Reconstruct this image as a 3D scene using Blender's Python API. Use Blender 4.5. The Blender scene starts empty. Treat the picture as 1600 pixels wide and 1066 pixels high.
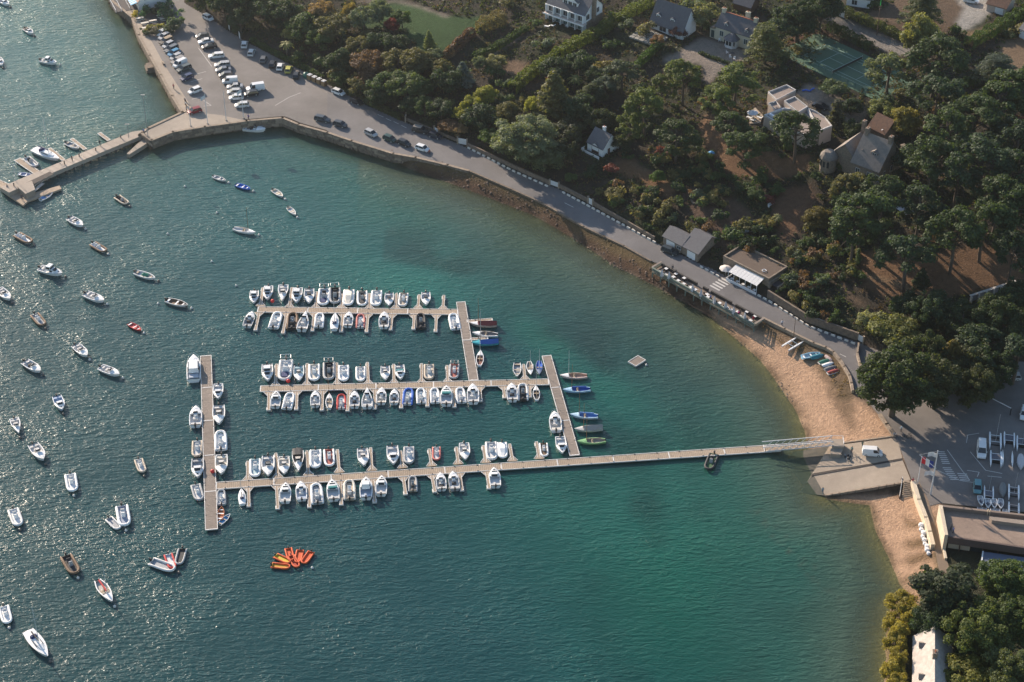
import bpy, math, random
import numpy as np
from math import radians as R, sin, cos, pi, atan2, hypot, sqrt
sc = bpy.context.scene
col = sc.collection
rnd = random.Random(7)

# ---------------------------------------------------------------- camera, sky, sun, exposure
F, PITCH, CH, CY = 3080.0, R(36.5), 286.0, -386.0
cd = bpy.data.cameras.new('camera'); cam = bpy.data.objects.new('camera', cd); col.objects.link(cam)
cd.sensor_width = 36; cd.lens = 36 * F / 1600; cd.clip_start = 1; cd.clip_end = 6000
cam.location = (0, CY, CH); cam.rotation_euler = (pi / 2 - PITCH, 0, 0); sc.camera = cam
SUN_EL, SUN_DIR = R(21), (-0.57, 0.82)            # direction on the ground towards the sun
w = bpy.data.worlds.new('World'); sc.world = w; w.use_nodes = True
nt = w.node_tree; bg = nt.nodes['Background']
sk = nt.nodes.new('ShaderNodeTexSky'); sk.sky_type = 'NISHITA'; sk.sun_disc = False
sk.sun_elevation = SUN_EL; sk.sun_rotation = atan2(SUN_DIR[0], SUN_DIR[1]); sk.dust_density = 0.5; sk.air_density = 1.2; sk.ozone_density = 2.0
nt.links.new(sk.outputs[0], bg.inputs[0]); bg.inputs[1].default_value = 0.095
sd = bpy.data.lights.new('sun', 'SUN'); so = bpy.data.objects.new('sun', sd); col.objects.link(so)
sd.energy = 4.8; sd.angle = R(0.6); sd.color = (1.0, 0.83, 0.66)
from mathutils import Vector, Matrix
sv = Vector((SUN_DIR[0] * cos(SUN_EL), SUN_DIR[1] * cos(SUN_EL), sin(SUN_EL)))
so.rotation_euler = sv.to_track_quat('Z', 'Y').to_euler(); so.location = (0, 0, 200)
sc.view_settings.view_transform = 'Standard'; sc.view_settings.look = 'None'
sc.view_settings.exposure = 1.10; sc.view_settings.gamma = 1.0
sc.render.engine = 'CYCLES'
cy = sc.cycles
cy.use_denoising = True
cy.max_bounces = 6; cy.diffuse_bounces = 2; cy.glossy_bounces = 2; cy.transmission_bounces = 3; cy.transparent_max_bounces = 8
cy.caustics_reflective = False; cy.caustics_refractive = False

# ---------------------------------------------------------------- photograph pixel <-> place
cp, sp = cos(PITCH), sin(PITCH)
def ray(px, py):
    a, b = (px - 800) / F, -(py - 533) / F
    return (a, cp + b * sp, -sp + b * cp)
def P(px, py, z=0.0):
    d = ray(px, py); t = (CH - z) / -d[2]
    return (d[0] * t, CY + d[1] * t, z)
def P2(px, py, z=0.0): return P(px, py, z)[:2]

# ---------------------------------------------------------------- materials
MATS = {}
def _new(name):
    m = bpy.data.materials.new(name); m.use_nodes = True
    return m, m.node_tree, m.node_tree.nodes['Principled BSDF']
def N(nt, t, **k):
    n = nt.nodes.new(t)
    for a, b in k.items(): setattr(n, a, b)
    return n
def mathn(nt, op, a, b=None, c=None, clamp=False):
    n = N(nt, 'ShaderNodeMath', operation=op); n.use_clamp = clamp
    for i, v in enumerate((a, b, c)):
        if v is None: continue
        if isinstance(v, (int, float)): n.inputs[i].default_value = v
        else: nt.links.new(v, n.inputs[i])
    return n.outputs[0]
def mixc(nt, fac, a, b, mode='MIX'):
    n = N(nt, 'ShaderNodeMix', data_type='RGBA', blend_type=mode)
    for i, v in ((0, fac), (6, a), (7, b)):
        if isinstance(v, (int, float)): n.inputs[i].default_value = v
        elif isinstance(v, tuple): n.inputs[i].default_value = v + (1,) if len(v) == 3 else v
        else: nt.links.new(v, n.inputs[i])
    return n.outputs[2]
def noise(nt, scale, detail=4, rough=0.55, vec=None, dist=0.0):
    n = N(nt, 'ShaderNodeTexNoise'); n.inputs['Scale'].default_value = scale; n.inputs['Detail'].default_value = detail
    n.inputs['Roughness'].default_value = rough; n.inputs['Distortion'].default_value = dist
    if vec is not None: nt.links.new(vec, n.inputs['Vector'])
    return n.outputs[0]
def ramp(nt, v, a, b):
    n = N(nt, 'ShaderNodeMapRange'); nt.links.new(v, n.inputs[0]); n.inputs[1].default_value = a; n.inputs[2].default_value = b
    return n.outputs[0]
def geo(nt, world=True):
    if world: return N(nt, 'ShaderNodeNewGeometry').outputs['Position']
    return N(nt, 'ShaderNodeTexCoord').outputs['Object']
def stretch(nt, vec, s, rz=0):
    n = N(nt, 'ShaderNodeMapping'); n.inputs['Scale'].default_value = s; n.inputs['Rotation'].default_value = (0, 0, rz)
    nt.links.new(vec, n.inputs[0]); return n.outputs[0]
def bump(nt, h, bs, strength=0.5, dist=0.05):
    n = N(nt, 'ShaderNodeBump'); n.inputs['Strength'].default_value = strength; n.inputs['Distance'].default_value = dist
    nt.links.new(h, n.inputs['Height']); nt.links.new(n.outputs[0], bs.inputs['Normal']); return n
def M(name, c=None, rough=0.7, var=0.25, scale=2.0, c2=None, metal=0.0, spec=0.5, bmp=0.0, usecol=False, world=False, big=0.0):
    """one base colour (or the object's own colour) broken up by noise of two sizes"""
    if name in MATS: return MATS[name]
    m, nt, bs = _new(name)
    v = geo(nt, world)
    if usecol: base = N(nt, 'ShaderNodeObjectInfo').outputs['Color']
    else: base = mixc(nt, 0.0, c, c)
    n1 = noise(nt, scale, 5, 0.65, v)
    if c2 is not None: base = mixc(nt, ramp(nt, n1, 0.4, 0.62), base, c2)
    n2 = noise(nt, scale * 5.3, 3, 0.6, v)
    k = mathn(nt, 'ADD', mathn(nt, 'MULTIPLY', n1, var * 1.4), mathn(nt, 'MULTIPLY', n2, var * 0.8))
    k = mathn(nt, 'ADD', k, 1 - var * 1.1)
    if big:
        n3 = noise(nt, 0.07, 4, 0.6, v)
        k = mathn(nt, 'MULTIPLY', k, mathn(nt, 'ADD', mathn(nt, 'MULTIPLY', ramp(nt, n3, 0.3, 0.7), big), 1 - big * 0.6))
    s = N(nt, 'ShaderNodeVectorMath', operation='SCALE'); nt.links.new(base, s.inputs[0]); nt.links.new(k, s.inputs['Scale'])
    nt.links.new(s.outputs[0], bs.inputs['Base Color'])
    bs.inputs['Roughness'].default_value = rough; bs.inputs['Metallic'].default_value = metal
    bs.inputs['Specular IOR Level'].default_value = spec
    if bmp: bump(nt, n2, bs, 0.6, bmp)
    MATS[name] = m; return m

# ---------------------------------------------------------------- mesh builder
class B:
    def __init__(s): s.v = []; s.f = []
    def quadv(s, pts):
        i = len(s.v); s.v += [tuple(p) for p in pts]; s.f.append(tuple(range(i, i + len(pts)))); return s
    def box(s, x0, x1, y0, y1, z0, z1, tap=0.0):
        i = len(s.v)
        s.v += [(x0, y0, z0), (x1, y0, z0), (x1, y1, z0), (x0, y1, z0),
                (x0 + tap, y0 + tap, z1), (x1 - tap, y0 + tap, z1), (x1 - tap, y1 - tap, z1), (x0 + tap, y1 - tap, z1)]
        s.f += [(i + a, i + b, i + c, i + d) for a, b, c, d in ((3, 2, 1, 0), (4, 5, 6, 7), (0, 1, 5, 4), (1, 2, 6, 5), (2, 3, 7, 6), (3, 0, 4, 7))]
        return s
    def obox(s, c, ax, w, h, l):                       # box centred at c; ax angle about z; l along, w across, h high
        ca, sa = cos(ax), sin(ax); i = len(s.v)
        for dz in (-h / 2, h / 2):
            for dx, dy in ((-l / 2, -w / 2), (l / 2, -w / 2), (l / 2, w / 2), (-l / 2, w / 2)):
                s.v.append((c[0] + dx * ca - dy * sa, c[1] + dx * sa + dy * ca, c[2] + dz))
        s.f += [(i + a, i + b, i + c_, i + d) for a, b, c_, d in ((3, 2, 1, 0), (4, 5, 6, 7), (0, 1, 5, 4), (1, 2, 6, 5), (2, 3, 7, 6), (3, 0, 4, 7))]
        return s
    def prism(s, poly, z0, z1):
        n = len(poly); a = sum(poly[k][0] * poly[(k + 1) % n][1] - poly[(k + 1) % n][0] * poly[k][1] for k in range(n))
        if a < 0: poly = poly[::-1]
        i = len(s.v); s.v += [(x, y, z0) for x, y in poly] + [(x, y, z1) for x, y in poly]
        s.f.append(tuple(range(i + n, i + 2 * n))); s.f.append(tuple(range(i + n - 1, i - 1, -1)))
        for k in range(n): s.f.append((i + k, i + (k + 1) % n, i + n + (k + 1) % n, i + n + k))
        return s
    def loft(s, rings, cap=True, closed=True):
        n = len(rings[0]); i = len(s.v)
        for r in rings: s.v += [tuple(p) for p in r]
        for a in range(len(rings) - 1):
            for k in range(n if closed else n - 1):
                k2 = (k + 1) % n
                s.f.append((i + a * n + k, i + a * n + k2, i + (a + 1) * n + k2, i + (a + 1) * n + k))
        if cap and closed:
            s.f.append(tuple(range(i + n - 1, i - 1, -1))); j = i + (len(rings) - 1) * n; s.f.append(tuple(range(j, j + n)))
        return s
    def tube(s, pts, r, n=6, cap=True):
        pts = [Vector(p) for p in pts]; rings = []
        if isinstance(r, (int, float)): r = [r] * len(pts)
        for k, p in enumerate(pts):
            t = (pts[min(k + 1, len(pts) - 1)] - pts[max(k - 1, 0)]).normalized()
            u = t.cross(Vector((0, 0, 1)) if abs(t.z) < 0.9 else Vector((1, 0, 0))).normalized(); w_ = u.cross(t)
            rings.append([p + (u * cos(2 * pi * j / n) + w_ * sin(2 * pi * j / n)) * r[k] for j in range(n)])
        return s.loft(rings, cap)
    def cyl(s, x, y, z0, z1, r, n=8, r2=None):
        return s.tube([(x, y, z0), (x, y, z1)], [r, r if r2 is None else r2], n)
    def ball(s, c, r, n=8, m=5, sz=1.0):
        rings = []
        for a in range(m + 1):
            t = -pi / 2 + pi * (a + 0.02) / (m + 0.04)
            rings.append([(c[0] + r * cos(t) * cos(2 * pi * k / n), c[1] + r * cos(t) * sin(2 * pi * k / n), c[2] + r * sz * sin(t)) for k in range(n)])
        return s.loft(rings)
    def mesh(s, name, smooth=False):
        me = bpy.data.meshes.new(name); me.from_pydata(s.v, [], s.f); me.update()
        if smooth: me.polygons.foreach_set('use_smooth', [True] * len(me.polygons))
        return me
def build(name, b, mat, parent=None, loc=None, rz=0.0, color=None, smooth=False):
    me = b.mesh(name, smooth) if isinstance(b, B) else b
    if mat is not None and not me.materials: me.materials.append(mat)
    o = bpy.data.objects.new(name, me); col.objects.link(o)
    if parent is not None: o.parent = parent
    if loc is not None: o.location = loc
    if rz: o.rotation_euler = (0, 0, rz)
    if color: o.color = tuple(color) + (1,)
    return o
def tag(o, label=None, cat=None, group=None, kind=None):
    if label: o['label'] = label
    if cat: o['category'] = cat
    if group: o['group'] = group
    if kind: o['kind'] = kind
    return o
def empty(name, loc, rz=0.0, label=None, cat=None, group=None, scale=1.0):
    o = bpy.data.objects.new(name, None); col.objects.link(o); o.location = loc; o.rotation_euler = (0, 0, rz)
    o.scale = (scale,) * 3; o.empty_display_size = 0.2
    return tag(o, label, cat, group)
CACHE = {}
def cmesh(key, fn, smooth=False):
    if key not in CACHE:
        b = fn(); CACHE[key] = b.mesh(key[0] if isinstance(key, tuple) else key, smooth)
    return CACHE[key]
def npmesh(name, V, Q):
    """fast mesh from arrays: V (n,3), Q (m,4)"""
    me = bpy.data.meshes.new(name); me.vertices.add(len(V)); me.vertices.foreach_set('co', np.asarray(V, dtype=np.float32).ravel())
    k = Q.shape[1]
    me.loops.add(Q.size); me.loops.foreach_set('vertex_index', Q.astype(np.int32).ravel())
    me.polygons.add(len(Q)); me.polygons.foreach_set('loop_start', np.arange(0, Q.size, k, dtype=np.int32))
    me.update(calc_edges=True); return me

# ---------------------------------------------------------------- the coast, in map coordinates
# (top of bank or quay px, waterline px or None where the quay drops straight down)
LZ = 2.6
COAST = [((150,-60),None),((174,0),None),((207.5,27.5),None),((217.5,55),None),((235,87),None),((252.5,117.5),None),((270,150),None),((286,176),None),
 ((232,201),None),((222,208),None),((237,219),None),((270,206),None),((320,198),None),((385,189),None),((442,184),None),((467,194.5),None),
 ((512,207),None),((550,220),None),((615,240),(612,247)),((650,246),(640,263)),((732,266.5),(712,289)),((800,296),(800,322)),((847,317),(830,334)),
 ((912,354.5),(875,359)),((975,384.5),(920,387)),((1017,408),(960,414)),((1060,430),(1025,447)),((1120,462),(1070,472)),((1192,500),(1112,497)),
 ((1226,517),(1150,529)),((1271,539),(1187,562)),((1302,553.5),(1205,585)),((1319,576),(1220,607)),((1331,612),(1243,641)),((1378,655),(1257,674)),
 ((1398,684),(1264,716)),((1423,748),(1290,780)),((1430,760),(1340,788)),((1445,800),(1358,790)),((1457,850),(1366,826)),((1462,880),(1389,873)),
 ((1450,920),(1406,912)),((1432,945),(1418,930)),((1405,955),(1393,947)),((1397,1000),(1386,1000)),((1396,1090),(1384,1090)),((1396,1250),(1384,1250))]
T = np.array([P2(a[0], a[1], LZ) for a, b in COAST]); W = []
for a, b in COAST: W.append(P2(a[0], a[1], LZ) if b is None else P2(b[0], b[1], 0))
W = np.array(W)
INNER = [(262,-60),(290,5),(335,32),(360,50),(390,67),(467,107),(510,130),(575,165),(632,190),(687,212),(727,229),(800,264),(872,294.5),(920,319.5),
 (1025,378),(1052,392),(1095,412),(1130,428),(1200,467),(1262,507),(1340,534),(1395,556),(1480,575),(1550,565),(1700,560)]
I = np.array([P2(a, b, LZ) for a, b in INNER])
FAR = [(2500, 400.0), (2500, 2500.0), (-400.0, 2500.0)]
def inpoly(x, y, poly):
    x = np.asarray(x, float); y = np.asarray(y, float); c = np.zeros(x.shape, bool); n = len(poly)
    for i in range(n):
        x1, y1 = poly[i]; x2, y2 = poly[(i + 1) % n]
        if y1 == y2: continue
        m = ((y1 > y) != (y2 > y)) & (x < (x2 - x1) * (y - y1) / (y2 - y1) + x1); c ^= m
    return c
def pdist(x, y, line):
    d = np.full(np.shape(x), 1e9)
    for (x1, y1), (x2, y2) in zip(line[:-1], line[1:]):
        dx, dy = x2 - x1, y2 - y1; L = dx * dx + dy * dy + 1e-9
        t = np.clip(((x - x1) * dx + (y - y1) * dy) / L, 0, 1)
        d = np.minimum(d, np.hypot(x - x1 - t * dx, y - y1 - t * dy))
    return d
LAND_T = [tuple(p) for p in T] + [(T[-1][0], -900.0), (2500, -900.0), (2500, 2500.0), (T[0][0] - 60, 2500.0)]
LAND_W = [tuple(p) for p in W] + [(W[-1][0], -900.0), (2500, -900.0), (2500, 2500.0), (W[0][0] - 60, 2500.0)]
HILL = [tuple(p) for p in I] + [(2500, I[-1][1]), (2500, 2500.0), (I[0][0] - 40, 2500.0)]
xs = np.concatenate([[-1500, -900, -500, -300, -240], np.arange(-205, 206, 0.8), [240, 300, 500, 900, 1500]])
ys = np.concatenate([[-900, -600, -350, -200], np.arange(-125, 216, 0.8), [240, 300, 450, 800, 1500]])
GX, GY = np.meshgrid(xs, ys)
dT, dW = pdist(GX, GY, T), pdist(GX, GY, W)
inT, inW, inH = inpoly(GX, GY, LAND_T), inpoly(GX, GY, LAND_W), inpoly(GX, GY, HILL)
dI = pdist(GX, GY, I)
HG = np.where(inT, LZ - 0.06, np.where(inW, (LZ - 0.06) * dW / (dW + dT + 1e-6), -np.minimum(0.11 * dW + 0.02, 6.0)))
rise = 17.0 * (1 - np.exp(-dI / 72.0)) + 0.9 * np.clip(dI / 1.5, 0, 1)
HG = HG + np.where(inH, rise, 0)
HG += np.where(inH, 1, 0) * np.clip(dI / 20, 0, 1) * (np.sin(GX * 0.09 + 1) * np.cos(GY * 0.07) * 0.7 + np.sin(GX * 0.31 + GY * 0.23) * 0.18)
_lb = inpoly(GX, GY, [P2(a, b, 1.5) for a, b in ((1310,779),(1425,757),(1447,800),(1458,850),(1468,900),(1440,935),(1380,930),(1320,800))])
HG = np.where(_lb & inW & ~inT, HG * 0.62, HG)          # the small beach lies lower than the quay beside it
def hz(x, y):
    i = int(np.clip(np.searchsorted(xs, x) - 1, 0, len(xs) - 2)); j = int(np.clip(np.searchsorted(ys, y) - 1, 0, len(ys) - 2))
    u = (x - xs[i]) / (xs[i + 1] - xs[i]); v = (y - ys[j]) / (ys[j + 1] - ys[j])
    return float((HG[j, i] * (1 - u) + HG[j, i + 1] * u) * (1 - v) + (HG[j + 1, i] * (1 - u) + HG[j + 1, i + 1] * u) * v)
def G(px, py, off=0.0, minz=None):
    """point of the terrain (plus off) seen at a pixel; returns (x, y, terrain height)"""
    d = ray(px, py); lo = (CH - 34 - off) / -d[2]; t = lo
    for _ in range(400):
        x, y, z = d[0] * t, CY + d[1] * t, CH + d[2] * t
        h = hz(x, y) + off
        if minz is not None: h = max(h, minz + off)
        if z - h < 0.02: break
        t += max(0.05, (z - h) * 0.9)
    return (x, y, h - off)
def pad(px, py, rin, rout, z=None):
    """level the ground round a building"""
    x, y, h = G(px, py)
    if z is not None: h = z
    d = np.hypot(GX - x, GY - y); k = np.clip((rout - d) / (rout - rin), 0, 1); k = k * k * (3 - 2 * k)
    k = np.where(inH, k, 0)
    HG[:] = HG * (1 - k) + h * k
    return h
for a in [(900,50,14,22),(1050,35,12,20),(1150,60,15,24),(934,232,5,9),(1235,185,17,26),(1350,235,15,24),(1322,108,19,30),(1565,15,9,15),(1330,5,10,16)]: pad(*a)
def local(px, py, z=LZ):
    """metres per pixel across and along at a pixel"""
    a, b, c = P(px, py, z), P(px + 1, py, z), P(px, py - 1, z)
    return b[0] - a[0], c[1] - a[1]
def hdg(px, py, deg):
    """map heading of a direction seen in the photograph (0 right, 90 down)"""
    a = P(px, py); b = P(px + 5 * cos(R(deg)), py + 5 * sin(R(deg)))
    return atan2(b[1] - a[1], b[0] - a[0])
# ---------------------------------------------------------------- ground: one sheet, coloured by what covers it
def proj(X, Y, Z):
    dx, dy, dz = X, Y - CY, Z - CH
    zc = dy * cp - dz * sp; yc = dy * sp + dz * cp
    return 800 + F * dx / zc, 533 - F * yc / zc
PXX, PYY = proj(GX, GY, HG)
gc = np.zeros(GX.shape + (4,), np.float32); gc[..., 3] = 1
rs = np.random.RandomState(3)
def lowf(s, seed):
    r = np.random.RandomState(seed); out = np.zeros(GX.shape)
    for k in range(7):
        a = r.rand() * 6.28; f = s * (0.6 + r.rand()); out += np.sin(GX * cos(a) * f + GY * sin(a) * f + r.rand() * 6.28)
    return out / 7
nz = lowf(0.35, 1); nz2 = lowf(0.9, 2)
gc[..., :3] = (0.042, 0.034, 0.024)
def zone(poly, c, soft=0.0, wob=1.6):
    m = inpoly(PXX + nz * wob * 3 + nz2 * wob, PYY + nz2 * wob * 2, poly); gc[m, :3] = c
def stroke(line, wd, c):
    m = pdist(PXX, PYY * 1.6, [(a, b * 1.6) for a, b in line]) < wd; gc[m, :3] = c
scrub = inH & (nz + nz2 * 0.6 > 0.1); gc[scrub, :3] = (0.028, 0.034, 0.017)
GRAVEL, DRY, LAWN, DIRT, SAND, ASPH = (0.24, 0.20, 0.165), (0.15, 0.088, 0.05), (0.034, 0.070, 0.022), (0.15, 0.10, 0.065), (0.44, 0.285, 0.185), (0.075, 0.072, 0.07)
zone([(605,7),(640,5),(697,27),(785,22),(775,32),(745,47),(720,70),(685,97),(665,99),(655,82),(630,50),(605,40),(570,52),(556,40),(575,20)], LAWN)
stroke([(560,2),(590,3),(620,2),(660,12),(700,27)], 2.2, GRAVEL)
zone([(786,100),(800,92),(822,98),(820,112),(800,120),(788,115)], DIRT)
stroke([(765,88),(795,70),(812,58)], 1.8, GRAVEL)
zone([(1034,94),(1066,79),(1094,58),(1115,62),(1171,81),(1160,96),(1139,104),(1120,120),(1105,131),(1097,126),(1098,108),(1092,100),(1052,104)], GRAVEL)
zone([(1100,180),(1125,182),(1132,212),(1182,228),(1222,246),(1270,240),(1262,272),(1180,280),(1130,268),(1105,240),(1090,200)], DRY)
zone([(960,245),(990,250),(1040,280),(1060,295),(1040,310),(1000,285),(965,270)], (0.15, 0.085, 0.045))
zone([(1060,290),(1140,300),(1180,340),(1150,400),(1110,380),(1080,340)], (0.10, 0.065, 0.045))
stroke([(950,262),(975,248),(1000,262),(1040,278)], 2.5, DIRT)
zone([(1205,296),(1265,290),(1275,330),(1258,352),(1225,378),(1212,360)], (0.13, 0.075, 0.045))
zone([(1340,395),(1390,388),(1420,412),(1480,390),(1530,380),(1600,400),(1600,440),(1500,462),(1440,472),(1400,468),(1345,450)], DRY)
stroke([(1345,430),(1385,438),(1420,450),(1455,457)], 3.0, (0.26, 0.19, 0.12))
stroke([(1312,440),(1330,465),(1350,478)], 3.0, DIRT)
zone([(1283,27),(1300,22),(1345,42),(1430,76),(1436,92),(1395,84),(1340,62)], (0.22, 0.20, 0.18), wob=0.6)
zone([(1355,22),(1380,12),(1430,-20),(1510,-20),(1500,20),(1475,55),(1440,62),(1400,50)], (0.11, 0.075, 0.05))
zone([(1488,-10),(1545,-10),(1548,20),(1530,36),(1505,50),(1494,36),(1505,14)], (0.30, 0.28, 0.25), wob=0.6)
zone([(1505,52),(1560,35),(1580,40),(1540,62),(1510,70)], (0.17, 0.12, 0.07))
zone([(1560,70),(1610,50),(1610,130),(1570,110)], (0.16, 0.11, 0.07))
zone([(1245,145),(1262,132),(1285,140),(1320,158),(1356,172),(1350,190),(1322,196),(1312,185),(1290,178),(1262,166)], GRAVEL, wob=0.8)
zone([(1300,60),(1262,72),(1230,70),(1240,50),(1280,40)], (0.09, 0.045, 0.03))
# low ground by the water
low = ~inH
lowband = inW & ~inT & low
gc[lowband, :3] = (0.075, 0.05, 0.032)
wk = lowband & (PXX < 1130); t = (dW / (dW + dT + 1e-6))
gc[wk, :3] = (0.095, 0.055, 0.034); gc[wk & (t > 0.55 + 0.25 * nz), :3] = (0.12, 0.085, 0.042); gc[wk & (t < 0.25) & (nz2 > -0.1), :3] = (0.05, 0.03, 0.02)
beach = (~inT | (dT < 5)) & low & (PXX > 1115) & (PYY < 720); gc[beach, :3] = SAND
gc[beach & inW & (t < 0.2) & (t > 0.03), :3] = (0.38, 0.25, 0.16)
gc[beach & inW & (dW < 0.9) & (nz2 > -0.25), :3] = (0.05, 0.03, 0.02)
gc[beach & inW & (t > 0.60 + 0.15 * nz) & (PXX < 1335) & (nz2 > -0.4), :3] = (0.21, 0.14, 0.088); gc[beach & inW & (t > 0.8 + 0.3 * nz2) & (PXX < 1335), :3] = (0.12, 0.085, 0.05)
b2 = low & (PXX > 1280) & (PXX < 1470) & (PYY > 775) & (PYY < 960); gc[b2, :3] = SAND
gc[b2 & inW & (dW < 0.9) & (nz2 > -0.25), :3] = (0.05, 0.032, 0.02)
gc[b2 & (PXX > 1415) & (PYY > 800) & (nz2 > 0), :3] = (0.17, 0.11, 0.06)
sea = ~inW & (dW > 0)
gc[sea, :3] = (0.26, 0.19, 0.105)
gc[sea & (PXX < 1110), :3] = (0.13, 0.115, 0.085); gc[sea & (PXX < 1110) & (dW < 1.6) & (nz2 > -.2), :3] = (0.06, 0.04, 0.028)
deepest = sea & (dW > 25); gc[deepest, :3] = (0.10, 0.11, 0.07)
lowland = inT & low; gc[lowland & (PXX > 1330) & (PYY < 775), :3] = (0.11, 0.085, 0.065)
gc[lowland & (PYY > 860), :3] = (0.045, 0.045, 0.025)
for _ in range(2):                                   # soften the edges between ground covers
    g0 = gc[..., :3]; gc[1:-1, 1:-1, :3] = (g0[1:-1, 1:-1] * 2 + g0[:-2, 1:-1] + g0[2:, 1:-1] + g0[1:-1, :-2] + g0[1:-1, 2:]) / 6
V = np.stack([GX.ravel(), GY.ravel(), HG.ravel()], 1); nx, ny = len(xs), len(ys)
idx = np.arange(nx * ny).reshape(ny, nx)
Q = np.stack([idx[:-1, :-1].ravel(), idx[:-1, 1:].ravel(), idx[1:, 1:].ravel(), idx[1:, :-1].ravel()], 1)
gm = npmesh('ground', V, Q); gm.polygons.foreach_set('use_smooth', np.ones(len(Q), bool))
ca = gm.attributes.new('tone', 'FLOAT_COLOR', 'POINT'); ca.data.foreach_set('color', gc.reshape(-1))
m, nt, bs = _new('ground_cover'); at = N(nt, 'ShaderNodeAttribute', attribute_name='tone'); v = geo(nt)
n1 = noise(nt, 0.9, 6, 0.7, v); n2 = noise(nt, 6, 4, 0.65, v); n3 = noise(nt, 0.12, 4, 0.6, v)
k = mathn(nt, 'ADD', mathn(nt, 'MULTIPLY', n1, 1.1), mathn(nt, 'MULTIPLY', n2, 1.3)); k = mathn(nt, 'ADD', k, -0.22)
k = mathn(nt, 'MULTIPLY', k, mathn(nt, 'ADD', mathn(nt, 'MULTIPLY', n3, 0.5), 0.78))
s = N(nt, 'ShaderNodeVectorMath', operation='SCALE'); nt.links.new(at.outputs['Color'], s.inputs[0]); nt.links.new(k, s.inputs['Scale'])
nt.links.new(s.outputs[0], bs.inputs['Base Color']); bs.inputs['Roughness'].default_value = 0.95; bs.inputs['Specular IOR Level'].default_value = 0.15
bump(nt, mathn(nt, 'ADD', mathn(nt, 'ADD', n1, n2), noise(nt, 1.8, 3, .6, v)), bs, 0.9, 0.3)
gm.materials.append(m); go = bpy.data.objects.new('ground', gm); col.objects.link(go); tag(go, kind='structure')

# ---------------------------------------------------------------- water
xw = np.concatenate([[-3000, -1200, -500, -300], np.arange(-210, 211, 1.0), [300, 600, 1500, 3000]]); yw = np.concatenate([[-900, -500, -250], np.arange(-135, 241, 1.0), [300, 500, 1200, 3000]])
WX, WY = np.meshgrid(xw, yw); WPX, WPY = proj(WX, WY, np.zeros_like(WX))
WPX = np.clip(WPX, -400, 2000); WPY = np.clip(WPY, -400, 1500)
dw = pdist(WX, WY, W); inw = inpoly(WX, WY, LAND_W); dw = np.where(inw, 0, dw)
c = np.zeros(WX.shape + (4,)); c[..., :3] = (0.005, 0.046, 0.050)
def blob(px, py, rx, ry, rot, cc, k=1.0):
    a = R(rot); u = (WPX - px) * cos(a) + (WPY - py) * sin(a); v_ = -(WPX - px) * sin(a) + (WPY - py) * cos(a)
    g = np.exp(-(u / rx) ** 2 - (v_ / ry) ** 2)[..., None] * k
    c[..., :3] = c[..., :3] * (1 - g) + np.array(cc) * g
blob(300, 180, 400, 240, 15, (0.014, 0.080, 0.080), 0.9)
blob(0, 60, 300, 200, 0, (0.024, 0.105, 0.10), 0.7)
blob(1100, 880, 280, 230, 60, (0.003, 0.072, 0.045), 0.95)
blob(1000, 760, 260, 120, 0, (0.008, 0.082, 0.064), 0.7)
blob(700, 330, 260, 110, 20, (0.018, 0.095, 0.074), 0.8)
blob(740, 320, 200, 30, 27, (0.060, 0.062, 0.045), 0.6)
blob(980, 430, 140, 26, 30, (0.050, 0.048, 0.038), 0.6)
blob(640, 440, 130, 40, 10, (0.012, 0.12, 0.09), 0.6)
blob(850, 530, 60, 22, 30, (0.010, 0.12, 0.085), 0.8)
blob(960, 610, 70, 30, 20, (0.008, 0.105, 0.075), 0.7)
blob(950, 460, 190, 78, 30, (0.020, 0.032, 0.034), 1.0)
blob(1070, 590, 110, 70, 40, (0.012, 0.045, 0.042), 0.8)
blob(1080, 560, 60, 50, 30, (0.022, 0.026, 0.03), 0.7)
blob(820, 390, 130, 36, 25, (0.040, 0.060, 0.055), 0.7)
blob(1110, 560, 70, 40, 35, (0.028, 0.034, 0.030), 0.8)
for k_ in range(26): blob(1175 + 5.2 * k_ + 9 * sin(k_ * 2.3), 795 + 5.6 * k_ + 6 * cos(k_ * 1.7), 5, 3, 40, (0.055, 0.035, 0.022), 0.6 if k_ % 4 else 0.2)
blob(1180, 960, 90, 90, 0, (0.012, 0.055, 0.05), 0.45)
def lfw(s_, seed):
    r = np.random.RandomState(seed); out = np.zeros(WX.shape)
    for k in range(9): a = r.rand() * 6.28; f = s_ * (0.5 + r.rand()); out += np.sin(WX * cos(a) * f + WY * sin(a) * f + r.rand() * 6.28)
    return out / 9
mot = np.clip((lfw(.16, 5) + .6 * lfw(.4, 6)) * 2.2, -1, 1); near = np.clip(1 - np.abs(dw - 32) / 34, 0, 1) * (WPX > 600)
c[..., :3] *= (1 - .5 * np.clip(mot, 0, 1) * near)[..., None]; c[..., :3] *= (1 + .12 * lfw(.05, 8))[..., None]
dd = dw
for lo, hi, cc in ((0, 44, (0.026, 0.080, 0.056)), (0, 22, (0.066, 0.082, 0.054))):
    g = np.clip(1 - (dd - lo) / (hi - lo), 0, 1); g = (g * g * (3 - 2 * g)); g = g * np.where(WPX > 560, 1, 0.35) * 0.8; g = g[..., None]; c[..., :3] = c[..., :3] * (1 - g) + np.array(cc) * g
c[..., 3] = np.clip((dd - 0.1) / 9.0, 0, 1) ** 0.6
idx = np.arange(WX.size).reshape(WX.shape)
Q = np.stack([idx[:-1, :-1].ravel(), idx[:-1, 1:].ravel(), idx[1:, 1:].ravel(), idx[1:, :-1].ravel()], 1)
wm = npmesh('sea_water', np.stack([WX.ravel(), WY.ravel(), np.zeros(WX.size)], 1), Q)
wm.attributes.new('tone', 'FLOAT_COLOR', 'POINT').data.foreach_set('color', c.astype(np.float32).ravel())
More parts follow.
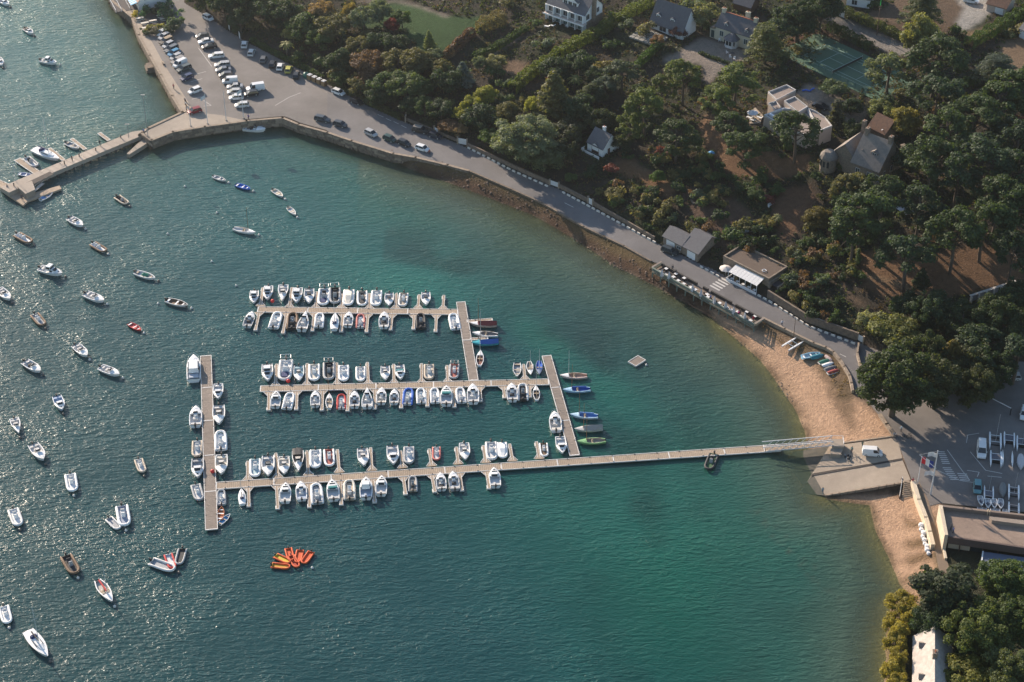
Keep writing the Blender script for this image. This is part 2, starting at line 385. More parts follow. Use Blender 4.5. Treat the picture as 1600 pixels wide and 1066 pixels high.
m, nt, bs = _new('sea_surface'); at = N(nt, 'ShaderNodeAttribute', attribute_name='tone'); v = geo(nt)
# wind ripples: crests run roughly across the view, broken up, calmer streaks inside the marina
v1 = stretch(nt, v, (0.36, 1.0, 1), R(-14)); v2 = stretch(nt, v, (0.6, 1.0, 1), R(22)); v3 = stretch(nt, v, (1, 1, 1), 0)
a1 = noise(nt, 1.15, 2, 0.5, v1, 0.5); a2 = noise(nt, 2.2, 3, 0.6, v2, 0.4); a3 = noise(nt, 0.035, 3, 0.5, v3); a4 = noise(nt, 0.22, 2, 0.5, stretch(nt, v, (0.5, 1, 1), R(15)))
hgt = mathn(nt, 'ADD', mathn(nt, 'MULTIPLY', a1, 1.0), mathn(nt, 'MULTIPLY', a2, 0.45))
amp = mathn(nt, 'ADD', mathn(nt, 'MULTIPLY', ramp(nt, a3, 0.35, 0.65), 0.55), 0.55)
amp = mathn(nt, 'MULTIPLY', amp, mathn(nt, 'ADD', a4, 0.45))
dwa = ramp(nt, at.outputs['Alpha'], 0.0, 1.3); amp = mathn(nt, 'MULTIPLY', amp, mathn(nt, 'ADD', mathn(nt, 'MULTIPLY', dwa, 0.75), 0.25))
hgt = mathn(nt, 'MULTIPLY', hgt, amp)
bump(nt, hgt, bs, 1.0, WAVE if 'WAVE' in globals() else 0.37)
kk = mathn(nt, 'ADD', mathn(nt, 'MULTIPLY', a3, 0.5), 0.75)
s = N(nt, 'ShaderNodeVectorMath', operation='SCALE'); nt.links.new(at.outputs['Color'], s.inputs[0]); nt.links.new(kk, s.inputs['Scale'])
nt.links.new(s.outputs[0], bs.inputs['Base Color']); bs.inputs['Roughness'].default_value = 0.25; bs.inputs['IOR'].default_value = 1.333
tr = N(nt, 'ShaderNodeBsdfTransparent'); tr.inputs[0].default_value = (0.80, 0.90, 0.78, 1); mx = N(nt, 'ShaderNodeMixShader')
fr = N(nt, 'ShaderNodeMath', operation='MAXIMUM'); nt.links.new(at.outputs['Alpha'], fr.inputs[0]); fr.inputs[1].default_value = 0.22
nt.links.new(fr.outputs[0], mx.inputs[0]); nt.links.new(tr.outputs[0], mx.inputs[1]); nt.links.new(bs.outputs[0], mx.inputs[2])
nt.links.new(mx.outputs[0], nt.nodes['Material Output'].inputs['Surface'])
wm.materials.append(m); wo = bpy.data.objects.new('sea_water', wm); col.objects.link(wo); tag(wo, kind='structure')

# ---------------------------------------------------------------- roads, quay, car park
def sheet(name, px, z, mat, kind='structure', thick=0.05):
    b = B().prism([P2(a, b_, z) for a, b_ in px], z - thick, z); return tag(build(name, b, mat), kind=kind)
asph = M('asphalt', (0.160, 0.145, 0.135), 0.88, 0.22, 0.8, world=True, big=0.5, bmp=0.01)
asph2 = M('old_asphalt', (0.135, 0.128, 0.128), 0.88, 0.22, 0.9, world=True, big=0.45, bmp=0.01)
conc = M('worn_concrete', (0.30, 0.25, 0.20), 0.85, 0.3, 0.7, world=True, big=0.35, bmp=0.02)
promen = M('pale_sandy_gravel', (0.33, 0.27, 0.21), 0.9, 0.3, 0.8, world=True, big=0.3, bmp=0.02)
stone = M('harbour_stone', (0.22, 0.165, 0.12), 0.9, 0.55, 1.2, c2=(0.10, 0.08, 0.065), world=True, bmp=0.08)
stonel = M('pale_stone', (0.33, 0.26, 0.19), 0.9, 0.4, 1.2, c2=(0.20, 0.155, 0.12), world=True, bmp=0.08)  # paler stone for copings, kerbs, steps and some face stones
line = M('road_paint', (0.50, 0.48, 0.45), 0.8, 0.5, 1.5, world=True)
sheet('car_park', [(262,-60),(290,3),(335,30),(362,49),(392,66),(468,106),(512,130),(560,158),(512,206.5),(467,194),(442,183.5),(400,187),(385,188.5),(320,197),(285,176.5),
 (268,148),(250,116),(233,86),(216,55),(206,27),(174,-2),(150,-60)], LZ, asph)
sheet('road', [(512,129),(576,164),(633,189),(688,211),(728,228),(801,263),(873,293.5),(921,318.5),(1026,377),(1053,391),(1096,411),(1131,427),(1201,466),(1263,506),(1341,533),
 (1350,560),(1356,590),(1352,620),(1338,612),(1330,596),(1320,576),(1303,553.5),(1272,539),(1227,517),(1193,500),(1120,462),(1060,430),(1035,414),(1017,408),(975,384.5),(912,354.5),(847,317),(800,296),(732,266.5),(650,246),(615,240),(550,220),(511,206)], LZ + 0.004, asph2)
sheet('promenade', [(207,28),(218,54),(236,87),(253,117),(271,150),(287,176),(300,170),(288,150),(272,125),(255,98),(240,70),(228,50),(222,38),(200,0),(185,-20),(175,-5)], LZ + 0.008, promen)
sheet('quay_path', [(286,177),(233,201.5),(225,208),(238,218),(270,205.5),(320,197.5),(384,188.5),(345,180),(300,175)], LZ + 0.006, conc)
sheet('boat_park', [(1341,535),(1395,556),(1480,575),(1550,567),(1720,560),(1720,830),(1600,800),(1470,786),(1447,792),(1432,765),(1424,748),(1404,694),(1396,680),(1378,655),(1352,622),(1338,612),(1356,590),(1350,560)], LZ - 0.004, asph)
# quay walls: stone faces down into the water
def quay(px, lab, name='quay_wall', out=0.5, inn=0.9, z1=LZ + 0.02, mat=None, capm=None, stones=True):
    pts = [Vector(P2(a, b, LZ)) for a, b in px]; b = B(); cb = B(); sb = []
    for p, q in zip(pts[:-1], pts[1:]):
        d = (q - p).normalized(); n = Vector((d.y, -d.x)); n = n if True else -n
        ex = d * 0.25
        b.prism([tuple(p - ex + n * out), tuple(q + ex + n * out), tuple(q + ex - n * inn), tuple(p - ex - n * inn)], -2.5, z1 - 0.02)
        cb.prism([tuple(p - ex + n * (out + 0.06)), tuple(q + ex + n * (out + 0.06)), tuple(q + ex - n * 0.25), tuple(p - ex - n * 0.25)], z1 - 0.02, z1 + 0.16)
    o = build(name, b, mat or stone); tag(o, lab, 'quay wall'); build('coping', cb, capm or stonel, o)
    return o, pts, out
def wallstones(o, pts, out, z0, z1, sx=1.6, sy=0.55, seed=1, side=1):
    """separate face stones, proud of the wall, in courses"""
    r = random.Random(seed); meshes = []
    for k in range(5):
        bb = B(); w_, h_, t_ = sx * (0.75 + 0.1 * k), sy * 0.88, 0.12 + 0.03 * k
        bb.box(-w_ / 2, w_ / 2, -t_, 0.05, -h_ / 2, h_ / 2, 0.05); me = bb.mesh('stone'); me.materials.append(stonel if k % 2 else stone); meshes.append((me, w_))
    cnt = 0
    for p, q in zip(pts[:-1], pts[1:]):
        d = (q - p); L = d.length; d.normalize(); n = Vector((d.y, -d.x)) * side; z = z0 + sy / 2
        while z < z1 - 0.1:
            x = r.random() * 0.8
            while x < L - 0.6:
                me, w_ = r.choice(meshes); c_ = p + d * (x + w_ / 2) + n * out
                if cnt < 298:
                    s_ = build('stone', me, None, o, (c_.x, c_.y, z), atan2(d.y, d.x) + (0 if side > 0 else pi)); cnt += 1
                x += w_ + 0.08 + r.random() * 0.1
            z += sy
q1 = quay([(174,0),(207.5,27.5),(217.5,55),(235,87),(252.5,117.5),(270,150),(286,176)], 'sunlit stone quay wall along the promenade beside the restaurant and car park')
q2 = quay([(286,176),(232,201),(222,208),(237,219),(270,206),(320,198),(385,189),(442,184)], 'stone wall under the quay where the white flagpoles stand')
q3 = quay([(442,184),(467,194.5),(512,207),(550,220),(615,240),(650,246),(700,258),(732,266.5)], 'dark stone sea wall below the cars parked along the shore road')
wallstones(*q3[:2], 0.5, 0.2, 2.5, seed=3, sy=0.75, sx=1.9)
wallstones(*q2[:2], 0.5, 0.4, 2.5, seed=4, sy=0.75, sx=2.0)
# low kerb wall between the road and the weedy bank
def ribbon(name, pts, wd, z0, z1, mat, lab=None, cat=None, kind=None, parent=None):
    b = B()
    for p, q in zip(pts[:-1], pts[1:]):
        p, q = Vector(p[:2]), Vector(q[:2]); d = (q - p).normalized(); n = Vector((-d.y, d.x)) * wd / 2; e = d * wd * 0.3
        b.prism([tuple(p - e + n), tuple(q + e + n), tuple(q + e - n), tuple(p - e - n)], z0, z1)
    return tag(build(name, b, mat, parent), lab, cat, kind=kind)
edge = [(732,266.5),(800,296),(847,317),(912,354.5),(975,384.5),(1017,408)]
ribbon('sea_wall', [P2(a, b, LZ) for a, b in edge], 0.5, 0.8, LZ + 0.14, stone, 'low stone kerb wall between the shore road and the seaweed bank', 'wall')
bw = [(1192,500),(1226,517),(1271,539),(1290,546),(1302,553.5),(1312,565),(1319,576),(1327,590),(1330,602),(1332,613)]
o = ribbon('beach_wall', [P2(a, b, LZ) for a, b in bw], 0.6, 0.8, LZ + 0.75, stonel, 'curved stone wall between the lane and the hulls stored on the beach', 'wall')
bw2 = [(1341,541),(1339,556),(1343,572),(1352,588)]
ribbon('lane_wall', [P2(a, b, LZ) for a, b in bw2], 0.4, LZ - .1, LZ + 1.0, stonel, 'short pale wall at the top of the lane under the big dark tree', 'wall')
lw = [P2(a, b, LZ) for a, b in [(1375,650),(1385,665),(1397,682)]]
ribbon('ramp_head_wall', lw, 0.8, 1.0, LZ + 0.5, stonel, 'low stone wall between the beach and the head of the slipway', 'wall')

# ---------------------------------------------------------------- thin sea haze over the whole bay
hb_ = build('haze', B().box(-3300, 3300, -1100, 3300, -8, 292), None); hm = bpy.data.materials.new('haze_air'); hm.use_nodes = True; t_ = hm.node_tree; t_.nodes.remove(t_.nodes['Principled BSDF'])
pv = t_.nodes.new('ShaderNodeVolumePrincipled'); pv.inputs['Color'].default_value = (.80, .88, 1.0, 1); pv.inputs['Density'].default_value = 0.00010; pv.inputs['Anisotropy'].default_value = 0.82
t_.links.new(pv.outputs[0], t_.nodes['Material Output'].inputs['Volume']); hb_.data.materials.append(hm); tag(hb_, kind='stuff')
# ---------------------------------------------------------------- pontoons
plank = M('weathered_planks', (0.36, 0.28, 0.205), 0.85, 0.45, 1.1, world=True, big=0.25)
plankd = M('grey_planks', (0.25, 0.205, 0.17), 0.85, 0.45, 1.1, world=True, big=0.3)
rail = M('pale_aluminium', (0.62, 0.60, 0.57), 0.5, 0.2, 2.0)
railg = M('dull_aluminium', (0.36, 0.34, 0.32), 0.55, 0.25, 2.0)
dark = M('dark_float', (0.03, 0.035, 0.035), 0.7, 0.3)
def pontoon(A, Bp, wd, label, fingers=(), pm=plank, rm=rail, pitch=0.42, group='marina walkways', zt=0.55, name='pontoon', cat='pontoon'):
    a, b = Vector(P(A[0], A[1], zt)), Vector(P(Bp[0], Bp[1], zt)); d = b - a; L = d.length; rz = atan2(d.y, d.x)
    root = empty(name, (a.x, a.y, 0), rz, label, cat, group)
    r = random.Random(int(A[0] * 7 + A[1])); bb = B(); x = 0.0; h = wd / 2 - 0.13
    while x < L - 0.1:
        x2 = min(x + pitch - 0.045, L); j = r.uniform(-0.012, 0.012)
        bb.box(x, x2, -h, h, zt - 0.06, zt + j); x += pitch
    tag(build('planks', bb, pm, root), kind='stuff')
    for s in (-1, 1):
        build('edge_rail', B().box(-0.05, L + 0.05, s * (wd / 2 - 0.06) - 0.07, s * (wd / 2 - 0.06) + 0.07, zt - 0.22, zt + 0.05), rm, root)
    x = 1.0; hf = round(h - 0.1, 2)
    while x < L - 2.5:
        build('float', cmesh(('float', hf, zt), lambda: B().box(0, 2.4, -hf, hf, -0.3, zt - 0.08)), dark, root, (x, 0, 0)); x += 4.2
    nseg = max(1, int(L / 12))                      # joints between the sections of the walkway
    for k in range(nseg + 1):
        build('end_beam' if k in (0, nseg) else 'joint_plate', B().box(L * k / nseg - 0.12, L * k / nseg + 0.12, -wd / 2 + 0.02, wd / 2 - 0.02, zt - 0.2, zt + 0.035), rm, root)
    for f in fingers:
        p, t = Vector(P(f[0], f[1], zt)), Vector(P(f[2], f[3], zt)); dd = t - p; fl = dd.length; fr = atan2(dd.y, dd.x)
        q = p - a; lx, ly = q.x * cos(-rz) - q.y * sin(-rz), q.x * sin(-rz) + q.y * cos(-rz)
        key = ('finger', round(fl * 2) / 2); fl2 = key[1]
        def mk():
            g = 1.5
            return (B().box(0.3, fl2, -0.34, -0.24, zt - 0.16, zt + 0.03).box(0.3, fl2, 0.24, 0.34, zt - 0.16, zt + 0.03).box(fl2 - 0.1, fl2 + 0.03, -0.34, 0.34, zt - 0.16, zt + 0.035)
                    .prism([(0, -1.15), (0.1, -1.22), (g + 0.1, -0.36), (g, -0.28)], zt - 0.14, zt + 0.025).prism([(0, 1.15), (0.1, 1.22), (g + 0.1, 0.36), (g, 0.28)], zt - 0.14, zt + 0.025)
                    .box(fl2 - 1.3, fl2 - 0.2, -0.5, 0.5, -0.25, zt - 0.18))
        fo = build('finger', cmesh(key, mk), rm, root, (lx, ly, 0), fr - rz)
        def mk2():
            bb = B().prism([(-0.1, -1.05), (1.45, -0.26), (1.45, 0.26), (-0.1, 1.05)], zt - 0.10, zt - 0.02); x = 1.5
            while x < fl2 - 0.15: bb.box(x, x + 0.36, -0.235, 0.235, zt - 0.09, zt + 0.0); x += 0.40
            return bb
        build('finger_deck', cmesh(('finger_deck', fl2), mk2), pm if f[-1] != 'g' else plankd, fo)
    # small cleats along both edges
    x = 2.0
    while x < L - 1:
        for s in (-1, 1): build('cleat', cmesh(('cleat', zt), lambda: B().box(-0.14, 0.14, -0.05, 0.05, zt, zt + 0.13)), dark, root, (x, s * (wd / 2 - 0.2), 0))
        x += 5.1
    return root
W1 = [(407,478,411,449),(452,480,456,449),(493,481,496,455),(533,481,535,459),(577,482,577,459),(618,482,619.5,459),(653,482,655,461),(692,483,693.5,461),
      (405,488,399,516),(448,489,442,521),(491,489,488,517),(536,490,533,518),(575,491,572.6,519.5),(613,491,610,516),(647,492,646,515),(682,492,680.6,519)]
W2 = [(430.5,603,432,570),(479,602,480,568.6),(526.5,601,526,568),(575.6,600,574,567),(615.6,599,615,570),(658.6,598,658.6,569),(699.4,597,698.6,571),(820.4,593,818,569),
      (420,612,419.5,641),(464,611,463,640),(504,610,503,640),(544.7,609,543,643),(585.5,607.5,585.5,638),(627,606.5,627,637),(668.7,606,668,635),(709.5,605,710,635),(750,604,751,627.5),(786,603,789,622),(827.5,602,828,620)]
W3 = [(387,750,387,720.5),(434,746,431,709),(482,742.5,479.5,705),(530,738,527,702),(581,735,579,699),(629,731,626,705),(674.5,728,670.5,701),(716,725,713,699),(759,722.5,755,695.5),(801,720,796,693),(842.5,716.5,838,690),
      (388,761,388.8,791),(432,758,434,795),(483,755.5,483.5,792.5),(532,751.5,533.5,789),(582.5,748,585.5,785),(630,745,634,772),(674.5,741.5,679.5,768),(718,739,722,765.5),(760,736,764.5,762.5)]
pontoon((403,483.5), (715,487.5), 2.3, 'northern plank pontoon walkway with boats nosed in along both its sides', W1)
pontoon((407,607.5), (857,596.5), 2.3, 'middle plank pontoon walkway joining the two slanting linking piers', W2)
pontoon((338,759), (1218,699.5), 2.4, 'longest plank pontoon walkway, running from the outer pier to the gangway', W3)
pontoon((720,472), (740,594), 2.3, 'slanting grey pier linking the northern walkway to the middle walkway', (), plankd)
pontoon((854,556), (898,711), 2.3, 'slanting grey pier linking the middle walkway to the longest walkway', (), plankd)
pontoon((321.5,556), (330.5,827), 2.7, 'wide outer breakwater pier with a white edge on both sides', (), plankd)
pontoon((730,502), (769,499), 1.0, 'narrow pale mooring arm beside the dinghy under a dark red cover', (), plank, rail, name='side_jetty', cat='jetty')
pontoon((735,530), (762,528), 1.0, 'narrow pale mooring arm between the white and the turquoise sailing dinghies', (), plank, rail, name='side_jetty', cat='jetty')
# floating swim platform
a = P(995, 566); root = empty('swim_platform', (a[0], a[1], 0), hdg(995, 566, -32), 'small square wooden raft floating alone off the beach', 'raft')
bb = B()
for k in range(7): bb.box(-1.7, 1.7, -1.2 + k * 0.345, -1.2 + k * 0.345 + 0.3, 0.32, 0.4)
build('planks', bb, plankd, root)
build('frame', B().box(-1.8, 1.8, -1.3, -1.15, 0.05, 0.48).box(-1.8, 1.8, 1.15, 1.3, 0.05, 0.48).box(-1.8, -1.65, -1.3, 1.3, 0.05, 0.47).box(1.65, 1.8, -1.3, 1.3, 0.05, 0.47), rail, root)
build('float', B().box(-1.5, 1.5, -1.0, 1.0, -0.3, 0.3), dark, root)

# ---------------------------------------------------------------- boats
paint = M('boat_gelcoat', rough=0.32, var=0.10, usecol=True, scale=1.5)
matt = M('boat_matt', rough=0.75, var=0.22, usecol=True, scale=3)
glass = M('tinted_glass', (0.02, 0.03, 0.035), 0.08, 0.2)
black = M('black_plastic', (0.018, 0.018, 0.02), 0.45, 0.2)
steel = M('bright_steel', (0.6, 0.6, 0.6), 0.3, 0.1, metal=0.8)
WH, CR, GY_, LG, NV, DK, RD, OR, TQ, BL, GN, BG, BR = ((.78,.78,.77),(.66,.62,.54),(.34,.35,.36),(.62,.62,.61),(.02,.035,.12),(.035,.037,.04),(.45,.03,.03),(.62,.10,.025),(.03,.38,.45),
    (.03,.13,.50),(.04,.20,.13),(.42,.36,.29),(.16,.10,.06))
def beam(t, Bm, st=0.86, p=2.2, k=0.45):
    return Bm / 2 * (st + (1 - st) * min(1, t / 0.3) if t < k else (1 - ((t - k) / (1 - k)) ** p))
def hull_rings(L, Bm, fb, st, p, draft=0.28, k=0.45, flare=0.72, sheer=0.25, n=13):
    out = []
    for i in range(n):
        t = i / (n - 1); x = -L / 2 + L * t; b_ = max(0.015, beam(t, Bm, st, p, k)); z = fb * (1 + sheer * t * t)
        x0 = x - (0.10 * L * t ** 6)
        out.append([(x, b_, z), (x0, b_ * flare, 0.02), (x0 - 0.02, 0.02, -draft), (x0 - 0.02, -0.02, -draft), (x0, -b_ * flare, 0.02), (x, -b_, z)])
    return out
def hullshell(L, Bm, fb, st, p, rim=0.14, floor=0.25, k=0.45, sheer=0.25, cockpit=(-0.47, 0.62)):
    """outer hull with a gunwale rim; returns hull builder and inner-floor builder"""
    rg = hull_rings(L, Bm, fb, st, p, k=k, sheer=sheer); b = B(); n = len(rg)
    b.loft([r for r in rg], cap=False, closed=False)
    i = len(b.v); b.v += rg[0]; b.f.append(tuple(range(i + 5, i - 1, -1)))                     # transom
    inner = []
    for k_, r in enumerate(rg):
        t = k_ / (n - 1); x, y, z = r[0]; yi = max(0.01, y - rim); xi = x
        if k_ == 0: xi = x + rim
        if k_ == n - 1: xi = x - rim * 1.5
        inner.append([(xi, yi, z), (xi, -yi, z)])
    for s in (0, 1):                                                                            # rim strips
        st_ = []
        for k_ in range(n):
            o_ = rg[k_][0 if s == 0 else 5]; st_.append([o_, inner[k_][s]] if s == 0 else [inner[k_][s], o_])
        b.loft(st_, cap=False, closed=False)
    b.quadv([rg[0][5], inner[0][1], inner[0][0], rg[0][0]]); b.quadv([rg[0][0], inner[0][0], inner[0][1], rg[0][5]])
    f = B(); rows = []
    for k_ in range(n):
        a, c_ = inner[k_]; rows.append([a, (a[0], a[1] * 0.86, floor), (c_[0], c_[1] * 0.86, floor), c_])
    f.loft(rows, cap=False, closed=False); a, c_ = inner[0]; f.quadv([a, (a[0], a[1] * 0.86, floor), (c_[0], c_[1] * 0.86, floor), c_])
    return b, f
def foredeck(L, Bm, fb, st, p, t0, k=0.45, sheer=0.25, rim=0.1, camber=0.10, t1=1.0):
    rows = []
    for i in range(8):
        t = t0 + (t1 - t0) * i / 7; b_ = max(0.01, beam(t, Bm, st, p, k) - rim); z = fb * (1 + sheer * t * t) + 0.01; x = -L / 2 + L * t - (0.1 if i == 7 else 0)
        rows.append([(x, b_, z), (x, b_ * 0.5, z + camber * b_), (x, 0, z + camber * 1.4 * b_), (x, -b_ * 0.5, z + camber * b_), (x, -b_, z)])
    b = B().loft(rows, cap=False, closed=False); r = rows[0]; b.quadv([(r[0][0], r[0][1], r[0][2] - 0.3)] + r + [(r[4][0], r[4][1], r[4][2] - 0.3)]); return b
def outboard(x=-2.75, z=0.75, s=1.0):
    b = B(); b.loft([[(x - 0.32 * s + dx, -0.17 * s * w_, z + dz), (x - 0.32 * s + dx, 0.17 * s * w_, z + dz), (x + 0.22 * s + dx * 0.3, 0.17 * s * w_, z + dz), (x + 0.22 * s + dx * 0.3, -0.17 * s * w_, z + dz)] for dx, w_, dz in ((0.08, .8, -0.02), (0, 1.05, 0.12 * s), (0.02, 1, 0.32 * s), (0.12, .6, 0.42 * s))])
    b.box(x - 0.16 * s, x + 0.04, -0.07, 0.07, -0.4, z); b.box(x - 0.05, x + 0.3, -0.1, 0.1, z - 0.3, z - 0.12); return b
def tubehull(L=5.5, Bm=2.3, r=0.25, z=0.38):
    pts = []; rad = []
    ys = Bm / 2 - r
    pts.append((-L / 2 - 0.05, ys, z)); rad.append(r * 0.35); pts.append((-L / 2 + 0.22, ys, z)); rad.append(r * 0.92)
    for x in (-1.2, 0, 0.7): pts.append((x, ys, z)); rad.append(r)
    for k in range(9):
        a = pi / 2 - pi * k / 8; xx = 0.7 + (L / 2 - 0.7 - r) * max(0, cos(a)) ** 0.8
        if k == 0: continue
        if k == 8: continue
        pts.append((xx, ys * (1 if a > 0 else -1) * abs(sin(a)) ** 0.75 if k != 4 else 0, z + 0.16 * cos(a))); rad.append(r * (1 - 0.06 * cos(a)))
    for x in (0.7, 0, -1.2): pts.append((x, -ys, z)); rad.append(r)
    pts.append((-L / 2 + 0.22, -ys, z)); rad.append(r * 0.92); pts.append((-L / 2 - 0.05, -ys, z)); rad.append(r * 0.35)
    return B().tube(pts, rad, 8)
def part(root, name, key, fn, mat, c=None, smooth=False):
    return build(name, cmesh((name,) + key, fn, smooth), mat, root, color=c)
def boat(kind, px, py, deg, L, label, group, c1=WH, c2=None, extra='', z=0.0, name=None, cat=None, roll=0.0):
    """deg: direction of the bow in the photograph (0 right, 90 down)"""
    x, y, _ = P(px, py, z + 0.4); S = L / 5.5 * 1.07
    NM = dict(cabin=('cabin_boat', 'motorboat'), open=('open_boat', 'motorboat'), rib=('inflatable_boat', 'inflatable boat'), dinghy=('sailing_dinghy', 'sailing dinghy'), row=('rowing_boat', 'rowing boat'), cruiser=('motor_cruiser', 'motor cruiser'), yacht=('sailing_yacht', 'sailing yacht'))[kind]
    root = empty(name or NM[0], (x, y, z), hdg(px, py, deg), label, cat or NM[1], group, S)
    if roll: root.rotation_euler = (roll, 0, root.rotation_euler[2])
    c2 = c2 or LG
    e = set(extra.split())
    if kind == 'rib':
        part(root, 'inflatable_tube', (), lambda: tubehull(), matt, c1, True)
        part(root, 'deck', ('r',), lambda: B().prism([(-2.5, -.85), (-2.5, .85), (1.1, .85), (1.9, .6), (2.3, 0), (1.9, -.6), (1.1, -.85)], -0.1, 0.26), matt, c2)
        part(root, 'transom', (), lambda: B().box(-2.55, -2.42, -.8, .8, -.1, .6), matt, c2)
        part(root, 'outboard', (), lambda: outboard(), black, None)
        if 'bare' not in e and 'cover' not in e:
            part(root, 'console', (), lambda: B().box(-0.35, 0.25, -.35, .35, .26, 1.05, 0.07).box(0.12, 0.2, -.33, .33, 1.0, 1.3), paint, WH if 'dk' not in e else GY_)
            part(root, 'seat', (), lambda: B().box(-1.25, -0.75, -.36, .36, .26, .72).box(-1.3, -1.18, -.36, .36, .7, 1.0), matt, DK if 'dk' in e else LG)
        if 'pad' in e: part(root, 'cushion', (), lambda: B().box(0.45, 1.75, -.55, .55, .30, .52, 0.05), matt, NV if 'dkpad' not in e else DK)
        if 'cover' in e: part(root, 'cover', (), lambda: B().loft([[(x_, -w_, .48), (x_, -w_ * .6, .48 + h_), (x_, w_ * .6, .48 + h_), (x_, w_, .48)] for x_, w_, h_ in ((-2.4, .85, .12), (-1, .95, .42), (0, .95, .55), (1.1, .8, .25), (2.35, .2, .05))], cap=False, closed=False), matt, c2)
        if 'arch' in e:
            part(root, 'arch', (), lambda: B().tube([(-2.3, -.85, .5), (-2.45, -.8, 1.7), (-2.45, .8, 1.7), (-2.3, .85, .5)], 0.04, 5).tube([(-1.7, -.8, 1.62), (-2.45, -.8, 1.7)], .03, 5).tube([(-1.7, .8, 1.62), (-2.45, .8, 1.7)], .03, 5).tube([(-1.7, .8, 1.62), (-1.7, -.8, 1.62)], .03, 5), steel)
        return root
    if kind in ('cabin', 'open'):
        Bm, fb, st, p = (2.3, .72, .9, 2.4) if 'sharp' not in e else (2.05, .7, .96, 1.35)
        k = 0.45 if 'sharp' not in e else 0.3
        key = ('m', 'sharp' in e)
        hb = lambda: hullshell(5.5, Bm, fb, st, p, k=k)[0]; fbm = lambda: hullshell(5.5, Bm, fb, st, p, k=k)[1]
        part(root, 'hull', key, hb, paint, c1, True if False else False); part(root, 'cockpit', key, fbm, matt, tuple(v * .8 + .08 for v in c2) if c2 != LG else (.68, .67, .65))
        part(root, 'foredeck', key + (kind,), lambda: foredeck(5.5, Bm, fb, st, p, 0.52 if kind == 'cabin' else 0.60, k=k), paint, WH if c1 != CR else CR)
        part(root, 'outboard', ('m',), lambda: outboard(-2.85, .72), black)
        part(root, 'bench', key, lambda: B().box(-2.35, -1.9, -.85, .85, .25, .62), matt, c2 if c2 != LG else (.55, .55, .54))
        if kind == 'cabin':
            part(root, 'cabin', key, lambda: B().loft([[(0.1, y_ * .9, z_) for y_, z_ in ((-.82, .6), (-.72, 1.32), (.72, 1.32), (.82, .6))], [(0.75, y_ * .88, z_) for y_, z_ in ((-.82, .6), (-.66, 1.30), (.66, 1.30), (.82, .6))], [(1.65, y_ * .55, z_) for y_, z_ in ((-.82, .7), (-.75, .98), (.75, .98), (.82, .7))]]), paint, WH)
            part(root, 'windscreen', key, lambda: B().quadv([(0.78, -.58, 1.34), (1.35, -.48, 1.12), (1.35, .48, 1.12), (0.78, .58, 1.34)]).quadv([(.12, -.72, 1.2), (.72, -.67, 1.2), (.72, -.76, .85), (.12, -.78, .85)]).quadv([(.12, .78, .85), (.72, .76, .85), (.72, .67, 1.2), (.12, .72, 1.2)]).box(.04, .1, -.55, .55, .65, 1.2), glass)
            if 'pilot' in e: part(root, 'wheelhouse', (), lambda: B().box(-.75, .35, -.72, .72, .9, 1.95, .07), paint, WH); part(root, 'wheelhouse_window', (), lambda: B().box(-.6, .2, -.735, .735, 1.35, 1.75).box(.3, .37, -.6, .6, 1.3, 1.75), glass)
            part(root, 'hatch', key, lambda: B().box(1.75, 2.05, -.17, .17, .9, .97), glass)
        else:
            part(root, 'console', ('m',), lambda: B().box(-.25, .35, -.38, .38, .25, 1.1, .06), paint, WH)
            part(root, 'windscreen', ('o',), lambda: B().box(.28, .34, -.42, .42, 1.05, 1.42).box(-.15, .3, -.45, -.4, 1.05, 1.38).box(-.15, .3, .4, .45, 1.05, 1.38), glass)
            part(root, 'seat', ('m',), lambda: B().box(-1.05, -.65, -.45, .45, .25, .8), matt, DK if 'dk' in e else (.6, .58, .55))
        if 'teal' in e: part(root, 'windscreen_cover', (), lambda: B().box(-.25, .32, -.85, .85, 1.12, 1.36, .05), matt, (.03, .22, .22))
        if 'bimini' in e: part(root, 'canopy', (), lambda: B().loft([[(x_, -.9, 1.85), (x_, -.5, 1.98), (x_, .5, 1.98), (x_, .9, 1.85)] for x_ in (-1.9, -.2)], cap=False, closed=False), matt, c2)
        if 'dkpad' in e: part(root, 'sun_pad', (), lambda: B().box(-1.7, -.3, -.6, .6, .5, .66, .04), matt, DK)
        part(root, 'pulpit_rail', key, lambda: B().tube([(1.2, -.85, .95), (2.2, -.5, 1.2), (2.72, 0, 1.25), (2.2, .5, 1.2), (1.2, .85, .95)], .028, 4), steel)
        return root
    if kind == 'dinghy':
        key = ('d',); part(root, 'hull', key, lambda: hullshell(5.5, 1.75, .55, .55, 1.9, .16, .2, .42)[0], paint, c1); part(root, 'cockpit', key, lambda: hullshell(5.5, 1.75, .55, .55, 1.9, .16, .2, .42)[1], matt, (.46, .44, .40) if 'sail' in e and c1 == WH else c2)
        part(root, 'foredeck', key, lambda: foredeck(5.5, 1.75, .55, .55, 1.9, .66, k=.42), paint, WH if 'deck2' not in e else c1)
        part(root, 'thwart', key, lambda: B().box(-.35, .0, -.68, .68, .38, .46).box(-.3, -.1, -.06, .06, .2, .9), matt, (.35, .28, .2))
        part(root, 'mast', ('w' if 'wood' in e else 'a',), lambda: B().tube([(.95, 0, .1), (.95, 0, 6.6)], [.06, .035], 6), M('varnished_spar', (.26, .12, .05), .5) if 'wood' in e else M('silver_spar', (.6, .6, .58), .45))
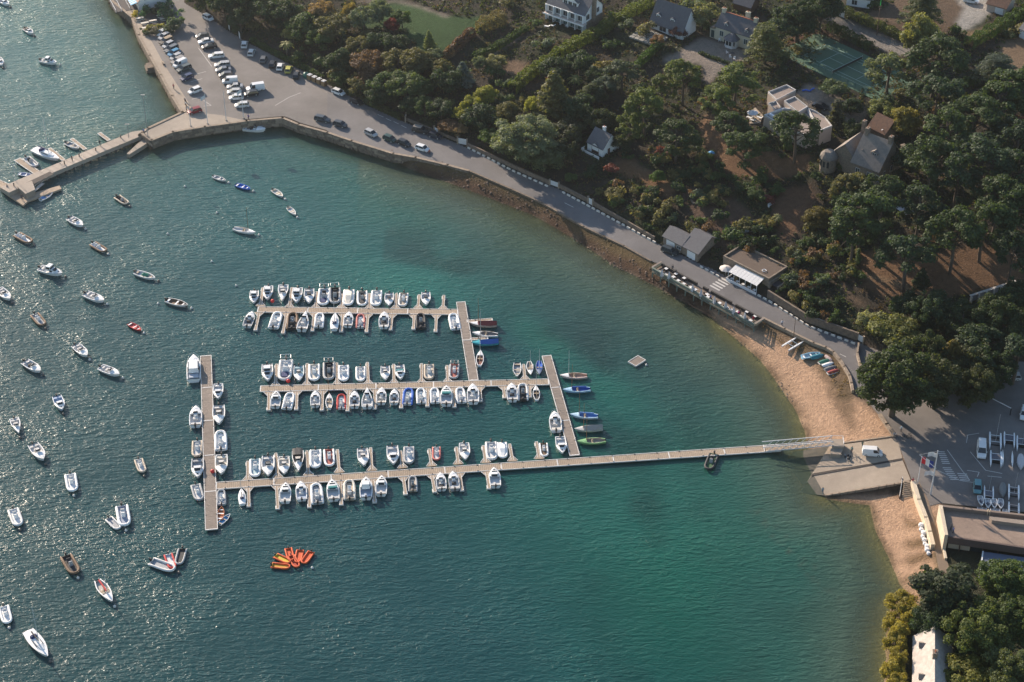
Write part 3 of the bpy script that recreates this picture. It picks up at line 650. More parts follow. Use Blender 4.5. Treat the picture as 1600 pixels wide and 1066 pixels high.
        if 'tent' in e: part(root, 'sail_cover', (), lambda: B().loft([[(x_, -w_, z_), (x_, 0, z_ + h_), (x_, w_, z_)] for x_, w_, z_, h_ in ((-2.7, .55, .58, .75), (-1, .86, .6, .7), (.9, .72, .62, .55), (1.1, .1, .66, .3))], cap=False, closed=False), matt, c2)
        else: part(root, 'boom', ('b' if 'sail' in e else 'p',), lambda: B().tube([(.9, 0, 1.15), (-1.9, 0, 1.1)], .14 if 'sail' in e else .045, 6), matt, c2 if 'sail' in e else (.35, .25, .15))
        return root
    if kind == 'row':
        key = ('row',); part(root, 'hull', key, lambda: hullshell(5.5, 2.0, .6, .78, 2.1, .13, .18)[0], paint, c1); part(root, 'floor_boards', key, lambda: hullshell(5.5, 2.0, .6, .78, 2.1, .13, .18)[1], matt, c2)
        part(root, 'thwart', key, lambda: B().box(-.25, .1, -.85, .85, .42, .5).box(-2.4, -1.95, -.7, .7, .42, .5).box(1.3, 1.6, -.62, .62, .45, .53), matt, WH if c1 != WH else (.4, .33, .25))
        if 'motor' in e: part(root, 'outboard', ('s',), lambda: outboard(-2.85, .62, .8), black)
        if 'tarp' in e: part(root, 'tarpaulin', (), lambda: B().loft([[(x_, -.6, .6), (x_, 0, .6 + h_), (x_, .6, .6)] for x_, h_ in ((-.8, .1), (-.2, .5), (.4, .35), (.8, .05))], cap=False, closed=False), matt, GN)
        return root
    if kind == 'cruiser':
        key = ('c',); part(root, 'hull', key, lambda: hullshell(5.5, 1.95, .62, .94, 2.6, .12, .35)[0], paint, c1); part(root, 'cockpit', key, lambda: hullshell(5.5, 1.95, .62, .94, 2.6, .12, .35)[1], matt, (.55, .55, .54))
        part(root, 'foredeck', key, lambda: foredeck(5.5, 1.95, .62, .94, 2.6, .5), paint, WH)
        part(root, 'superstructure', key, lambda: B().loft([[(x_, y_ * w_, z_) for y_, z_ in ((-.72, .55), (-.6, h_), (.6, h_), (.72, .55))] for x_, w_, h_ in ((-1.3, 1, 1.35), (.5, .98, 1.4), (1.1, .85, .95))]), paint, WH)
        part(root, 'cabin_window', key, lambda: B().quadv([(.55, -.5, 1.42), (1.06, -.44, 1.03), (1.06, .44, 1.03), (.55, .5, 1.42)]).box(-1.2, .45, -.735, .735, .9, 1.2), glass)
        part(root, 'cockpit_sole', key, lambda: B().box(-2.55, -1.35, -.65, .65, .42, .5).box(-2.5, -2.2, -.65, .65, .5, .75), matt, (.42, .46, .52))
        part(root, 'pulpit_rail', key, lambda: B().tube([(.6, -.85, .95), (1.9, -.65, 1.1), (2.7, 0, 1.15), (1.9, .65, 1.1), (.6, .85, .95)], .02, 4), steel)
        return root
    if kind == 'yacht':
        key = ('y',); part(root, 'hull', key, lambda: hullshell(5.5, 1.75, .55, .8, 2.0, .35, .3, .4, .15)[0], paint, c1); part(root, 'cockpit', key, lambda: B().box(-2.5, -.9, -.4, .4, .3, .50), matt, (.30, .26, .22))
        part(root, 'deck', key, lambda: foredeck(5.5, 1.75, .55, .8, 2.0, .02, k=.4, sheer=.15), paint, WH)
        part(root, 'coachroof', key, lambda: B().loft([[(x_, -w_, .6), (x_, -w_ * .8, .6 + h_), (x_, w_ * .8, .6 + h_), (x_, w_, .6)] for x_, w_, h_ in ((-.9, .5, .28), (.6, .42, .26), (1.5, .2, .12))]), paint, WH)
        part(root, 'cabin_window', ('y',), lambda: B().box(-.6, .7, -.47, -.42, .70, .80).box(-.6, .7, .42, .47, .70, .80), glass)
        part(root, 'sprayhood', key, lambda: B().loft([[(x_, -.45, .7), (x_, -.36, .7 + h_), (x_, .36, .7 + h_), (x_, .45, .7)] for x_, h_ in ((-1.15, .42), (-.85, .4), (-.6, .15))]), matt, NV)
        part(root, 'mast', ('y',), lambda: B().tube([(.5, 0, .5), (.5, 0, 7.0)], [.05, .04], 6).tube([(.5, -.55, 3.1), (.5, .55, 3.1)], .025, 4).tube([(.5, -.45, 4.9), (.5, .45, 4.9)], .025, 4), M('silver_spar', (.6, .6, .58), .45))
        part(root, 'boom', ('y',), lambda: B().tube([(.45, 0, 1.35), (-1.5, 0, 1.3)], .09, 6), matt, c2)
        return root
_o = ['first', 'second', 'third', 'fourth', 'fifth', 'sixth', 'seventh', 'eighth', 'ninth', 'tenth', 'eleventh', 'twelfth', 'thirteenth', 'fourteenth', 'fifteenth', 'sixteenth', 'seventeenth', 'eighteenth', 'nineteenth', 'twentieth']
ORD = _o + ['twenty-' + w_ for w_ in _o[:9]] + ['thirtieth'] + ['thirty-' + w_ for w_ in _o[:9]] + ['fortieth'] + ['forty-' + w_ for w_ in _o[:9]] + ['fiftieth']
def rowof(items, deg, where, group):
    for i, it in enumerate(items):
        kind, px, py, dd, L, c1, c2, ex, look = it
        boat(kind, px, py, deg + dd, L, '%s, %s from left, %s' % (look, ORD[i], where), group, c1, c2, ex)
D, U = 90, -90
rowof([('cabin',397,465,4,5.2,WH,None,'pilot','small white cabin boat'),('cabin',418.5,459,8,5.6,WH,None,'pilot','white cabin boat'),('open',442,460,5,6.6,WH,None,'sharp','white open boat with a sharp pointed bow'),
 ('cabin',464,463,8,6.0,WH,None,'pilot','white boat with a rounded cabin'),('open',483,464,3,5.9,WH,None,'dk','white open boat with a dark windscreen'),('rib',506,465,6,7.0,WH,LG,'pad dk arch','white inflatable with navy cushions and an arch'),
 ('rib',523.5,463,0,6.8,GY_,DK,'dk arch','dark inflatable with a steel arch'),('rib',544.5,466,6,6.6,WH,CR,'cover','white inflatable under a cream cover'),('rib',566,467,0,6.2,WH,BG,'pad dkpad dk','pale inflatable with a black cushion'),
 ('rib',588,467,5,6.4,WH,LG,'','white inflatable with an open deck'),('open',608,469,2,5.2,WH,None,'dk','small white open boat'),('rib',630,469,7,5.6,LG,BG,'','small grey inflatable'),('open',665.4,468,0,5.3,WH,None,'dk','white open boat with a dark console')],
 D, 'northern pontoon, north side', 'boats on the north side of the northern pontoon')
rowof([('open',390,500,20,5.6,LG,GY_,'dk','grey open boat lying askew'),('rib',431,501,18,6.4,WH,LG,'','white inflatable lying askew'),('rib',457,502,4,6.4,BR,DK,'dk','black and brown inflatable'),('open',475,503,14,7.0,WH,None,'sharp','long pale open boat with a sharp bow'),
 ('rib',499,501,6,5.6,WH,LG,'','small pale inflatable'),('yacht',523,503,4,6.4,WH,GY_,'','small white sailing boat with a mast'),('open',544.5,500,6,5.4,WH,None,'','white open boat with a pale console'),('rib',563.5,502,2,5.3,(.5,.16,.14),LG,'','small red and white inflatable'),
 ('open',600,501,2,5.8,WH,None,'dkpad dk','white open boat with a black sun pad'),('rib',657.5,502,-3,5.8,DK,DK,'dk','black inflatable'),('rib',710,503,-12,6.2,WH,WH,'','white inflatable tucked against the linking pier')],
 U, 'northern pontoon, south side', 'boats on the south side of the northern pontoon')
def row2():
    rowof([('cabin',418,584,-2,6.2,WH,None,'pilot','white cabin boat with dark windows'),('rib',446,580,6,7.8,LG,WH,'pad arch','large pale inflatable with navy cushions'),('open',467,585,0,5.7,WH,(.40,.55,.58),'','white open boat with a turquoise trim'),('rib',491,583,0,6.3,WH,CR,'','cream and white inflatable'),
 ('rib',514,581,0,6.7,GY_,DK,'dk arch','black inflatable with a steel arch'),('rib',537,584,0,6.0,WH,WH,'','white inflatable with a white deck'),('rib',563.5,585,0,5.5,WH,LG,'','short white inflatable'),('open',602,584,0,5.2,WH,None,'','small white open boat'),
 ('cabin',625,583,-4,5.5,WH,None,'teal','white boat with a green windscreen cover'),('rib',670.5,582,0,5.8,BG,CR,'','beige inflatable'),('rib',709.6,581,4,5.6,GY_,(.4,.12,.1),'arch','grey inflatable with red seats'),
 ('row',808,578.5,0,5.2,WH,GY_,'','white rowing boat'),('dinghy',828,576,-6,5.0,WH,(.35,.30,.25),'','white sailing dinghy with a bare mast'),('dinghy',842.6,575,0,5.2,(.20,.24,.34),BL,'sail deck2','grey blue sailing dinghy with a furled blue sail')],
 D, 'middle pontoon, north side', 'boats on the north side of the middle pontoon')
row2()
rowof([('cabin',431,625,4,5.4,WH,None,'','white sailing hull with a small hatch'),('rib',451,627,14,5.8,WH,LG,'','white inflatable lying askew'),('open',492.6,624,0,5.2,WH,None,'','small white open boat'),('dinghy',514.5,627,0,5.2,WH,(.5,.46,.40),'wood','white dinghy with a wooden mast'),
 ('rib',533.5,628,0,5.2,RD,LG,'','red inflatable'),('open',554,625,0,5.4,WH,None,'dk','white open boat with a grey console')],
 U, 'middle pontoon, south-west side', 'boats on the south side of the middle pontoon')
rowof([('open',573.7,623,0,6.6,WH,None,'sharp','larger white open boat'),('open',596,619.5,2,5.3,WH,CR,'','white open boat with cream seats'),('open',616,620.5,2,4.9,WH,None,'dk','smallest white open boat'),('rib',637.5,620,6,5.8,BL,LG,'','bright blue inflatable'),
 ('rib',658,619,-4,5.4,WH,LG,'','white inflatable with a grey deck'),('rib',679.5,618.5,-4,5.3,WH,WH,'','plain white inflatable'),('cabin',697.5,619.5,0,6.4,WH,None,'teal','white cabin boat with a green cover'),('rib',720,618,-8,5.4,WH,LG,'','white inflatable turned slightly'),
 ('open',739,616.5,-2,6.4,WH,None,'','long white open boat'),('open',800,614,-4,5.9,WH,None,'dk','white open boat with dark seats'),('rib',817,613,-2,5.9,LG,DK,'dk','grey inflatable with a black deck'),('dinghy',838,614,-4,5.0,WH,DK,'','white dinghy with a dark cockpit')],
 U, 'middle pontoon, south-east side', 'boats on the south side of the middle pontoon, east half')
rowof([('rib',398.8,732,0,6.0,WH,(.45,.58,.60),'','white inflatable with turquoise seats'),('open',419,730,0,6.6,WH,None,'dk','white open boat with a long foredeck'),('open',444,729,0,5.8,WH,CR,'','white open boat with cream seats'),('open',466,723,-2,6.8,WH,DK,'sharp bimini','sharp bowed white boat with a grey hood'),
 ('rib',493,718,0,6.2,WH,WH,'','white inflatable with a white console'),('rib',514.6,716,-4,5.8,WH,(.4,.12,.1),'','white inflatable with red straps'),('open',567.5,716,-6,5.8,WH,None,'','white open boat alone in its berth'),('cabin',614,713,-4,6.2,WH,None,'','white cabin boat with a sliding door'),
 ('rib',639,712,0,5.8,GY_,WH,'','grey and white inflatable'),('rib',682,709,0,4.6,(.5,.14,.12),LG,'','small red and white inflatable'),('open',726,707,-4,5.6,WH,None,'','white open boat with a pale deck'),('rib',768,705.5,-4,6.2,LG,LG,'','large light grey inflatable'),
 ('rib',785,704,-4,5.4,WH,WH,'cover','white inflatable under a white cover'),('rib',850,703,-6,4.6,WH,BR,'','small white inflatable with a brown deck')],
 D, 'longest pontoon, north side', 'boats on the north side of the longest pontoon')
rowof([('yacht',378,776,-4,5.0,WH,DK,'','small white double ended boat'),('cabin',446,771,2,5.8,WH,None,'','white cabin boat with two round seats'),('open',470.7,768,-4,5.6,WH,(.45,.52,.62),'','white open boat with a blue deck'),('rib',495,772,-6,6.4,WH,GY_,'arch','white inflatable with twin engines'),
 ('cabin',520,767,-6,6.2,WH,None,'teal','white cabin boat with a green window'),('rib',546,766,-2,6.2,CR,BG,'','cream inflatable with a tan deck'),('cabin',572,764,0,6.4,WH,(.45,.52,.62),'pilot','white wheelhouse boat with a blue deck'),('cabin',596,760,2,5.8,WH,None,'','white cabin boat with a narrow dark window'),
 ('rib',645,756,-2,4.8,GY_,BG,'dk','small grey inflatable'),('open',689,753,-6,5.2,WH,None,'dkpad','white open boat with a dark pad'),('open',709,752,-8,5.6,GY_,LG,'dk','grey open boat'),('cabin',773,747,-6,5.8,WH,None,'','white cabin boat alone at the last finger')],
 U, 'longest pontoon, south side', 'boats on the south side of the longest pontoon')
gp = 'boats along the outer breakwater pier'
boat('cruiser', 303, 577, -90, 9.0, 'large white motor cruiser at the top of the outer pier', gp)
boat('open', 306, 652, -88, 6.6, 'white boat halfway along the seaward side of the outer pier', gp)
boat('rib', 308, 702, 92, 5.6, 'beige inflatable on the seaward side of the outer pier', gp, BG, LG)
boat('cabin', 309, 733.5, 90, 6.4, 'greyish cabin boat on the seaward side of the outer pier', gp, LG, GY_)
boat('rib', 309, 770, 74, 5.4, 'grey inflatable with a red fuel can near the foot of the outer pier', gp, GY_, LG)
boat('cabin', 341, 613, 92, 5.4, 'small white cabin boat nearest the head of the outer pier, landward side', gp, WH, None, 'dk')
boat('open', 342, 650, 90, 6.6, 'white open boat with two dark seats on the landward side of the outer pier', gp, WH, None, 'dkpad')
boat('rib', 345, 689, -92, 6.6, 'long white inflatable with a white console on the landward side of the outer pier', gp, WH, WH)
boat('open', 346, 728, 92, 6.4, 'white open boat just above the longest walkway, landward side of the outer pier', gp, WH, CR)
boat('rib', 345.8, 777, -92, 4.8, 'small grey inflatable below the longest walkway by the outer pier', gp, GY_, LG)
boat('row', 345, 802, -80, 4.0, 'orange brown plastic dinghy beside the outer pier', gp, (.42,.14,.05), (.45,.16,.06))
boat('row', 351, 811, -42, 3.6, 'tiny white and blue rowing boat by the foot of the outer pier', gp, WH, (.1,.3,.5))
gp = 'boats on the slanting linking piers'
boat('open', 867.5, 660, -96, 6.4, 'white open boat on the inner side of the eastern linking pier', gp, WH, CR)
boat('cabin', 877, 697, 82, 5.6, 'white cabin boat tucked in the corner below the eastern linking pier', gp, WH)
boat('dinghy', 755, 507, 182, 6.4, 'wooden masted dinghy under a dark red tent cover', gp, (.45,.40,.36), (.16,.03,.03), 'tent wood', roll=0)
boat('dinghy', 758, 522.5, 184, 6.0, 'white sailing dinghy with a cluttered cockpit by the western linking pier', gp, WH, (.25,.22,.2), 'motor')
boat('dinghy', 758, 536, 178, 6.2, 'turquoise dinghy under a bright blue tent cover', gp, (.05,.36,.42), (.03,.10,.36), 'tent wood deck2')
boat('dinghy', 750, 560, -86, 5.6, 'white dinghy with a brown cockpit pointing at the western linking pier', gp, WH, (.20,.08,.06), '')
boat('dinghy', 896, 588, 180, 6.2, 'pale dinghy with a reddish cockpit east of the eastern pier', gp, (.62,.50,.46), (.45,.30,.22), 'red')
boat('dinghy', 901, 609.5, 178, 6.2, 'light blue dinghy with a furled dark blue sail', gp, (.36,.55,.70), (.03,.10,.36), 'wood sail deck2')
boat('dinghy', 912.5, 650, 183, 6.2, 'pale blue dinghy with a blue cockpit trim', gp, (.45,.62,.74), (.10,.22,.48), 'wood sail deck2')
boat('dinghy', 919.5, 670.5, 177, 6.2, 'pale grey dinghy under a flat grey cover', gp, (.55,.53,.50), (.28,.26,.25), 'wood tent deck2')
boat('dinghy', 924, 690, 177, 6.2, 'light green dinghy nearest the longest walkway', gp, (.25,.45,.20), (.30,.27,.22), 'wood deck2')
boat('rib', 1111, 722, 112, 5.6, 'black inflatable moored under the long walkway near the gangway', 'boats on the slanting linking piers', DK, (.05,.12,.05), 'dk')

# ---------------------------------------------------------------- boats on moorings, each with its buoy
MO = [('cabin',6,4,30,5.4,WH,None,'','white cabin boat cut by the top left corner of the photo'),('cabin',45,49,35,4.8,WH,BG,'','white cabin boat alone north of the jetty'),('cabin',76,97,10,5.4,WH,None,'pilot','white cabin boat between the jetty and the top edge'),
 ('cabin',0,97,60,5,WH,None,'','white boat half hidden by the left edge, north of the jetty'),('row',343,279,20,4.2,LG,GY_,'motor','small grey tender nearest the quay corner'),('row',380,292,18,4.6,BL,BL,'','bright blue open boat'),
 ('rib',191,313,35,5.0,BG,DK,'dk','dark inflatable with pale tubes'),('open',119,348,30,5.6,WH,None,'','white open boat below the dark inflatable'),('rib',37.6,373,30,6.0,BR,WH,'','brown inflatable with a white deck'),
 ('rib',155,387,32,5.4,BR,WH,'','small brown and white inflatable'),('cabin',80,425,15,6.4,WH,None,'pilot','white cabin boat with a domed roof'),('row',227,431,18,6.0,WH,LG,'tarp motor','white open boat with a green tarpaulin'),
 ('open',148,466,22,6.0,WH,None,'','white open boat with a black outboard'),('row',277,474,15,6.0,LG,BR,'motor','grey open boat cluttered with gear'),('open',7,461,42,5.8,WH,None,'','white open boat cut by the left edge'),
 ('rib',61,500,50,5.6,BR,GY_,'','brown inflatable with a grey deck'),('row',211,511,30,4.4,RD,(.55,.08,.08),'','small red open boat'),('dinghy',382,361,12,6.2,WH,LG,'wood','white sailing dinghy with a wooden mast'),
 ('row',434,302,35,4.6,WH,CR,'motor','small white boat closest to the sea wall'),('row',456,330,45,4.2,WH,LG,'motor','small white and grey boat off the sea wall'),('open',127,549,42,5.6,WH,None,'','white open boat left of the outer pier head'),
 ('open',51,574,32,5.8,WH,None,'dk','white open boat with a dark seat'),('open',172,581,22,5.6,WH,LG,'','white boat with a grey cockpit nearest the outer pier head'),('cabin',93,631,68,5.4,WH,(.4,.5,.65),'','white boat with a blue engine cover'),
 ('open',26,667,72,5.6,WH,None,'sharp','plain white open boat by the left edge'),('open',60,708,55,6.2,WH,None,'','white open boat with two dark seats'),('rib',220,728,70,4.8,BG,LG,'','beige inflatable left of the outer pier'),
 ('rib',112,755,80,6.0,WH,WH,'','wide white inflatable'),('rib',25,809,70,5.8,LG,WH,'','pale inflatable with orange cones'),('rib',193,807,80,6.6,WH,(.3,.34,.42),'','long white inflatable moored beside a smaller one'),
 ('rib',178,818,45,4.4,LG,GY_,'bare','small grey inflatable moored beside a longer one'),('rib',111,883,60,6.2,BR,DK,'dk','black and brown inflatable'),('dinghy',164,925,55,7.4,WH,RD,'sail','white sailing boat with a red boom cover'),
 ('rib',9,961,75,5.2,WH,WH,'','white inflatable at the lower left edge'),('yacht',59.5,1008,52,8.6,WH,DK,'','white sailing yacht at the lower left'),
 ('rib',254.7,884,20,5.8,LG,GY_,'bare','grey inflatable, outermost of three tied together'),('rib',266.6,877,70,4.6,RD,LG,'bare','red inflatable between two grey ones'),('rib',282,870,105,4.8,GY_,DK,'bare','black floored inflatable nearest the orange rafts')]
buoy_m = M('buoy_plastic', usecol=True, rough=0.5, var=0.2)
def buoy(x, y, c, label, r=0.34, group='mooring buoys'):
    o = build('mooring_buoy', cmesh(('buoy', r), lambda: B().ball((0, 0, 0.12), r, 8, 5).cyl(0, 0, 0.3, 0.62, 0.05, 5)), buoy_m, None, (x, y, 0), color=c); tag(o, label, 'buoy', group)
for kind, px, py, dg, L, c1, c2, ex, look in MO:
    o = boat(kind, px, py, dg, L, look + ', on a mooring' if len(look.split()) < 13 else look, 'boats on moorings', c1, c2, ex)
    if kind != 'rib' or px not in (178, 266.6, 282):
        a = o.rotation_euler[2]; buoy(o.location.x + cos(a) * (L / 2 + 1.1), o.location.y + sin(a) * (L / 2 + 1.1), (.6, .58, .54) if rnd.random() > .35 else (.12, .10, .09), 'buoy off the bow of the ' + ' '.join(look.split()[:10]))
for px, py, look in ((289,292,'west of the grey tender'),(339,333,'in open water north of the sailing dinghy'),(331,409,'alone in open water below the sailing dinghy'),(369,447,'just above the northern pontoon'),(1010,571,'beside the wooden raft'),(488,888,'beside the orange rafts'),(262,366,'in the sun glitter'),(247,475,'left of the cluttered grey boat')):
    a = P(px, py); buoy(a[0], a[1], (.65, .63, .6), 'small pale mooring buoy ' + look, 0.3)
for px, py, dg, c, look in ((439,884,186,(.55,.30,.03),'lowest, with a yellow inside'),(442,873,205,(.60,.42,.03),'with a green and yellow inside'),(453,866,255,OR,'at the middle of the fan'),(467,869,282,OR,'right of the middle of the fan'),(480,871,305,OR,'at the right end of the fan'),(460,877,240,(.40,.05,.02),'nearest the shared buoy')):
    boat('rib', px, py, dg + 180, 3.9, 'small orange sailing school raft %s' % look, 'orange rafts tied in a fan', OR, c, 'bare', name='orange_raft', cat='raft')
for px, py, z, look in ((426,471,.5,'on the northern pontoon by the pointed boat'),(450.5,596,.5,'on the middle pontoon by the large inflatable'),(332,737,.5,'on the edge of the outer pier'),(80,259,2.0,'at the bow of the moored yacht')):
    a = P(px, py, z + .3); build_o = build('red_fender', cmesh(('fender',), lambda: B().ball((0, 0, 0.4), 0.5, 8, 6)), buoy_m, None, (a[0], a[1], z if z < 1 else 0.9), color=(.55, .02, .02)); tag(build_o, 'round red fender ball ' + look, 'fender', 'red fender balls')
boat('yacht', 73, 243, 22, 9.5, 'white sailing yacht with a navy sprayhood berthed at the jetty', 'boats at the jetty', WH, NV)
boat('rib', 49, 254, 40, 6.0, 'grey inflatable with a pale cover berthed at the jetty', 'boats at the jetty', GY_, LG, 'dk')
boat('row', 113, 228, 25, 5.2, 'small white boat with a red can berthed at the jetty', 'boats at the jetty', WH, GY_, 'motor')
boat('row', 41, 273, 8, 4.2, 'small pale blue dinghy at the left end of the jetty', 'boats at the jetty', (.5,.55,.65), (.3,.35,.5))
boat('row', 72.6, 307, -28, 4.2, 'blue and white dinghy tied under the low landing stage', 'boats at the jetty', WH, (.15,.3,.55))
boat('open', 398, 202.5, 5, 6.2, 'white open boat lying against the quay wall below the flagpoles', 'boats at the jetty', WH, None, 'dk')
# ---------------------------------------------------------------- cars
carp = M('car_paint', rough=0.28, var=0.06, usecol=True)
cglass = M('car_glass', (0.02, 0.025, 0.03), 0.06, 0.1)
tyre = M('tyre_rubber', (0.015, 0.015, 0.015), 0.8, 0.2)
lampm = M('lamp_lens', (0.55, 0.55, 0.52), 0.15, 0.1)
def carbody(kind):
    L, Wd, Hh = dict(hatch=(4.0, 1.72, 1.46), estate=(4.55, 1.78, 1.5), suv=(4.5, 1.85, 1.7), van=(4.3, 1.8, 1.85), bigvan=(5.0, 1.95, 2.1), saloon=(4.5, 1.76, 1.44), pickup=(5.0, 1.82, 1.7))[kind]
    hb = 0.9 if kind in ('hatch', 'estate', 'saloon') else 1.05
    h2 = L / 2
    def sec(x, w_, z0, z1, r=0.1): return [(x, -w_ / 2, z0), (x, w_ / 2, z0), (x, w_ / 2, z1 - r), (x, w_ / 2 - r, z1), (x, -w_ / 2 + r, z1), (x, -w_ / 2, z1 - r)]
    body = B().loft([sec(-h2, Wd * .84, .42, hb * .82), sec(-h2 + .12, Wd * .94, .26, hb * .96), sec(-h2 + .6, Wd, .22, hb + .02), sec(0, Wd, .22, hb), sec(h2 - 1.25, Wd, .22, hb - .01), sec(h2 - .45, Wd * .96, .24, hb - .14), sec(h2 - .1, Wd * .88, .28, hb - .26), sec(h2, Wd * .74, .36, hb - .36)])
    if kind == 'pickup': rear, rt, ft, fr = -.35, -.25, .55, 1.15
    elif kind == 'saloon': rear, rt, ft, fr = -h2 + .75, -h2 + 1.35, .35, 1.15
    elif kind in ('van', 'bigvan'): rear, rt, ft, fr = -h2 + .03, -h2 + .1, .85, 1.45
    else: rear, rt, ft, fr = -h2 + .12, -h2 + (.5 if kind == 'hatch' else .35), .40, 1.15
    gw = Wd - .12; tw = Wd * .76
    g = B().loft([[(x0, -gw / 2, hb - .02), (x0, gw / 2, hb - .02), (x1, tw / 2, Hh - .06), (x1, -tw / 2, Hh - .06)] for x0, x1 in ((rear, rt), (fr, ft))])
    rf = B().loft([[(x, -tw / 2 * k, z) for k, z in ((1.06, Hh - .085), (.97, Hh - .01), (-.97, Hh - .01), (-1.06, Hh - .085))] for x in (rt - .03, (rt + ft) / 2, ft + .03)])
    pl = B()                                                          # window pillars
    for s in (-1, 1):
        a = (rear, s * gw / 2, hb - .02); c_ = (rt, s * tw / 2, Hh - .06); d = (fr, s * gw / 2, hb - .02); e = (ft, s * tw / 2, Hh - .06)
        pl.tube([a, c_], .05, 4).tube([d, e], .045, 4)
        for k in ((.42,) if kind in ('hatch', 'pickup') else (.36, .66)): pl.tube([tuple(a[i] + (d[i] - a[i]) * k for i in range(3)), tuple(c_[i] + (e[i] - c_[i]) * k for i in range(3))], .045, 4)
    if kind in ('van', 'bigvan'):
        xe = .15 if kind == 'van' else .1
        for s in (-1, 1): pl.quadv([(rear, s * (gw / 2 + .01), hb - .02), (xe, s * (gw / 2 + .01), hb - .02), (xe - .05, s * (tw / 2 + .012), Hh - .06), (rt, s * (tw / 2 + .012), Hh - .06)])
        pl.quadv([(rear - .012, -gw / 2, hb - .02), (rear - .012, gw / 2, hb - .02), (rt - .012, tw / 2, Hh - .06), (rt - .012, -tw / 2, Hh - .06)])
    if kind == 'pickup': body.box(-h2 + .05, -.4, -Wd / 2 + .02, -Wd / 2 + .12, hb, hb + .12).box(-h2 + .05, -.4, Wd / 2 - .12, Wd / 2 - .02, hb, hb + .12)
    wh = []
    for x in (-h2 + .82, h2 - .85):
        for s in (-1, 1): wh.append((x, s * (Wd / 2 - .1)))
    return dict(body=body, window=g, roof=rf, pillars=pl, wheels=wh, L=L, W=Wd, hb=hb)
CARS = {}
def wheel_b():
    b = B(); n = 12; b.loft([[(r * cos(2 * pi * k / n), y, .31 + r * sin(2 * pi * k / n)) for k in range(n)] for r, y in ((.26, -.11), (.31, -.08), (.31, .08), (.26, .11))]); return b
def rim_b():
    b = B(); n = 10; b.loft([[(r * cos(2 * pi * k / n), y, .31 + r * sin(2 * pi * k / n)) for k in range(n)] for r, y in ((.17, -.122), (.17, .122))]); return b
def car(kind, px, py, deg, c, label, group, z=LZ + 0.01, name=None, scale=1.0, roofc=None):
    if kind not in CARS: CARS[kind] = carbody(kind)
    k = CARS[kind]; scale *= 1.06; x, y, _ = P(px, py, z + 0.6)
    nm = name or {'van': 'parked_van', 'bigvan': 'parked_van', 'pickup': 'pickup_truck'}.get(kind, 'parked_car')
    root = empty(nm, (x, y, z), hdg(px, py, deg), label, {'van': 'van', 'bigvan': 'van', 'pickup': 'pickup truck'}.get(kind, 'car'), group, scale)
    build('body', cmesh((nm, kind, 'b'), lambda: k['body']), carp, root, color=c)
    build('window', cmesh((nm, kind, 'g'), lambda: k['window']), cglass, root)
    build('roof', cmesh((nm, kind, 'r'), lambda: k['roof']), carp, root, color=roofc or c)
    build('window_frame', cmesh((nm, kind, 'p'), lambda: k['pillars']), carp, root, color=c)
    for x_, y_ in k['wheels']:
        t_ = build('wheel', cmesh(('wheel',), wheel_b), tyre, root, (x_, y_, 0)); build('rim', cmesh(('rim',), rim_b), lampm, t_)
    for s in (-1, 1):
        build('headlight', cmesh(('hl', kind), lambda: B().box(-.16, .02, -.17, .17, -.09, .06, .02)), lampm, root, (k['L'] / 2 - .07, s * k['W'] * .30, k['hb'] - .32))
        build('wing_mirror', cmesh(('wm',), lambda: B().box(-.08, .08, -.1, .1, -.06, .06)), carp, root, (1.0, s * (k['W'] / 2 + .08), k['hb'] + .04), color=c)
    return root
cWH, cSI, cGR, cBK, cNV, cBL, cRD = (.70, .70, .69), (.38, .38, .38), (.12, .125, .13), (.018, .018, .02), (.025, .035, .09), (.05, .22, .38), (.22, .02, .025)
g1 = 'cars parked side by side along the promenade'
for kind, px, py, dg, c, look in (('hatch',253.6,51,155,cWH,'white car next to the restaurant garden, first of the promenade row'),('hatch',256.6,57,153,cSI,'silver hatchback, second from the restaurant garden in the promenade row'),
 ('estate',259.5,63.5,155,(.10,.075,.05),'dark brown car with a beige roof, third in the promenade row'),('hatch',263,70,155,cSI,'silver car between the brown car and the grey car in the promenade row'),('estate',267.5,76.5,155,cGR,'grey estate car just above the bright blue car'),
 ('hatch',271.6,82.6,155,cBL,'bright blue car in the promenade row'),('hatch',275,89,155,cSI,'silver car just below the bright blue car'),('estate',277.5,94.5,155,(.28,.25,.22),'champagne grey car beside the white van, promenade row'),
 ('van',281,100,155,cWH,'white van in the promenade row'),('estate',287.3,107,158,(.07,.085,.08),'dark green grey estate car just below the white van, promenade row'),('hatch',292,121,158,cNV,'navy blue car standing apart below the promenade row'),
 ('hatch',304.3,141.5,160,cWH,'silver white hatchback alone beside an empty bay'),('hatch',304,173,165,cRD,'dark red car beside the motorbikes at the quay corner')):
    o = car(kind, px, py, dg, c, look, g1, roofc=(.36, .26, .15) if 'beige roof' in look else None)
g2 = 'cars parked in the middle row of the car park'
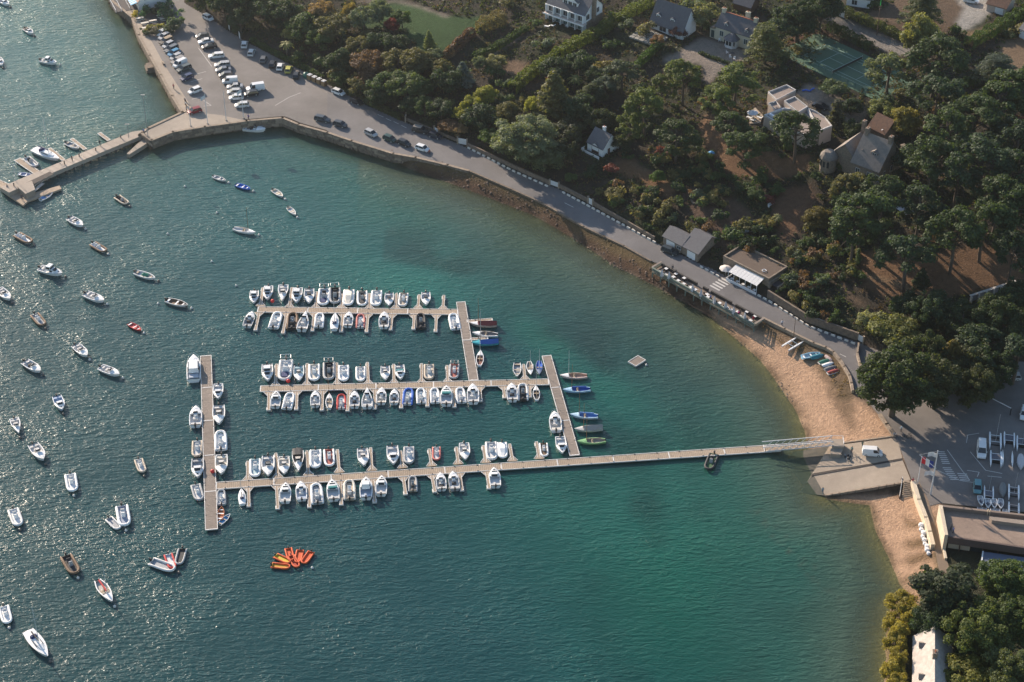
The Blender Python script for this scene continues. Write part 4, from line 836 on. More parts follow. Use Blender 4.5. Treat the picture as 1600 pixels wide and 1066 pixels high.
for kind, px, py, dg, c, look in (('hatch',316,56,172,cGR,'dark grey car at the top of the middle row'),('saloon',321.5,64.5,172,cWH,'white saloon, second in the middle row of the car park'),('saloon',327,72.5,172,cBK,'black saloon, third in the middle row of the car park'),
 ('estate',338,87,175,cWH,'white estate car with empty bays on both sides'),('estate',347.4,101,175,cSI,'silver estate car above the dark silver one in the middle row'),('saloon',349,109,175,(.16,.17,.19),'dark silver car between the silver estate and the graphite car'),
 ('hatch',352.7,117,175,(.09,.09,.1),'graphite hatchback above the small white van'),('van',359.4,126.5,176,cWH,'small white van in the middle row of the car park'),('saloon',367,135,176,cSI,'silver saloon just below the small white van'),
 ('hatch',366,143.5,176,(.45,.45,.44),'light silver hatchback in the middle row near the flagpoles'),('hatch',369,152,176,cWH,'small white hatchback, second last in the middle row'),('hatch',378,164,176,(.58,.58,.57),'pale silver car at the foot of the middle row beside a flagpole')):
    car(kind, px, py, dg, c, look, g2)
g3 = 'cars parked along the landward edge of the car park'
for kind, px, py, dg, c, look in (('bigvan',399,138,172,cWH,'large white van at the right end of the middle row'),('hatch',392.5,146,172,cBK,'black hatchback below the large white van'),('hatch',325,27.5,28,cWH,'white car alone at the top of the car park under the trees'),
 ('hatch',382,69.5,-78,cWH,'white car nose to the hedge, leftmost of the hedge row'),('hatch',393,82,-65,(.6,.6,.58),'pale car with a dark rear window by the hedge'),('hatch',411.8,92.5,-72,cGR,'dark grey car facing the hedge'),
 ('hatch',425.8,100,-70,cBK,'black car facing the hedge beside the white one'),('hatch',438,104,-70,cWH,'white hatchback beside the yellow green one facing the hedge'),('hatch',451,108.5,-70,(.45,.42,.10),'yellow green small car facing the hedge'),('hatch',463,117.5,-75,cBK,'black car next to the green bins')):
    car(kind, px, py, dg, c, look, g3)
g4 = 'cars parked along the shore road'
for kind, px, py, dg, c, look in (('hatch',529,144,20,cWH,'white car by the hedge right of the recycling bins'),('hatch',557.6,158.5,22,cBK,'black car by the hedge behind the white one'),('estate',504,186,12,(.05,.06,.07),'dark estate car nearest the quay corner, sea side'),
 ('hatch',531.5,194,15,(.05,.055,.06),'dark hatchback behind the dark estate on the sea side'),('hatch',579.6,208,25,cSI,'silver car on the sea side of the road'),('hatch',609,216.6,22,(.02,.05,.04),'dark green car between the silver and black cars'),
 ('hatch',631.6,223.6,22,cBK,'black hatchback with a red tail light, sea side'),('hatch',660,231.6,18,cWH,'white car with dark roof windows, last on the sea side'),('suv',657,203.4,12,(.05,.045,.04),'dark off-road car with a pale roof on the hedge side'),
 ('hatch',680,212,15,(.03,.035,.05),'dark blue car tucked behind the off-road car')):
    car(kind, px, py, dg, c, look, g4, roofc=(.25, .22, .19) if 'pale roof' in look else None)
car('estate', 1047, 392, 22, (.03, .035, .035), 'black estate car in front of the left garage door', g4)
car('van', 1363, 707, 4, cWH, 'small white van on the slipway', 'vehicles by the sailing club', z=1.95)
car('bigvan', 1533.7, 704, 90, cWH, 'white passenger van beside the catamarans', 'vehicles by the sailing club')
car('hatch', 1527.3, 761, 90, (.10, .24, .26), 'teal green car above the row of small white dinghies', 'vehicles by the sailing club')
car('estate', 1579, 589, 180, cSI, 'silver estate car under the trees by the barrier', 'vehicles by the sailing club')
car('estate', 1601, 646, 100, cWH, 'white car cut off by the right edge of the photo', 'vehicles by the sailing club')
a = G(1282, 169); o = car('saloon', 1282, 169, 15, cBK, 'black saloon on the gravel behind the flat roofed house', 'cars at the hillside houses'); o.location = (a[0], a[1], a[2] + .08)
a = G(1517, 4); o = car('estate', 1517, 4, 8, cWH, 'white car on the pale drive at the top right', 'cars at the hillside houses'); o.location = (a[0], a[1], a[2] + .08)
# motorbikes at the quay corner
def motorbike(px, py, deg, c, label):
    x, y, _ = P(px, py, LZ + .4); root = empty('motorbike', (x, y, LZ + .01), hdg(px, py, deg), label, 'motorbike', 'motorbikes at the quay corner')
    for s in (-.68, .68): build('wheel', cmesh(('mw',), lambda: B().loft([[(r * cos(2 * pi * k / 12), y_, .31 + r * sin(2 * pi * k / 12)) for k in range(12)] for r, y_ in ((.22, -.06), (.31, -.04), (.31, .04), (.22, .06))])), tyre, root, (s, 0, 0))
    build('engine', cmesh(('me',), lambda: B().box(-.35, .35, -.16, .16, .25, .62, .05)), black, root); build('tank', cmesh(('mt',), lambda: B().ball((.15, 0, .85), .24, 8, 5, .7)), carp, root, color=c)
    build('saddle', cmesh(('ms',), lambda: B().box(-.75, .02, -.14, .14, .78, .9, .03)), black, root); build('handlebar', cmesh(('mh',), lambda: B().tube([(.45, -.35, 1.05), (.5, 0, 1.0), (.45, .35, 1.05)], .025, 5).tube([(.5, 0, 1.0), (.68, 0, .35)], .04, 5)), steel, root)
motorbike(290, 163, 60, (.5, .5, .48), 'pale motorbike, upper one of the pair by the dark red car'); motorbike(291.5, 171, 75, (.03, .03, .03), 'black motorbike, lower one of the pair by the dark red car')
motorbike(289.5, 157, 50, (.10, .05, .04), 'dark motorbike, furthest from the dark red car')
# bay lines
bl = B()
def stripe(b, a, c_, wd, z=LZ + 0.012, za=LZ):
    p, q = Vector(P2(*a, za)), Vector(P2(*c_, za)); d = (q - p).normalized(); n = Vector((-d.y, d.x)) * wd / 2; b.prism([tuple(p + n), tuple(q + n), tuple(q - n), tuple(p - n)], z - .01, z)
def stripes(name, lines, wd=0.12, z=LZ + 0.012):
    for a, c_ in lines: b = B(); stripe(b, a, c_, wd, z); o = build('road_marking', b, line); tag(o, kind='structure')
stripes('m', [((310,75),(331,104)),((306,116),(322,112)),((298,128),(316,123)),((318,157),(330,165)),((300,155),(316,151)),((295,148),(311,144)),((330,165),(318,166)),
 ((452,152),(470,145)),((430,165),(452,152)),((590,179),(599,183)),((603,185),(611,189)),((615,190),(623,194)),((627,196),(635,200)),((882,317),(896,324)),((1290,543),(1300,549)),((1312,553),(1322,558)),
 ((1510,692),(1512,680)),((1512,680),(1530,677)),((1516,706),(1540,735)),((1540,735),(1566,740)),((1465,735),(1500,751)),((1500,751),(1520,754)),((1527,745),(1530,738)),((1530,738),(1511,735)),((1543,744),(1565,746)),((1480,703),(1503,735)),((1503,735),(1515,750))], 0.16)
# zebra crossings
zb = [((1111,444.5),(1126,453)),((1116,441.5),(1132,450.5)),((1122,438.5),(1138,447)),((1128,436),(1143,444)),]
for k in range(5):
    x0, y0 = 1109.5 + k * 4.3, 446 - k * 2.9; b = B(); stripe(b, (x0, y0), (x0 + 15, y0 + 8), .5, LZ + .016); tag(build('crossing_stripe', b, line), kind='structure')
for k in range(7):
    b = B(); y0 = 706 + k * 3; stripe(b, (1465 + k * 1.2, y0), (1476 + k * 1.4, y0 + 0.3), .3, LZ + .014); tag(build('crossing_stripe', b, line), kind='structure')
for k in range(7):
    b = B(); y0 = 731 + k * 3; stripe(b, (1473 + k * 2, y0), (1486 + k * 2, y0 + 0.3), .3, LZ + .014); tag(build('crossing_stripe', b, line), kind='structure')
for k in range(4):
    b = B(); y0 = 740 + k * 3.2; stripe(b, (1496 + k * 1.4, y0), (1511 + k * 1.4, y0 + 1), .3, LZ + .014); tag(build('crossing_stripe', b, line), kind='structure')

# ---------------------------------------------------------------- white painted kerb stones and roadside wall
kerb = M('whitewashed_stone', (0.62, 0.58, 0.52), 0.8, 0.35, 2.5)
def kerbrow(line_, n, where):
    pts = [Vector(P2(a, b, LZ)) for a, b in line_]; seg = [(q - p).length for p, q in zip(pts[:-1], pts[1:])]; tot = sum(seg)
    for k in range(n):
        s_ = tot * (k + .5) / n; i = 0
        while i < len(seg) - 1 and s_ > seg[i]: s_ -= seg[i]; i += 1
        d = (pts[i + 1] - pts[i]).normalized(); p = pts[i] + d * s_; L_ = .52 + .06 * (k % 3)
        o = build('kerb_stone', cmesh(('kerb', k % 3), lambda: B().box(-L_, L_, -.2, .2, -.1, .42, .05)), kerb, None, (p.x, p.y, LZ), atan2(d.y, d.x) + rnd.uniform(-.05, .05))
        tag(o, '%s whitewashed kerb stone from the left %s' % (ORD[k].capitalize(), where), 'kerb stone', 'whitewashed kerb stones %s' % where)
kerbrow([(729,230.5),(800,267),(858,293)], 16, 'below the gardens north of the white gate')
kerbrow([(877,300),(920,323),(1026,381)], 19, 'between the white gate and the garages')
kerbrow([(1092,416),(1125,434)], 4, 'between the garages and the cafe')
kerbrow([(1182,461),(1202,471.5),(1262,510),(1338,539)], 17, 'under the garden wall east of the cafe')
def gwall(line_, h, th, lab, mat=None, cat='wall', name='garden_wall', z0=None, over=0):
    """a wall that follows the ground"""
    b = B(); pts = [G(a, c_) for a, c_ in line_]
    for p, q in zip(pts[:-1], pts[1:]):
        p2, q2 = Vector(p[:2]), Vector(q[:2]); d = (q2 - p2).normalized(); n = Vector((-d.y, d.x)) * th / 2; e = d * th * .3; i = len(b.v)
        zb0 = min(p[2], q[2]) - .6
        for (c_, z) in ((p2 - e, p[2]), (q2 + e, q[2])):
            for s in (1, -1): b.v.append((c_.x + n.x * s, c_.y + n.y * s, zb0)); b.v.append((c_.x + n.x * s, c_.y + n.y * s, z + h))
        for f in ((0, 1, 3, 2), (4, 6, 7, 5), (0, 4, 5, 1), (2, 3, 7, 6), (1, 5, 7, 3), (0, 2, 6, 4)): b.f.append(tuple(i + k for k in f))
    return tag(build(name, b, mat or stone), lab, cat)
gwall([(633,187),(688,209.5),(722,224)], 0.7, .4, 'low stone wall beside the dark off-road car')
gwall([(730,229),(800,262),(858,288)], 1.2, .4, 'stone garden wall behind the northern row of white kerb stones')
gwall([(874,293),(921,317),(1022,375)], 1.1, .4, 'stone garden wall running down to the garages')
gwall([(1200,464),(1262,503),(1338,530)], 2.0, .5, 'tall stone garden wall east of the cafe', stone)
wd_ = M('white_woodwork', (0.68, 0.68, 0.68), 0.5, 0.15)
def gate(px, py, deg, wdt, h, lab):
    x, y, z = G(px, py); root = empty('white_gate', (x, y, z), hdg(px, py, deg), lab, 'gate', 'white gates along the shore road')
    n = max(3, int(wdt / .32))
    for k in range(n): build('board', cmesh(('gb', h), lambda: B().box(-.14, .14, -.03, .03, .12, h)), wd_, root, ((k + .5) / n * wdt - wdt / 2, 0, 0))
    for s in (-1, 1): build('post', cmesh(('gp', h), lambda: B().box(-.18, .18, -.18, .18, -.3, h + .25).box(-.23, .23, -.23, .23, h + .25, h + .35)), stonel, root, (s * (wdt / 2 + .25), 0, 0))
gate(634, 188, -80, 1.6, 1.5, 'narrow white gate at the left end of the hedge wall'); gate(682, 208, 30, 1.4, 1.6, 'small white gate beside the dark blue car'); gate(722.5, 226, 12, 2.4, 1.9, 'wide white gate where the kerb stones start')
gate(866, 291, 20, 2.4, 1.5, 'white gate between the two rows of kerb stones'); gate(922.5, 320, 30, 1.3, 1.9, 'narrow white gate halfway along the garden wall'); gate(1344, 534, 30, 1.4, 1.8, 'white door at the end of the tall garden wall')
# recycling bins behind the cars
for k in range(4):
    x, y, _ = P(482 + 7.3 * (k + .3), 119.5 + 3.2 * k, LZ + 1); root = empty('recycling_bin', (x, y, LZ), hdg(490, 122, 22), 'brown slatted recycling bin, %s from the green one' % ORD[k], 'bin', 'brown recycling bins')
    build('casing', cmesh(('bin',), lambda: B().box(-.62, .62, -.6, .6, 0, 1.55)), M('slatted_wood', (.20, .12, .06), .8, .5, 3), root); build('lid', cmesh(('binlid',), lambda: B().box(-.64, .64, -.62, .62, 1.55, 1.66).box(-.4, .4, -.3, .3, 1.66, 1.74)), M('bin_lid', (.5, .5, .5), .6), root)
    for q in range(4): build('slat', cmesh(('bslat',), lambda: B().box(-.63, .63, -.64, -.60, -.12, .12)), M('slatted_wood_light', (.30, .19, .09), .8, .4, 3), root, (0, 0, .25 + q * .36))
x, y, _ = P(478, 116, LZ + 1); root = empty('bottle_bank', (x, y, LZ), hdg(478, 116, 20), 'dark green bottle bank at the left end of the brown bins', 'bin')
build('body', B().loft([[(r * cos(k * pi / 4), r * sin(k * pi / 4), z) for k in range(8)] for r, z in ((.9, 0), (1.0, .8), (.75, 1.4), (.3, 1.65))]), M('green_plastic', (.02, .13, .10), .5), root); build('lid', B().cyl(0, 0, 1.62, 1.78, .2, 8), black, root)

# ---------------------------------------------------------------- flagpoles, lamp posts, poles
polem = M('white_pole', (.62, .62, .62), .4, .1)
def flag_mesh(b, W_, H_, seed, x0=0.08):
    n = 7; rows = []
    for i in range(n):
        t = i / (n - 1); rows.append([(x0 + W_ * t * .93, .16 * sin(t * 5 + seed) * t ** .5, -z * H_ - .22 * H_ * t) for z in (0, .33, .66, 1)])
    b.loft(rows, cap=False, closed=False)
def flagpole(px, py, h, lab, flag=None, z=LZ, deg=160):
    x, y, _ = P(px, py, z); root = empty('flagpole', (x, y, z), hdg(px, py, deg), lab, 'flagpole', 'white flagpoles')
    build('pole', cmesh(('pole', h), lambda: B().tube([(0, 0, 0), (0, 0, h)], [.11, .06], 7).ball((0, 0, h), .1, 6, 4)), polem, root); build('base', cmesh(('pbase',), lambda: B().box(-.25, .25, -.25, .25, 0, .15)), conc, root)
    return root, h
for px, py, lab, h in ((298,197,'short white flagpole at the quay corner, leftmost of the four',6.5),(324.5,193.5,'white flagpole with a white flag near the silver hatchback',9.5),(353.5,188.5,'bare white flagpole, third from the quay corner',9.5),(380.5,184.5,'white flagpole with a white flag in front of the middle row of cars',9.5)):
    root, h = flagpole(px, py, h, lab)
    if 'white flag ' in lab: b = B(); flag_mesh(b, 1.5, 1.1, px); build('flag', b, M('white_cloth', (.62, .62, .64), .8), root, (0, 0, h - .3))
def lamppost(px, py, h, lab, z=LZ):
    x, y, _ = P(px, py, z); root = empty('lamp_post', (x, y, z), 0, lab, 'lamp post', 'lamp posts of the jetty')
    build('pole', cmesh(('lp', h), lambda: B().tube([(0, 0, 0), (0, 0, h)], [.1, .06], 6)), railg, root); build('lantern', cmesh(('lh',), lambda: B().box(-.6, .6, -.12, .12, -.08, .08)), railg, root, (0, 0, h))
lamppost(231, 212, 13, 'tall grey lamp post at the root of the jetty'); lamppost(201.5, 216, 4.5, 'short lamp post beside the first side pontoon of the jetty')
def cloth_flag(root, h, cols, W_, H_, seed, dz=.3, flip=1):
    n = len(cols)
    for i, c_ in enumerate(cols):
        b = B(); rows = []
        for q in range(4):
            t = (i + q / 3) / n; rows.append([(.08 + W_ * t, .22 * sin(t * 5 + seed) * t ** .5, -z_ * H_ - .35 * H_ * t) for z_ in (0, .5, 1)])
        b.loft(rows, cap=False, closed=False); build('flag_band', b, M('cloth_%d_%d_%d' % tuple(int(v * 99) for v in c_), c_, .8, .15), root, (0, 0, h - dz))
root, h = flagpole(1433.5, 757, 8.0, 'white flagpole flying the red, white and blue flag by the slipway', deg=192)
root.rotation_euler = (0, 0, hdg(1433, 757, 12)); cloth_flag(root, h + .9, ((.55, .02, .03), (.68, .68, .68), (.02, .04, .22)), 2.6, 1.9, 1, dz=.9)
# the club's mast: a tall pole with a yard and two flags
x, y, _ = P(1454, 773, LZ); root = empty('signal_mast', (x, y, LZ), hdg(1454, 773, 200), 'tall white signal mast with two pale striped flags by the club', 'flagpole', 'white flagpoles')
build('pole', B().tube([(0, 0, 0), (0, 0, 12.5)], [.2, .1], 8), polem, root); build('yard', B().tube([(-.3, 0, 7.6), (3.8, .2, 9.8)], .07, 5).tube([(0, 0, 12.3), (3.8, .2, 9.8)], .02, 4), polem, root)
for dz, xx, nm in ((11.9, 0, 1), (6.6, 0, 2)):
    b = B(); rows = [[(xx + 2.0 * t, .22 * sin(t * 6 + nm), dz - z_ * 1.2 - .7 * t) for z_ in (0, .33, .66, 1)] for t in (0, .2, .4, .6, .8, 1)]; b.loft(rows, cap=False, closed=False)
    fo = build('flag', b, M('white_cloth', (.62, .62, .64), .8), root)
    if nm == 2:
        for q in (.12, .36, .60, .84):
            b = B(); b.loft([[(xx + 2.0 * t + .002, .22 * sin(t * 6 + nm) + s_, dz - z_ * 1.2 - .7 * t) for z_ in (q, q + .1)] for t in (0.5, .6, .8, 1) for s_ in (-.012,)], cap=False, closed=False); build('flag_stripe', b, M('dark_cloth', (.03, .03, .035), .8), fo)
x, y, z = G(1370, 55); root = empty('telephone_pole', (x, y, z), hdg(1370, 55, -20), 'tall wooden pole with a bright green cone near its top, by the tarred lane', 'pole')
build('pole', B().tube([(0, 0, -.5), (0, 0, 10.5)], [.17, .11], 7), M('creosoted_wood', (.10, .07, .05), .9), root); build('crossbar', B().box(-.7, .7, -.06, .06, 9.2, 9.32).box(-.5, .5, -.06, .06, 8.4, 8.5), M('creosoted_wood'), root); build('cone', B().cyl(0, 0, 9.6, 12.2, .16, 7, .05), M('bright_green_plastic', (.03, .45, .08), .5), root)
for px, py, h, lab in ((1240, 526, 3.6, 'thin leaning wooden pole on the bank above the stored catamaran'),):
    x, y, z = G(px, py); tag(build('wooden_pole', B().tube([(0, 0, -.3), (0, 0, h + 3)], [.09, .06], 6), M('creosoted_wood'), None, (x, y, z)), lab, 'pole')

# ---------------------------------------------------------------- jetty at the left
dl = M('jetty_concrete', (0.36, 0.30, 0.245), 0.85, 0.3, 0.9, world=True, big=0.3)
def slab(name, px, z0, z1, mat, lab=None, cat=None, parent=None, kind=None):
    o = build(name, B().prism([P2(a, b, z1) for a, b in px], z0, z1), mat, parent); return tag(o, lab, cat, kind=kind)
JZ = 1.9
jet = slab('jetty', [(232,203),(212,205),(206,206),(0,293),(14,301),(105,260),(215,214),(236,210)], JZ - 1.3, JZ, dl, 'long pale jetty deck reaching out from the quay corner to the left edge', 'jetty')
for k in range(14):                                                     # deck slabs with joints
    t0, t1 = k / 14, (k + 1) / 14 - .006
    A_, B_, C_, D_ = (206 + (60 - 206) * t0, 206 + (268 - 206) * t0), (206 + (60 - 206) * t1, 206 + (268 - 206) * t1), (218 + (73 - 218) * t1, 213.5 + (274 - 213.5) * t1), (218 + (73 - 218) * t0, 213.5 + (274 - 213.5) * t0)
    slab('deck_slab', [A_, B_, C_, D_], JZ, JZ + .04, dl, parent=jet)
for k in range(16):
    px_, py_ = 218 - 195 * k / 15, 214 + 82 * k / 15; a = P2(px_, py_, JZ); build('pile', cmesh(('pile',), lambda: B().cyl(0, 0, -5, JZ - 1.2, .3, 8)), M('dark_pile', (.05, .05, .045), .9), jet, (a[0], a[1] + .5, 0))
slab('landing_stage', [(0,288),(0,296),(36,321),(44,314),(96,295),(93,290),(50,302),(42,303),(20,288),(8,289)], .2, .7, plank, 'low plank landing stage wrapped round the head of the jetty', 'landing stage')
slab('jetty_ramp', [(198,240),(202,241.5),(237,219),(228,212.5)], .1, 1.3, conc, 'small sloping stone ramp beside the root of the jetty', 'ramp')
sb_ = slab('shelter', [(27,292),(49,284),(54,297),(41,303)], .6, 2.2, M('shelter_board', (.30, .24, .19), .85, .4, 2), 'low flat roofed wooden shelter at the head of the jetty', 'shelter'); slab('roof', [(26,291),(50,282.5),(55,296),(40,303)], 2.2, 2.4, dl, parent=sb_)
slab('well_edge', [(40,286),(78,268),(84,272),(48,290)], JZ + .03, JZ + .09, M('dark_well', (.06, .05, .045), .9), 'dark rectangular opening framed in the jetty deck', 'opening')
for A_, B_, w_, lab in (((155,208),(170,219),1.1,'short side pontoon nearest the root of the jetty'),((112,217),(133,233),1.1,'side pontoon beside the small white boat at the jetty'),((77,232),(99,250),1.1,'side pontoon beside the moored yacht at the jetty'),((27,249),(58,270),2.0,'wide side pontoon beside the grey inflatable at the jetty'),((-6,283),(14,292),2.0,'pontoon stub at the far left end of the jetty')):
    pontoon(A_, B_, w_, lab, (), plank, rail, group='side pontoons of the jetty', name='side_pontoon')
def gpost(px, py, z, lab):
    x, y, _ = P(px, py, z); tag(build('bollard', cmesh(('boll',), lambda: B().cyl(0, 0, 0, .85, .13, 7, .16).ball((0, 0, .9), .19, 7, 4)), black, None, (x, y, z)), lab, 'bollard', 'bollards on the jetty')
for px, py, lab in ((150,236,'between the two walkers'),(101,257,'beside the yacht'),(189,216,'nearest the root of the jetty'),(22,291,'by the shelter'),(124,245,'below the small white boat')): gpost(px, py, JZ, 'dark bollard on the jetty ' + lab)
tower = empty('light_frame', (*P2(25, 284, JZ), JZ), 0, 'thin white lattice navigation mast by the shelter on the jetty', 'mast')
build('mast', B().tube([(0, 0, 0), (0, 0, 5.5)], .07, 5).tube([(-1, 0, 5.2), (1.2, 0, 5.6)], .04, 4).tube([(-.8, 0, 3), (.9, 0, 3.1)], .03, 4), polem, tower)
brc = empty('gangway', (*P2(60, 296, .7), .7), hdg(60, 296, -40), 'short grey footbridge between the jetty and the landing stage', 'gangway')
build('deck', B().box(-2.4, 2.4, -.4, .4, .5, .6), railg, brc)
for s in (-1, 1): build('handrail', B().tube([(-2.4, s * .4, 1.5), (2.4, s * .4, 1.5)], .03, 4).tube([(-2.4, s * .4, .5), (0, s * .4, 1.5), (2.4, s * .4, .5)], .025, 4), rail, brc)

# ---------------------------------------------------------------- slipway, stairs, gangway bridge
def slope(name, corners, mat, lab=None, cat=None, kind=None, th=.6, parent=None):
    top = [P(a, b, z) for a, b, z in corners]; b = B(); n = len(top); i = 0
    b.v += [(x, y, z - th) for x, y, z in top] + [tuple(p) for p in top]; b.f.append(tuple(range(n, 2 * n))[::-1]); b.f.append(tuple(range(n)))
    for k in range(n): b.f.append((k, n + k, n + (k + 1) % n, (k + 1) % n))
    return tag(build(name, b, mat, parent), lab, cat, kind=kind)
rampm = M('slipway_concrete', (0.30, 0.245, 0.19), .85, .3, .8, world=True, big=.3, bmp=.02)
dampm = M('weedy_concrete', (0.085, 0.075, 0.055), .7, .5, .8, c2=(.04, .04, .03), world=True, big=.4)
slope('slipway', [(1296,697,.95),(1402,684,2.6),(1410,716,2.6),(1270,740,.45)], rampm, kind='structure', th=2.2)
slope('slipway_lower', [(1271,742,.42),(1410,718.5,2.55),(1423,750,2.55),(1289,773.5,.30)], rampm, kind='structure', th=2.2)
slope('slipway_weed', [(1270,740,.44),(1296,697,.93),(1240,706,-.35),(1215,728,-.9),(1222,745,-.9),(1250,770,-.6),(1289,774.5,.28)], dampm, kind='structure', th=1.5)
slope('slipway_joint', [(1268,743.5,.46),(1268,741,.46),(1409.5,717,2.62),(1409.5,718.6,2.62)], M('dark_joint', (.05, .04, .035), .9), kind='structure', th=.1)
for k in range(8):
    t = k / 8; slope('slipway_kerb', [(1302 + 11.6 * k, 692.6 - 1.55 * k, 1.15 + .19 * k), (1313 + 11.6 * k, 691.1 - 1.55 * k, 1.32 + .19 * k), (1313 + 11.6 * k, 693 - 1.55 * k, 1.32 + .19 * k), (1302 + 11.6 * k, 694.4 - 1.55 * k, 1.15 + .19 * k)], stonel, kind='structure', th=.4)
for k in range(11):
    x0, x1 = 1289 + 12.1 * k, 1289 + 12.1 * (k + .93); f = lambda x_: (774.5 - (x_ - 1289) * .165, .36 + (x_ - 1289) / 134 * 2.25)
    (y0, z0), (y1, z1) = f(x0), f(x1); slope('slipway_kerb', [(x0, y0 - 2.2, z0), (x1, y1 - 2.2, z1), (x1, y1, z1), (x0, y0, z0)], stonel, kind='structure', th=1.2)
st = empty('stone_stairs', (*P2(1421, 752, LZ), 0), hdg(1421, 752, 98), 'flight of stone steps from the quay down to the small beach', 'stairs')
for k in range(11): build('step', cmesh(('step',), lambda: B().box(0, .47, -1.15, 1.15, -.7, 0)), stonel, st, (k * .46, 0, LZ - .03 - k * .16))
build('handrail', B().tube([(0, -1.6, LZ + .9), (4.4, -1.6, LZ - 1.1)], .06, 5), polem, st); build('side_wall', B().box(-.2, 4.6, -1.75, -1.5, -.5, 1.6), stone, st)
def qwall(line_, h0, h1, th, lab, mat, name='retaining_wall'):
    b = B(); pts = [Vector(P2(a, c_, h1)) for a, c_ in line_]
    for p, q in zip(pts[:-1], pts[1:]):
        d = (q - p).normalized(); n = Vector((-d.y, d.x)) * th / 2; e = d * .15; b.prism([tuple(p - e + n), tuple(q + e + n), tuple(q + e - n), tuple(p - e - n)], h0, h1)
    return tag(build(name, b, mat), lab, 'wall')
cream = M('cream_render', (0.56, 0.47, 0.35), .85, .18, .8, world=True)
qwall([(1427,751),(1436,780),(1447,808),(1453,830),(1458,850)], .2, 3.5, .9, 'cream topped retaining wall curving beside the small beach', cream)
# walkway behind it
sheet('club_path', [(1436,752),(1450,780),(1470,850),(1490,905),(1470,905),(1459,850),(1448,808),(1437,780),(1430,758)], LZ + .004, M('club_path', (.20, .145, .10), .9, .2, 1, world=True))
slab('club_path_kerb', [(1466,820),(1469,820),(1480,872),(1476,872)], LZ - .1, LZ + .5, cream, 'low cream kerb wall beside the club path', 'wall')
# white gangway bridge
A_ = Vector(P(1196, 701, .75)); B_ = Vector(P(1300, 692, 2.7)); d = B_ - A_; L_ = Vector((d.x, d.y)).length; rz = atan2(d.y, d.x)
root = empty('gangway', (A_.x, A_.y, A_.z), rz, 'long white truss gangway from the beach down to the longest pontoon', 'gangway'); sl = d.z / L_
hw = 1.0; nb = 10; dk = B()
nbd = int(L_ / .5)
for k in range(nbd):
    x0 = k * L_ / nbd; build('deck_board', cmesh(('gdb', nbd), lambda: B().box(0, L_ / nbd - .06, -hw, hw, -.05, .02)), plank, root, (x0, 0, x0 * sl))
for s in (-1, 1):
    tr_ = build('truss_rail', B().tube([(0, s * hw, 0), (L_, s * hw, L_ * sl)], .10, 5).tube([(-.8, s * hw, 1.15), (L_, s * hw, L_ * sl + 1.2)], .10, 5), polem, root)
    for k in range(nb): x0 = L_ * (k + .35) / nb; build('truss_brace', B().tube([(x0, s * hw, x0 * sl), (x0 + L_ / nb * .75, s * hw, (x0 + L_ / nb * .75) * sl + 1.18)], .07, 4), polem, tr_)
build('end_frame', B().tube([(-.3, -hw, .05), (-.3, hw, .05)], .1, 5), polem, root)
land = empty('gangway_landing', (B_.x, B_.y, 2.7), rz, 'small concrete landing with white railings at the top of the gangway', 'landing')
build('deck', B().box(0, 2.6, -1.3, 1.3, -2.6, .02), conc, land)
for k_, ln in enumerate(([(2.5, -1.2, 0), (2.5, -1.2, 1.1), (2.5, 1.2, 1.1), (2.5, 1.2, 0)], [(2.5, 1.2, 1.1), (0, 1.2, 1.1), (0, 1.2, 0)], [(2.5, -1.2, .6), (2.5, 1.2, .6)])): build('handrail', B().tube(ln, .05, 5), polem, land)
build('foot', B().prism([(-.6, -3.2), (1.6, -3.4), (2.4, -1.3), (-.4, -1.3)], -2.7, -.6), conc, land)
# lower float by the gangway foot
slab('gangway_float', [(1172,702),(1219,699.5),(1219,703.5),(1172,706)], .0, .42, rail, 'low pale float alongside the foot of the gangway', 'float')

# ---------------------------------------------------------------- barrier, small things in the boat park
x, y, _ = P(1541, 624, LZ + 1); root = empty('barrier', (x, y, LZ), hdg(1541, 624, 27), 'white height barrier across the entrance of the boat park', 'barrier')
build('beam', B().tube([(0, 0, 2.0), (6.6, 0, 2.0)], .09, 6), polem, root)
for s in (0, 6.6): build('post', cmesh(('bpost',), lambda: B().cyl(0, 0, 0, 2.0, .13, 6)), black, root, (s, 0, 0))
def catamaran(px, py, deg, L, lab, tramp=True, mast=0, rig=True):
    x, y, _ = P(px, py, LZ + .5); root = empty('catamaran', (x, y, LZ), hdg(px, py, deg), lab, 'catamaran', 'catamarans in the boat park', L / 5.5); W2_ = 1.1
    for s in (-1, 1):
        hb = lambda: B().loft([[(x_, w_, .72 * (1 + .1 * t_)), (x_, w_ * .8, .35), (x_, 0, .18 + .1 * t_ ** 3), (x_, -w_ * .8, .35), (x_, -w_, .72 * (1 + .1 * t_))] for x_, w_, t_ in ((-2.75, .12, 0), (-1.5, .2, .2), (.2, .21, .5), (1.8, .15, .8), (2.75, .02, 1))])
        build('hull', cmesh(('cathull',), hb), paint, root, (0, s * W2_, 0), color=WH)
    build('crossbeam', cmesh(('cb', 1), lambda: B().tube([(.5, -W2_, .82), (.5, W2_, .82)], .06, 6)), steel, root); build('crossbeam', cmesh(('cb', 2), lambda: B().tube([(-1.6, -W2_, .82), (-1.6, W2_, .82)], .06, 6)), steel, root)
    if tramp: build('trampoline', cmesh(('tramp',), lambda: B().box(-1.58, .48, -W2_ + .15, W2_ - .15, .78, .81)), matt, root, color=(.10, .10, .12))
    if mast: build('mast', cmesh(('cm', mast), lambda: B().tube([(.5, 0, .9), (.5, 0, mast)], .05, 5)), steel, root)
    for s in (-1.6, .7): build('trolley', cmesh(('trl',), lambda: B().box(-.1, .1, -1.3, 1.3, 0, .2)), black, root, (s, 0, 0))
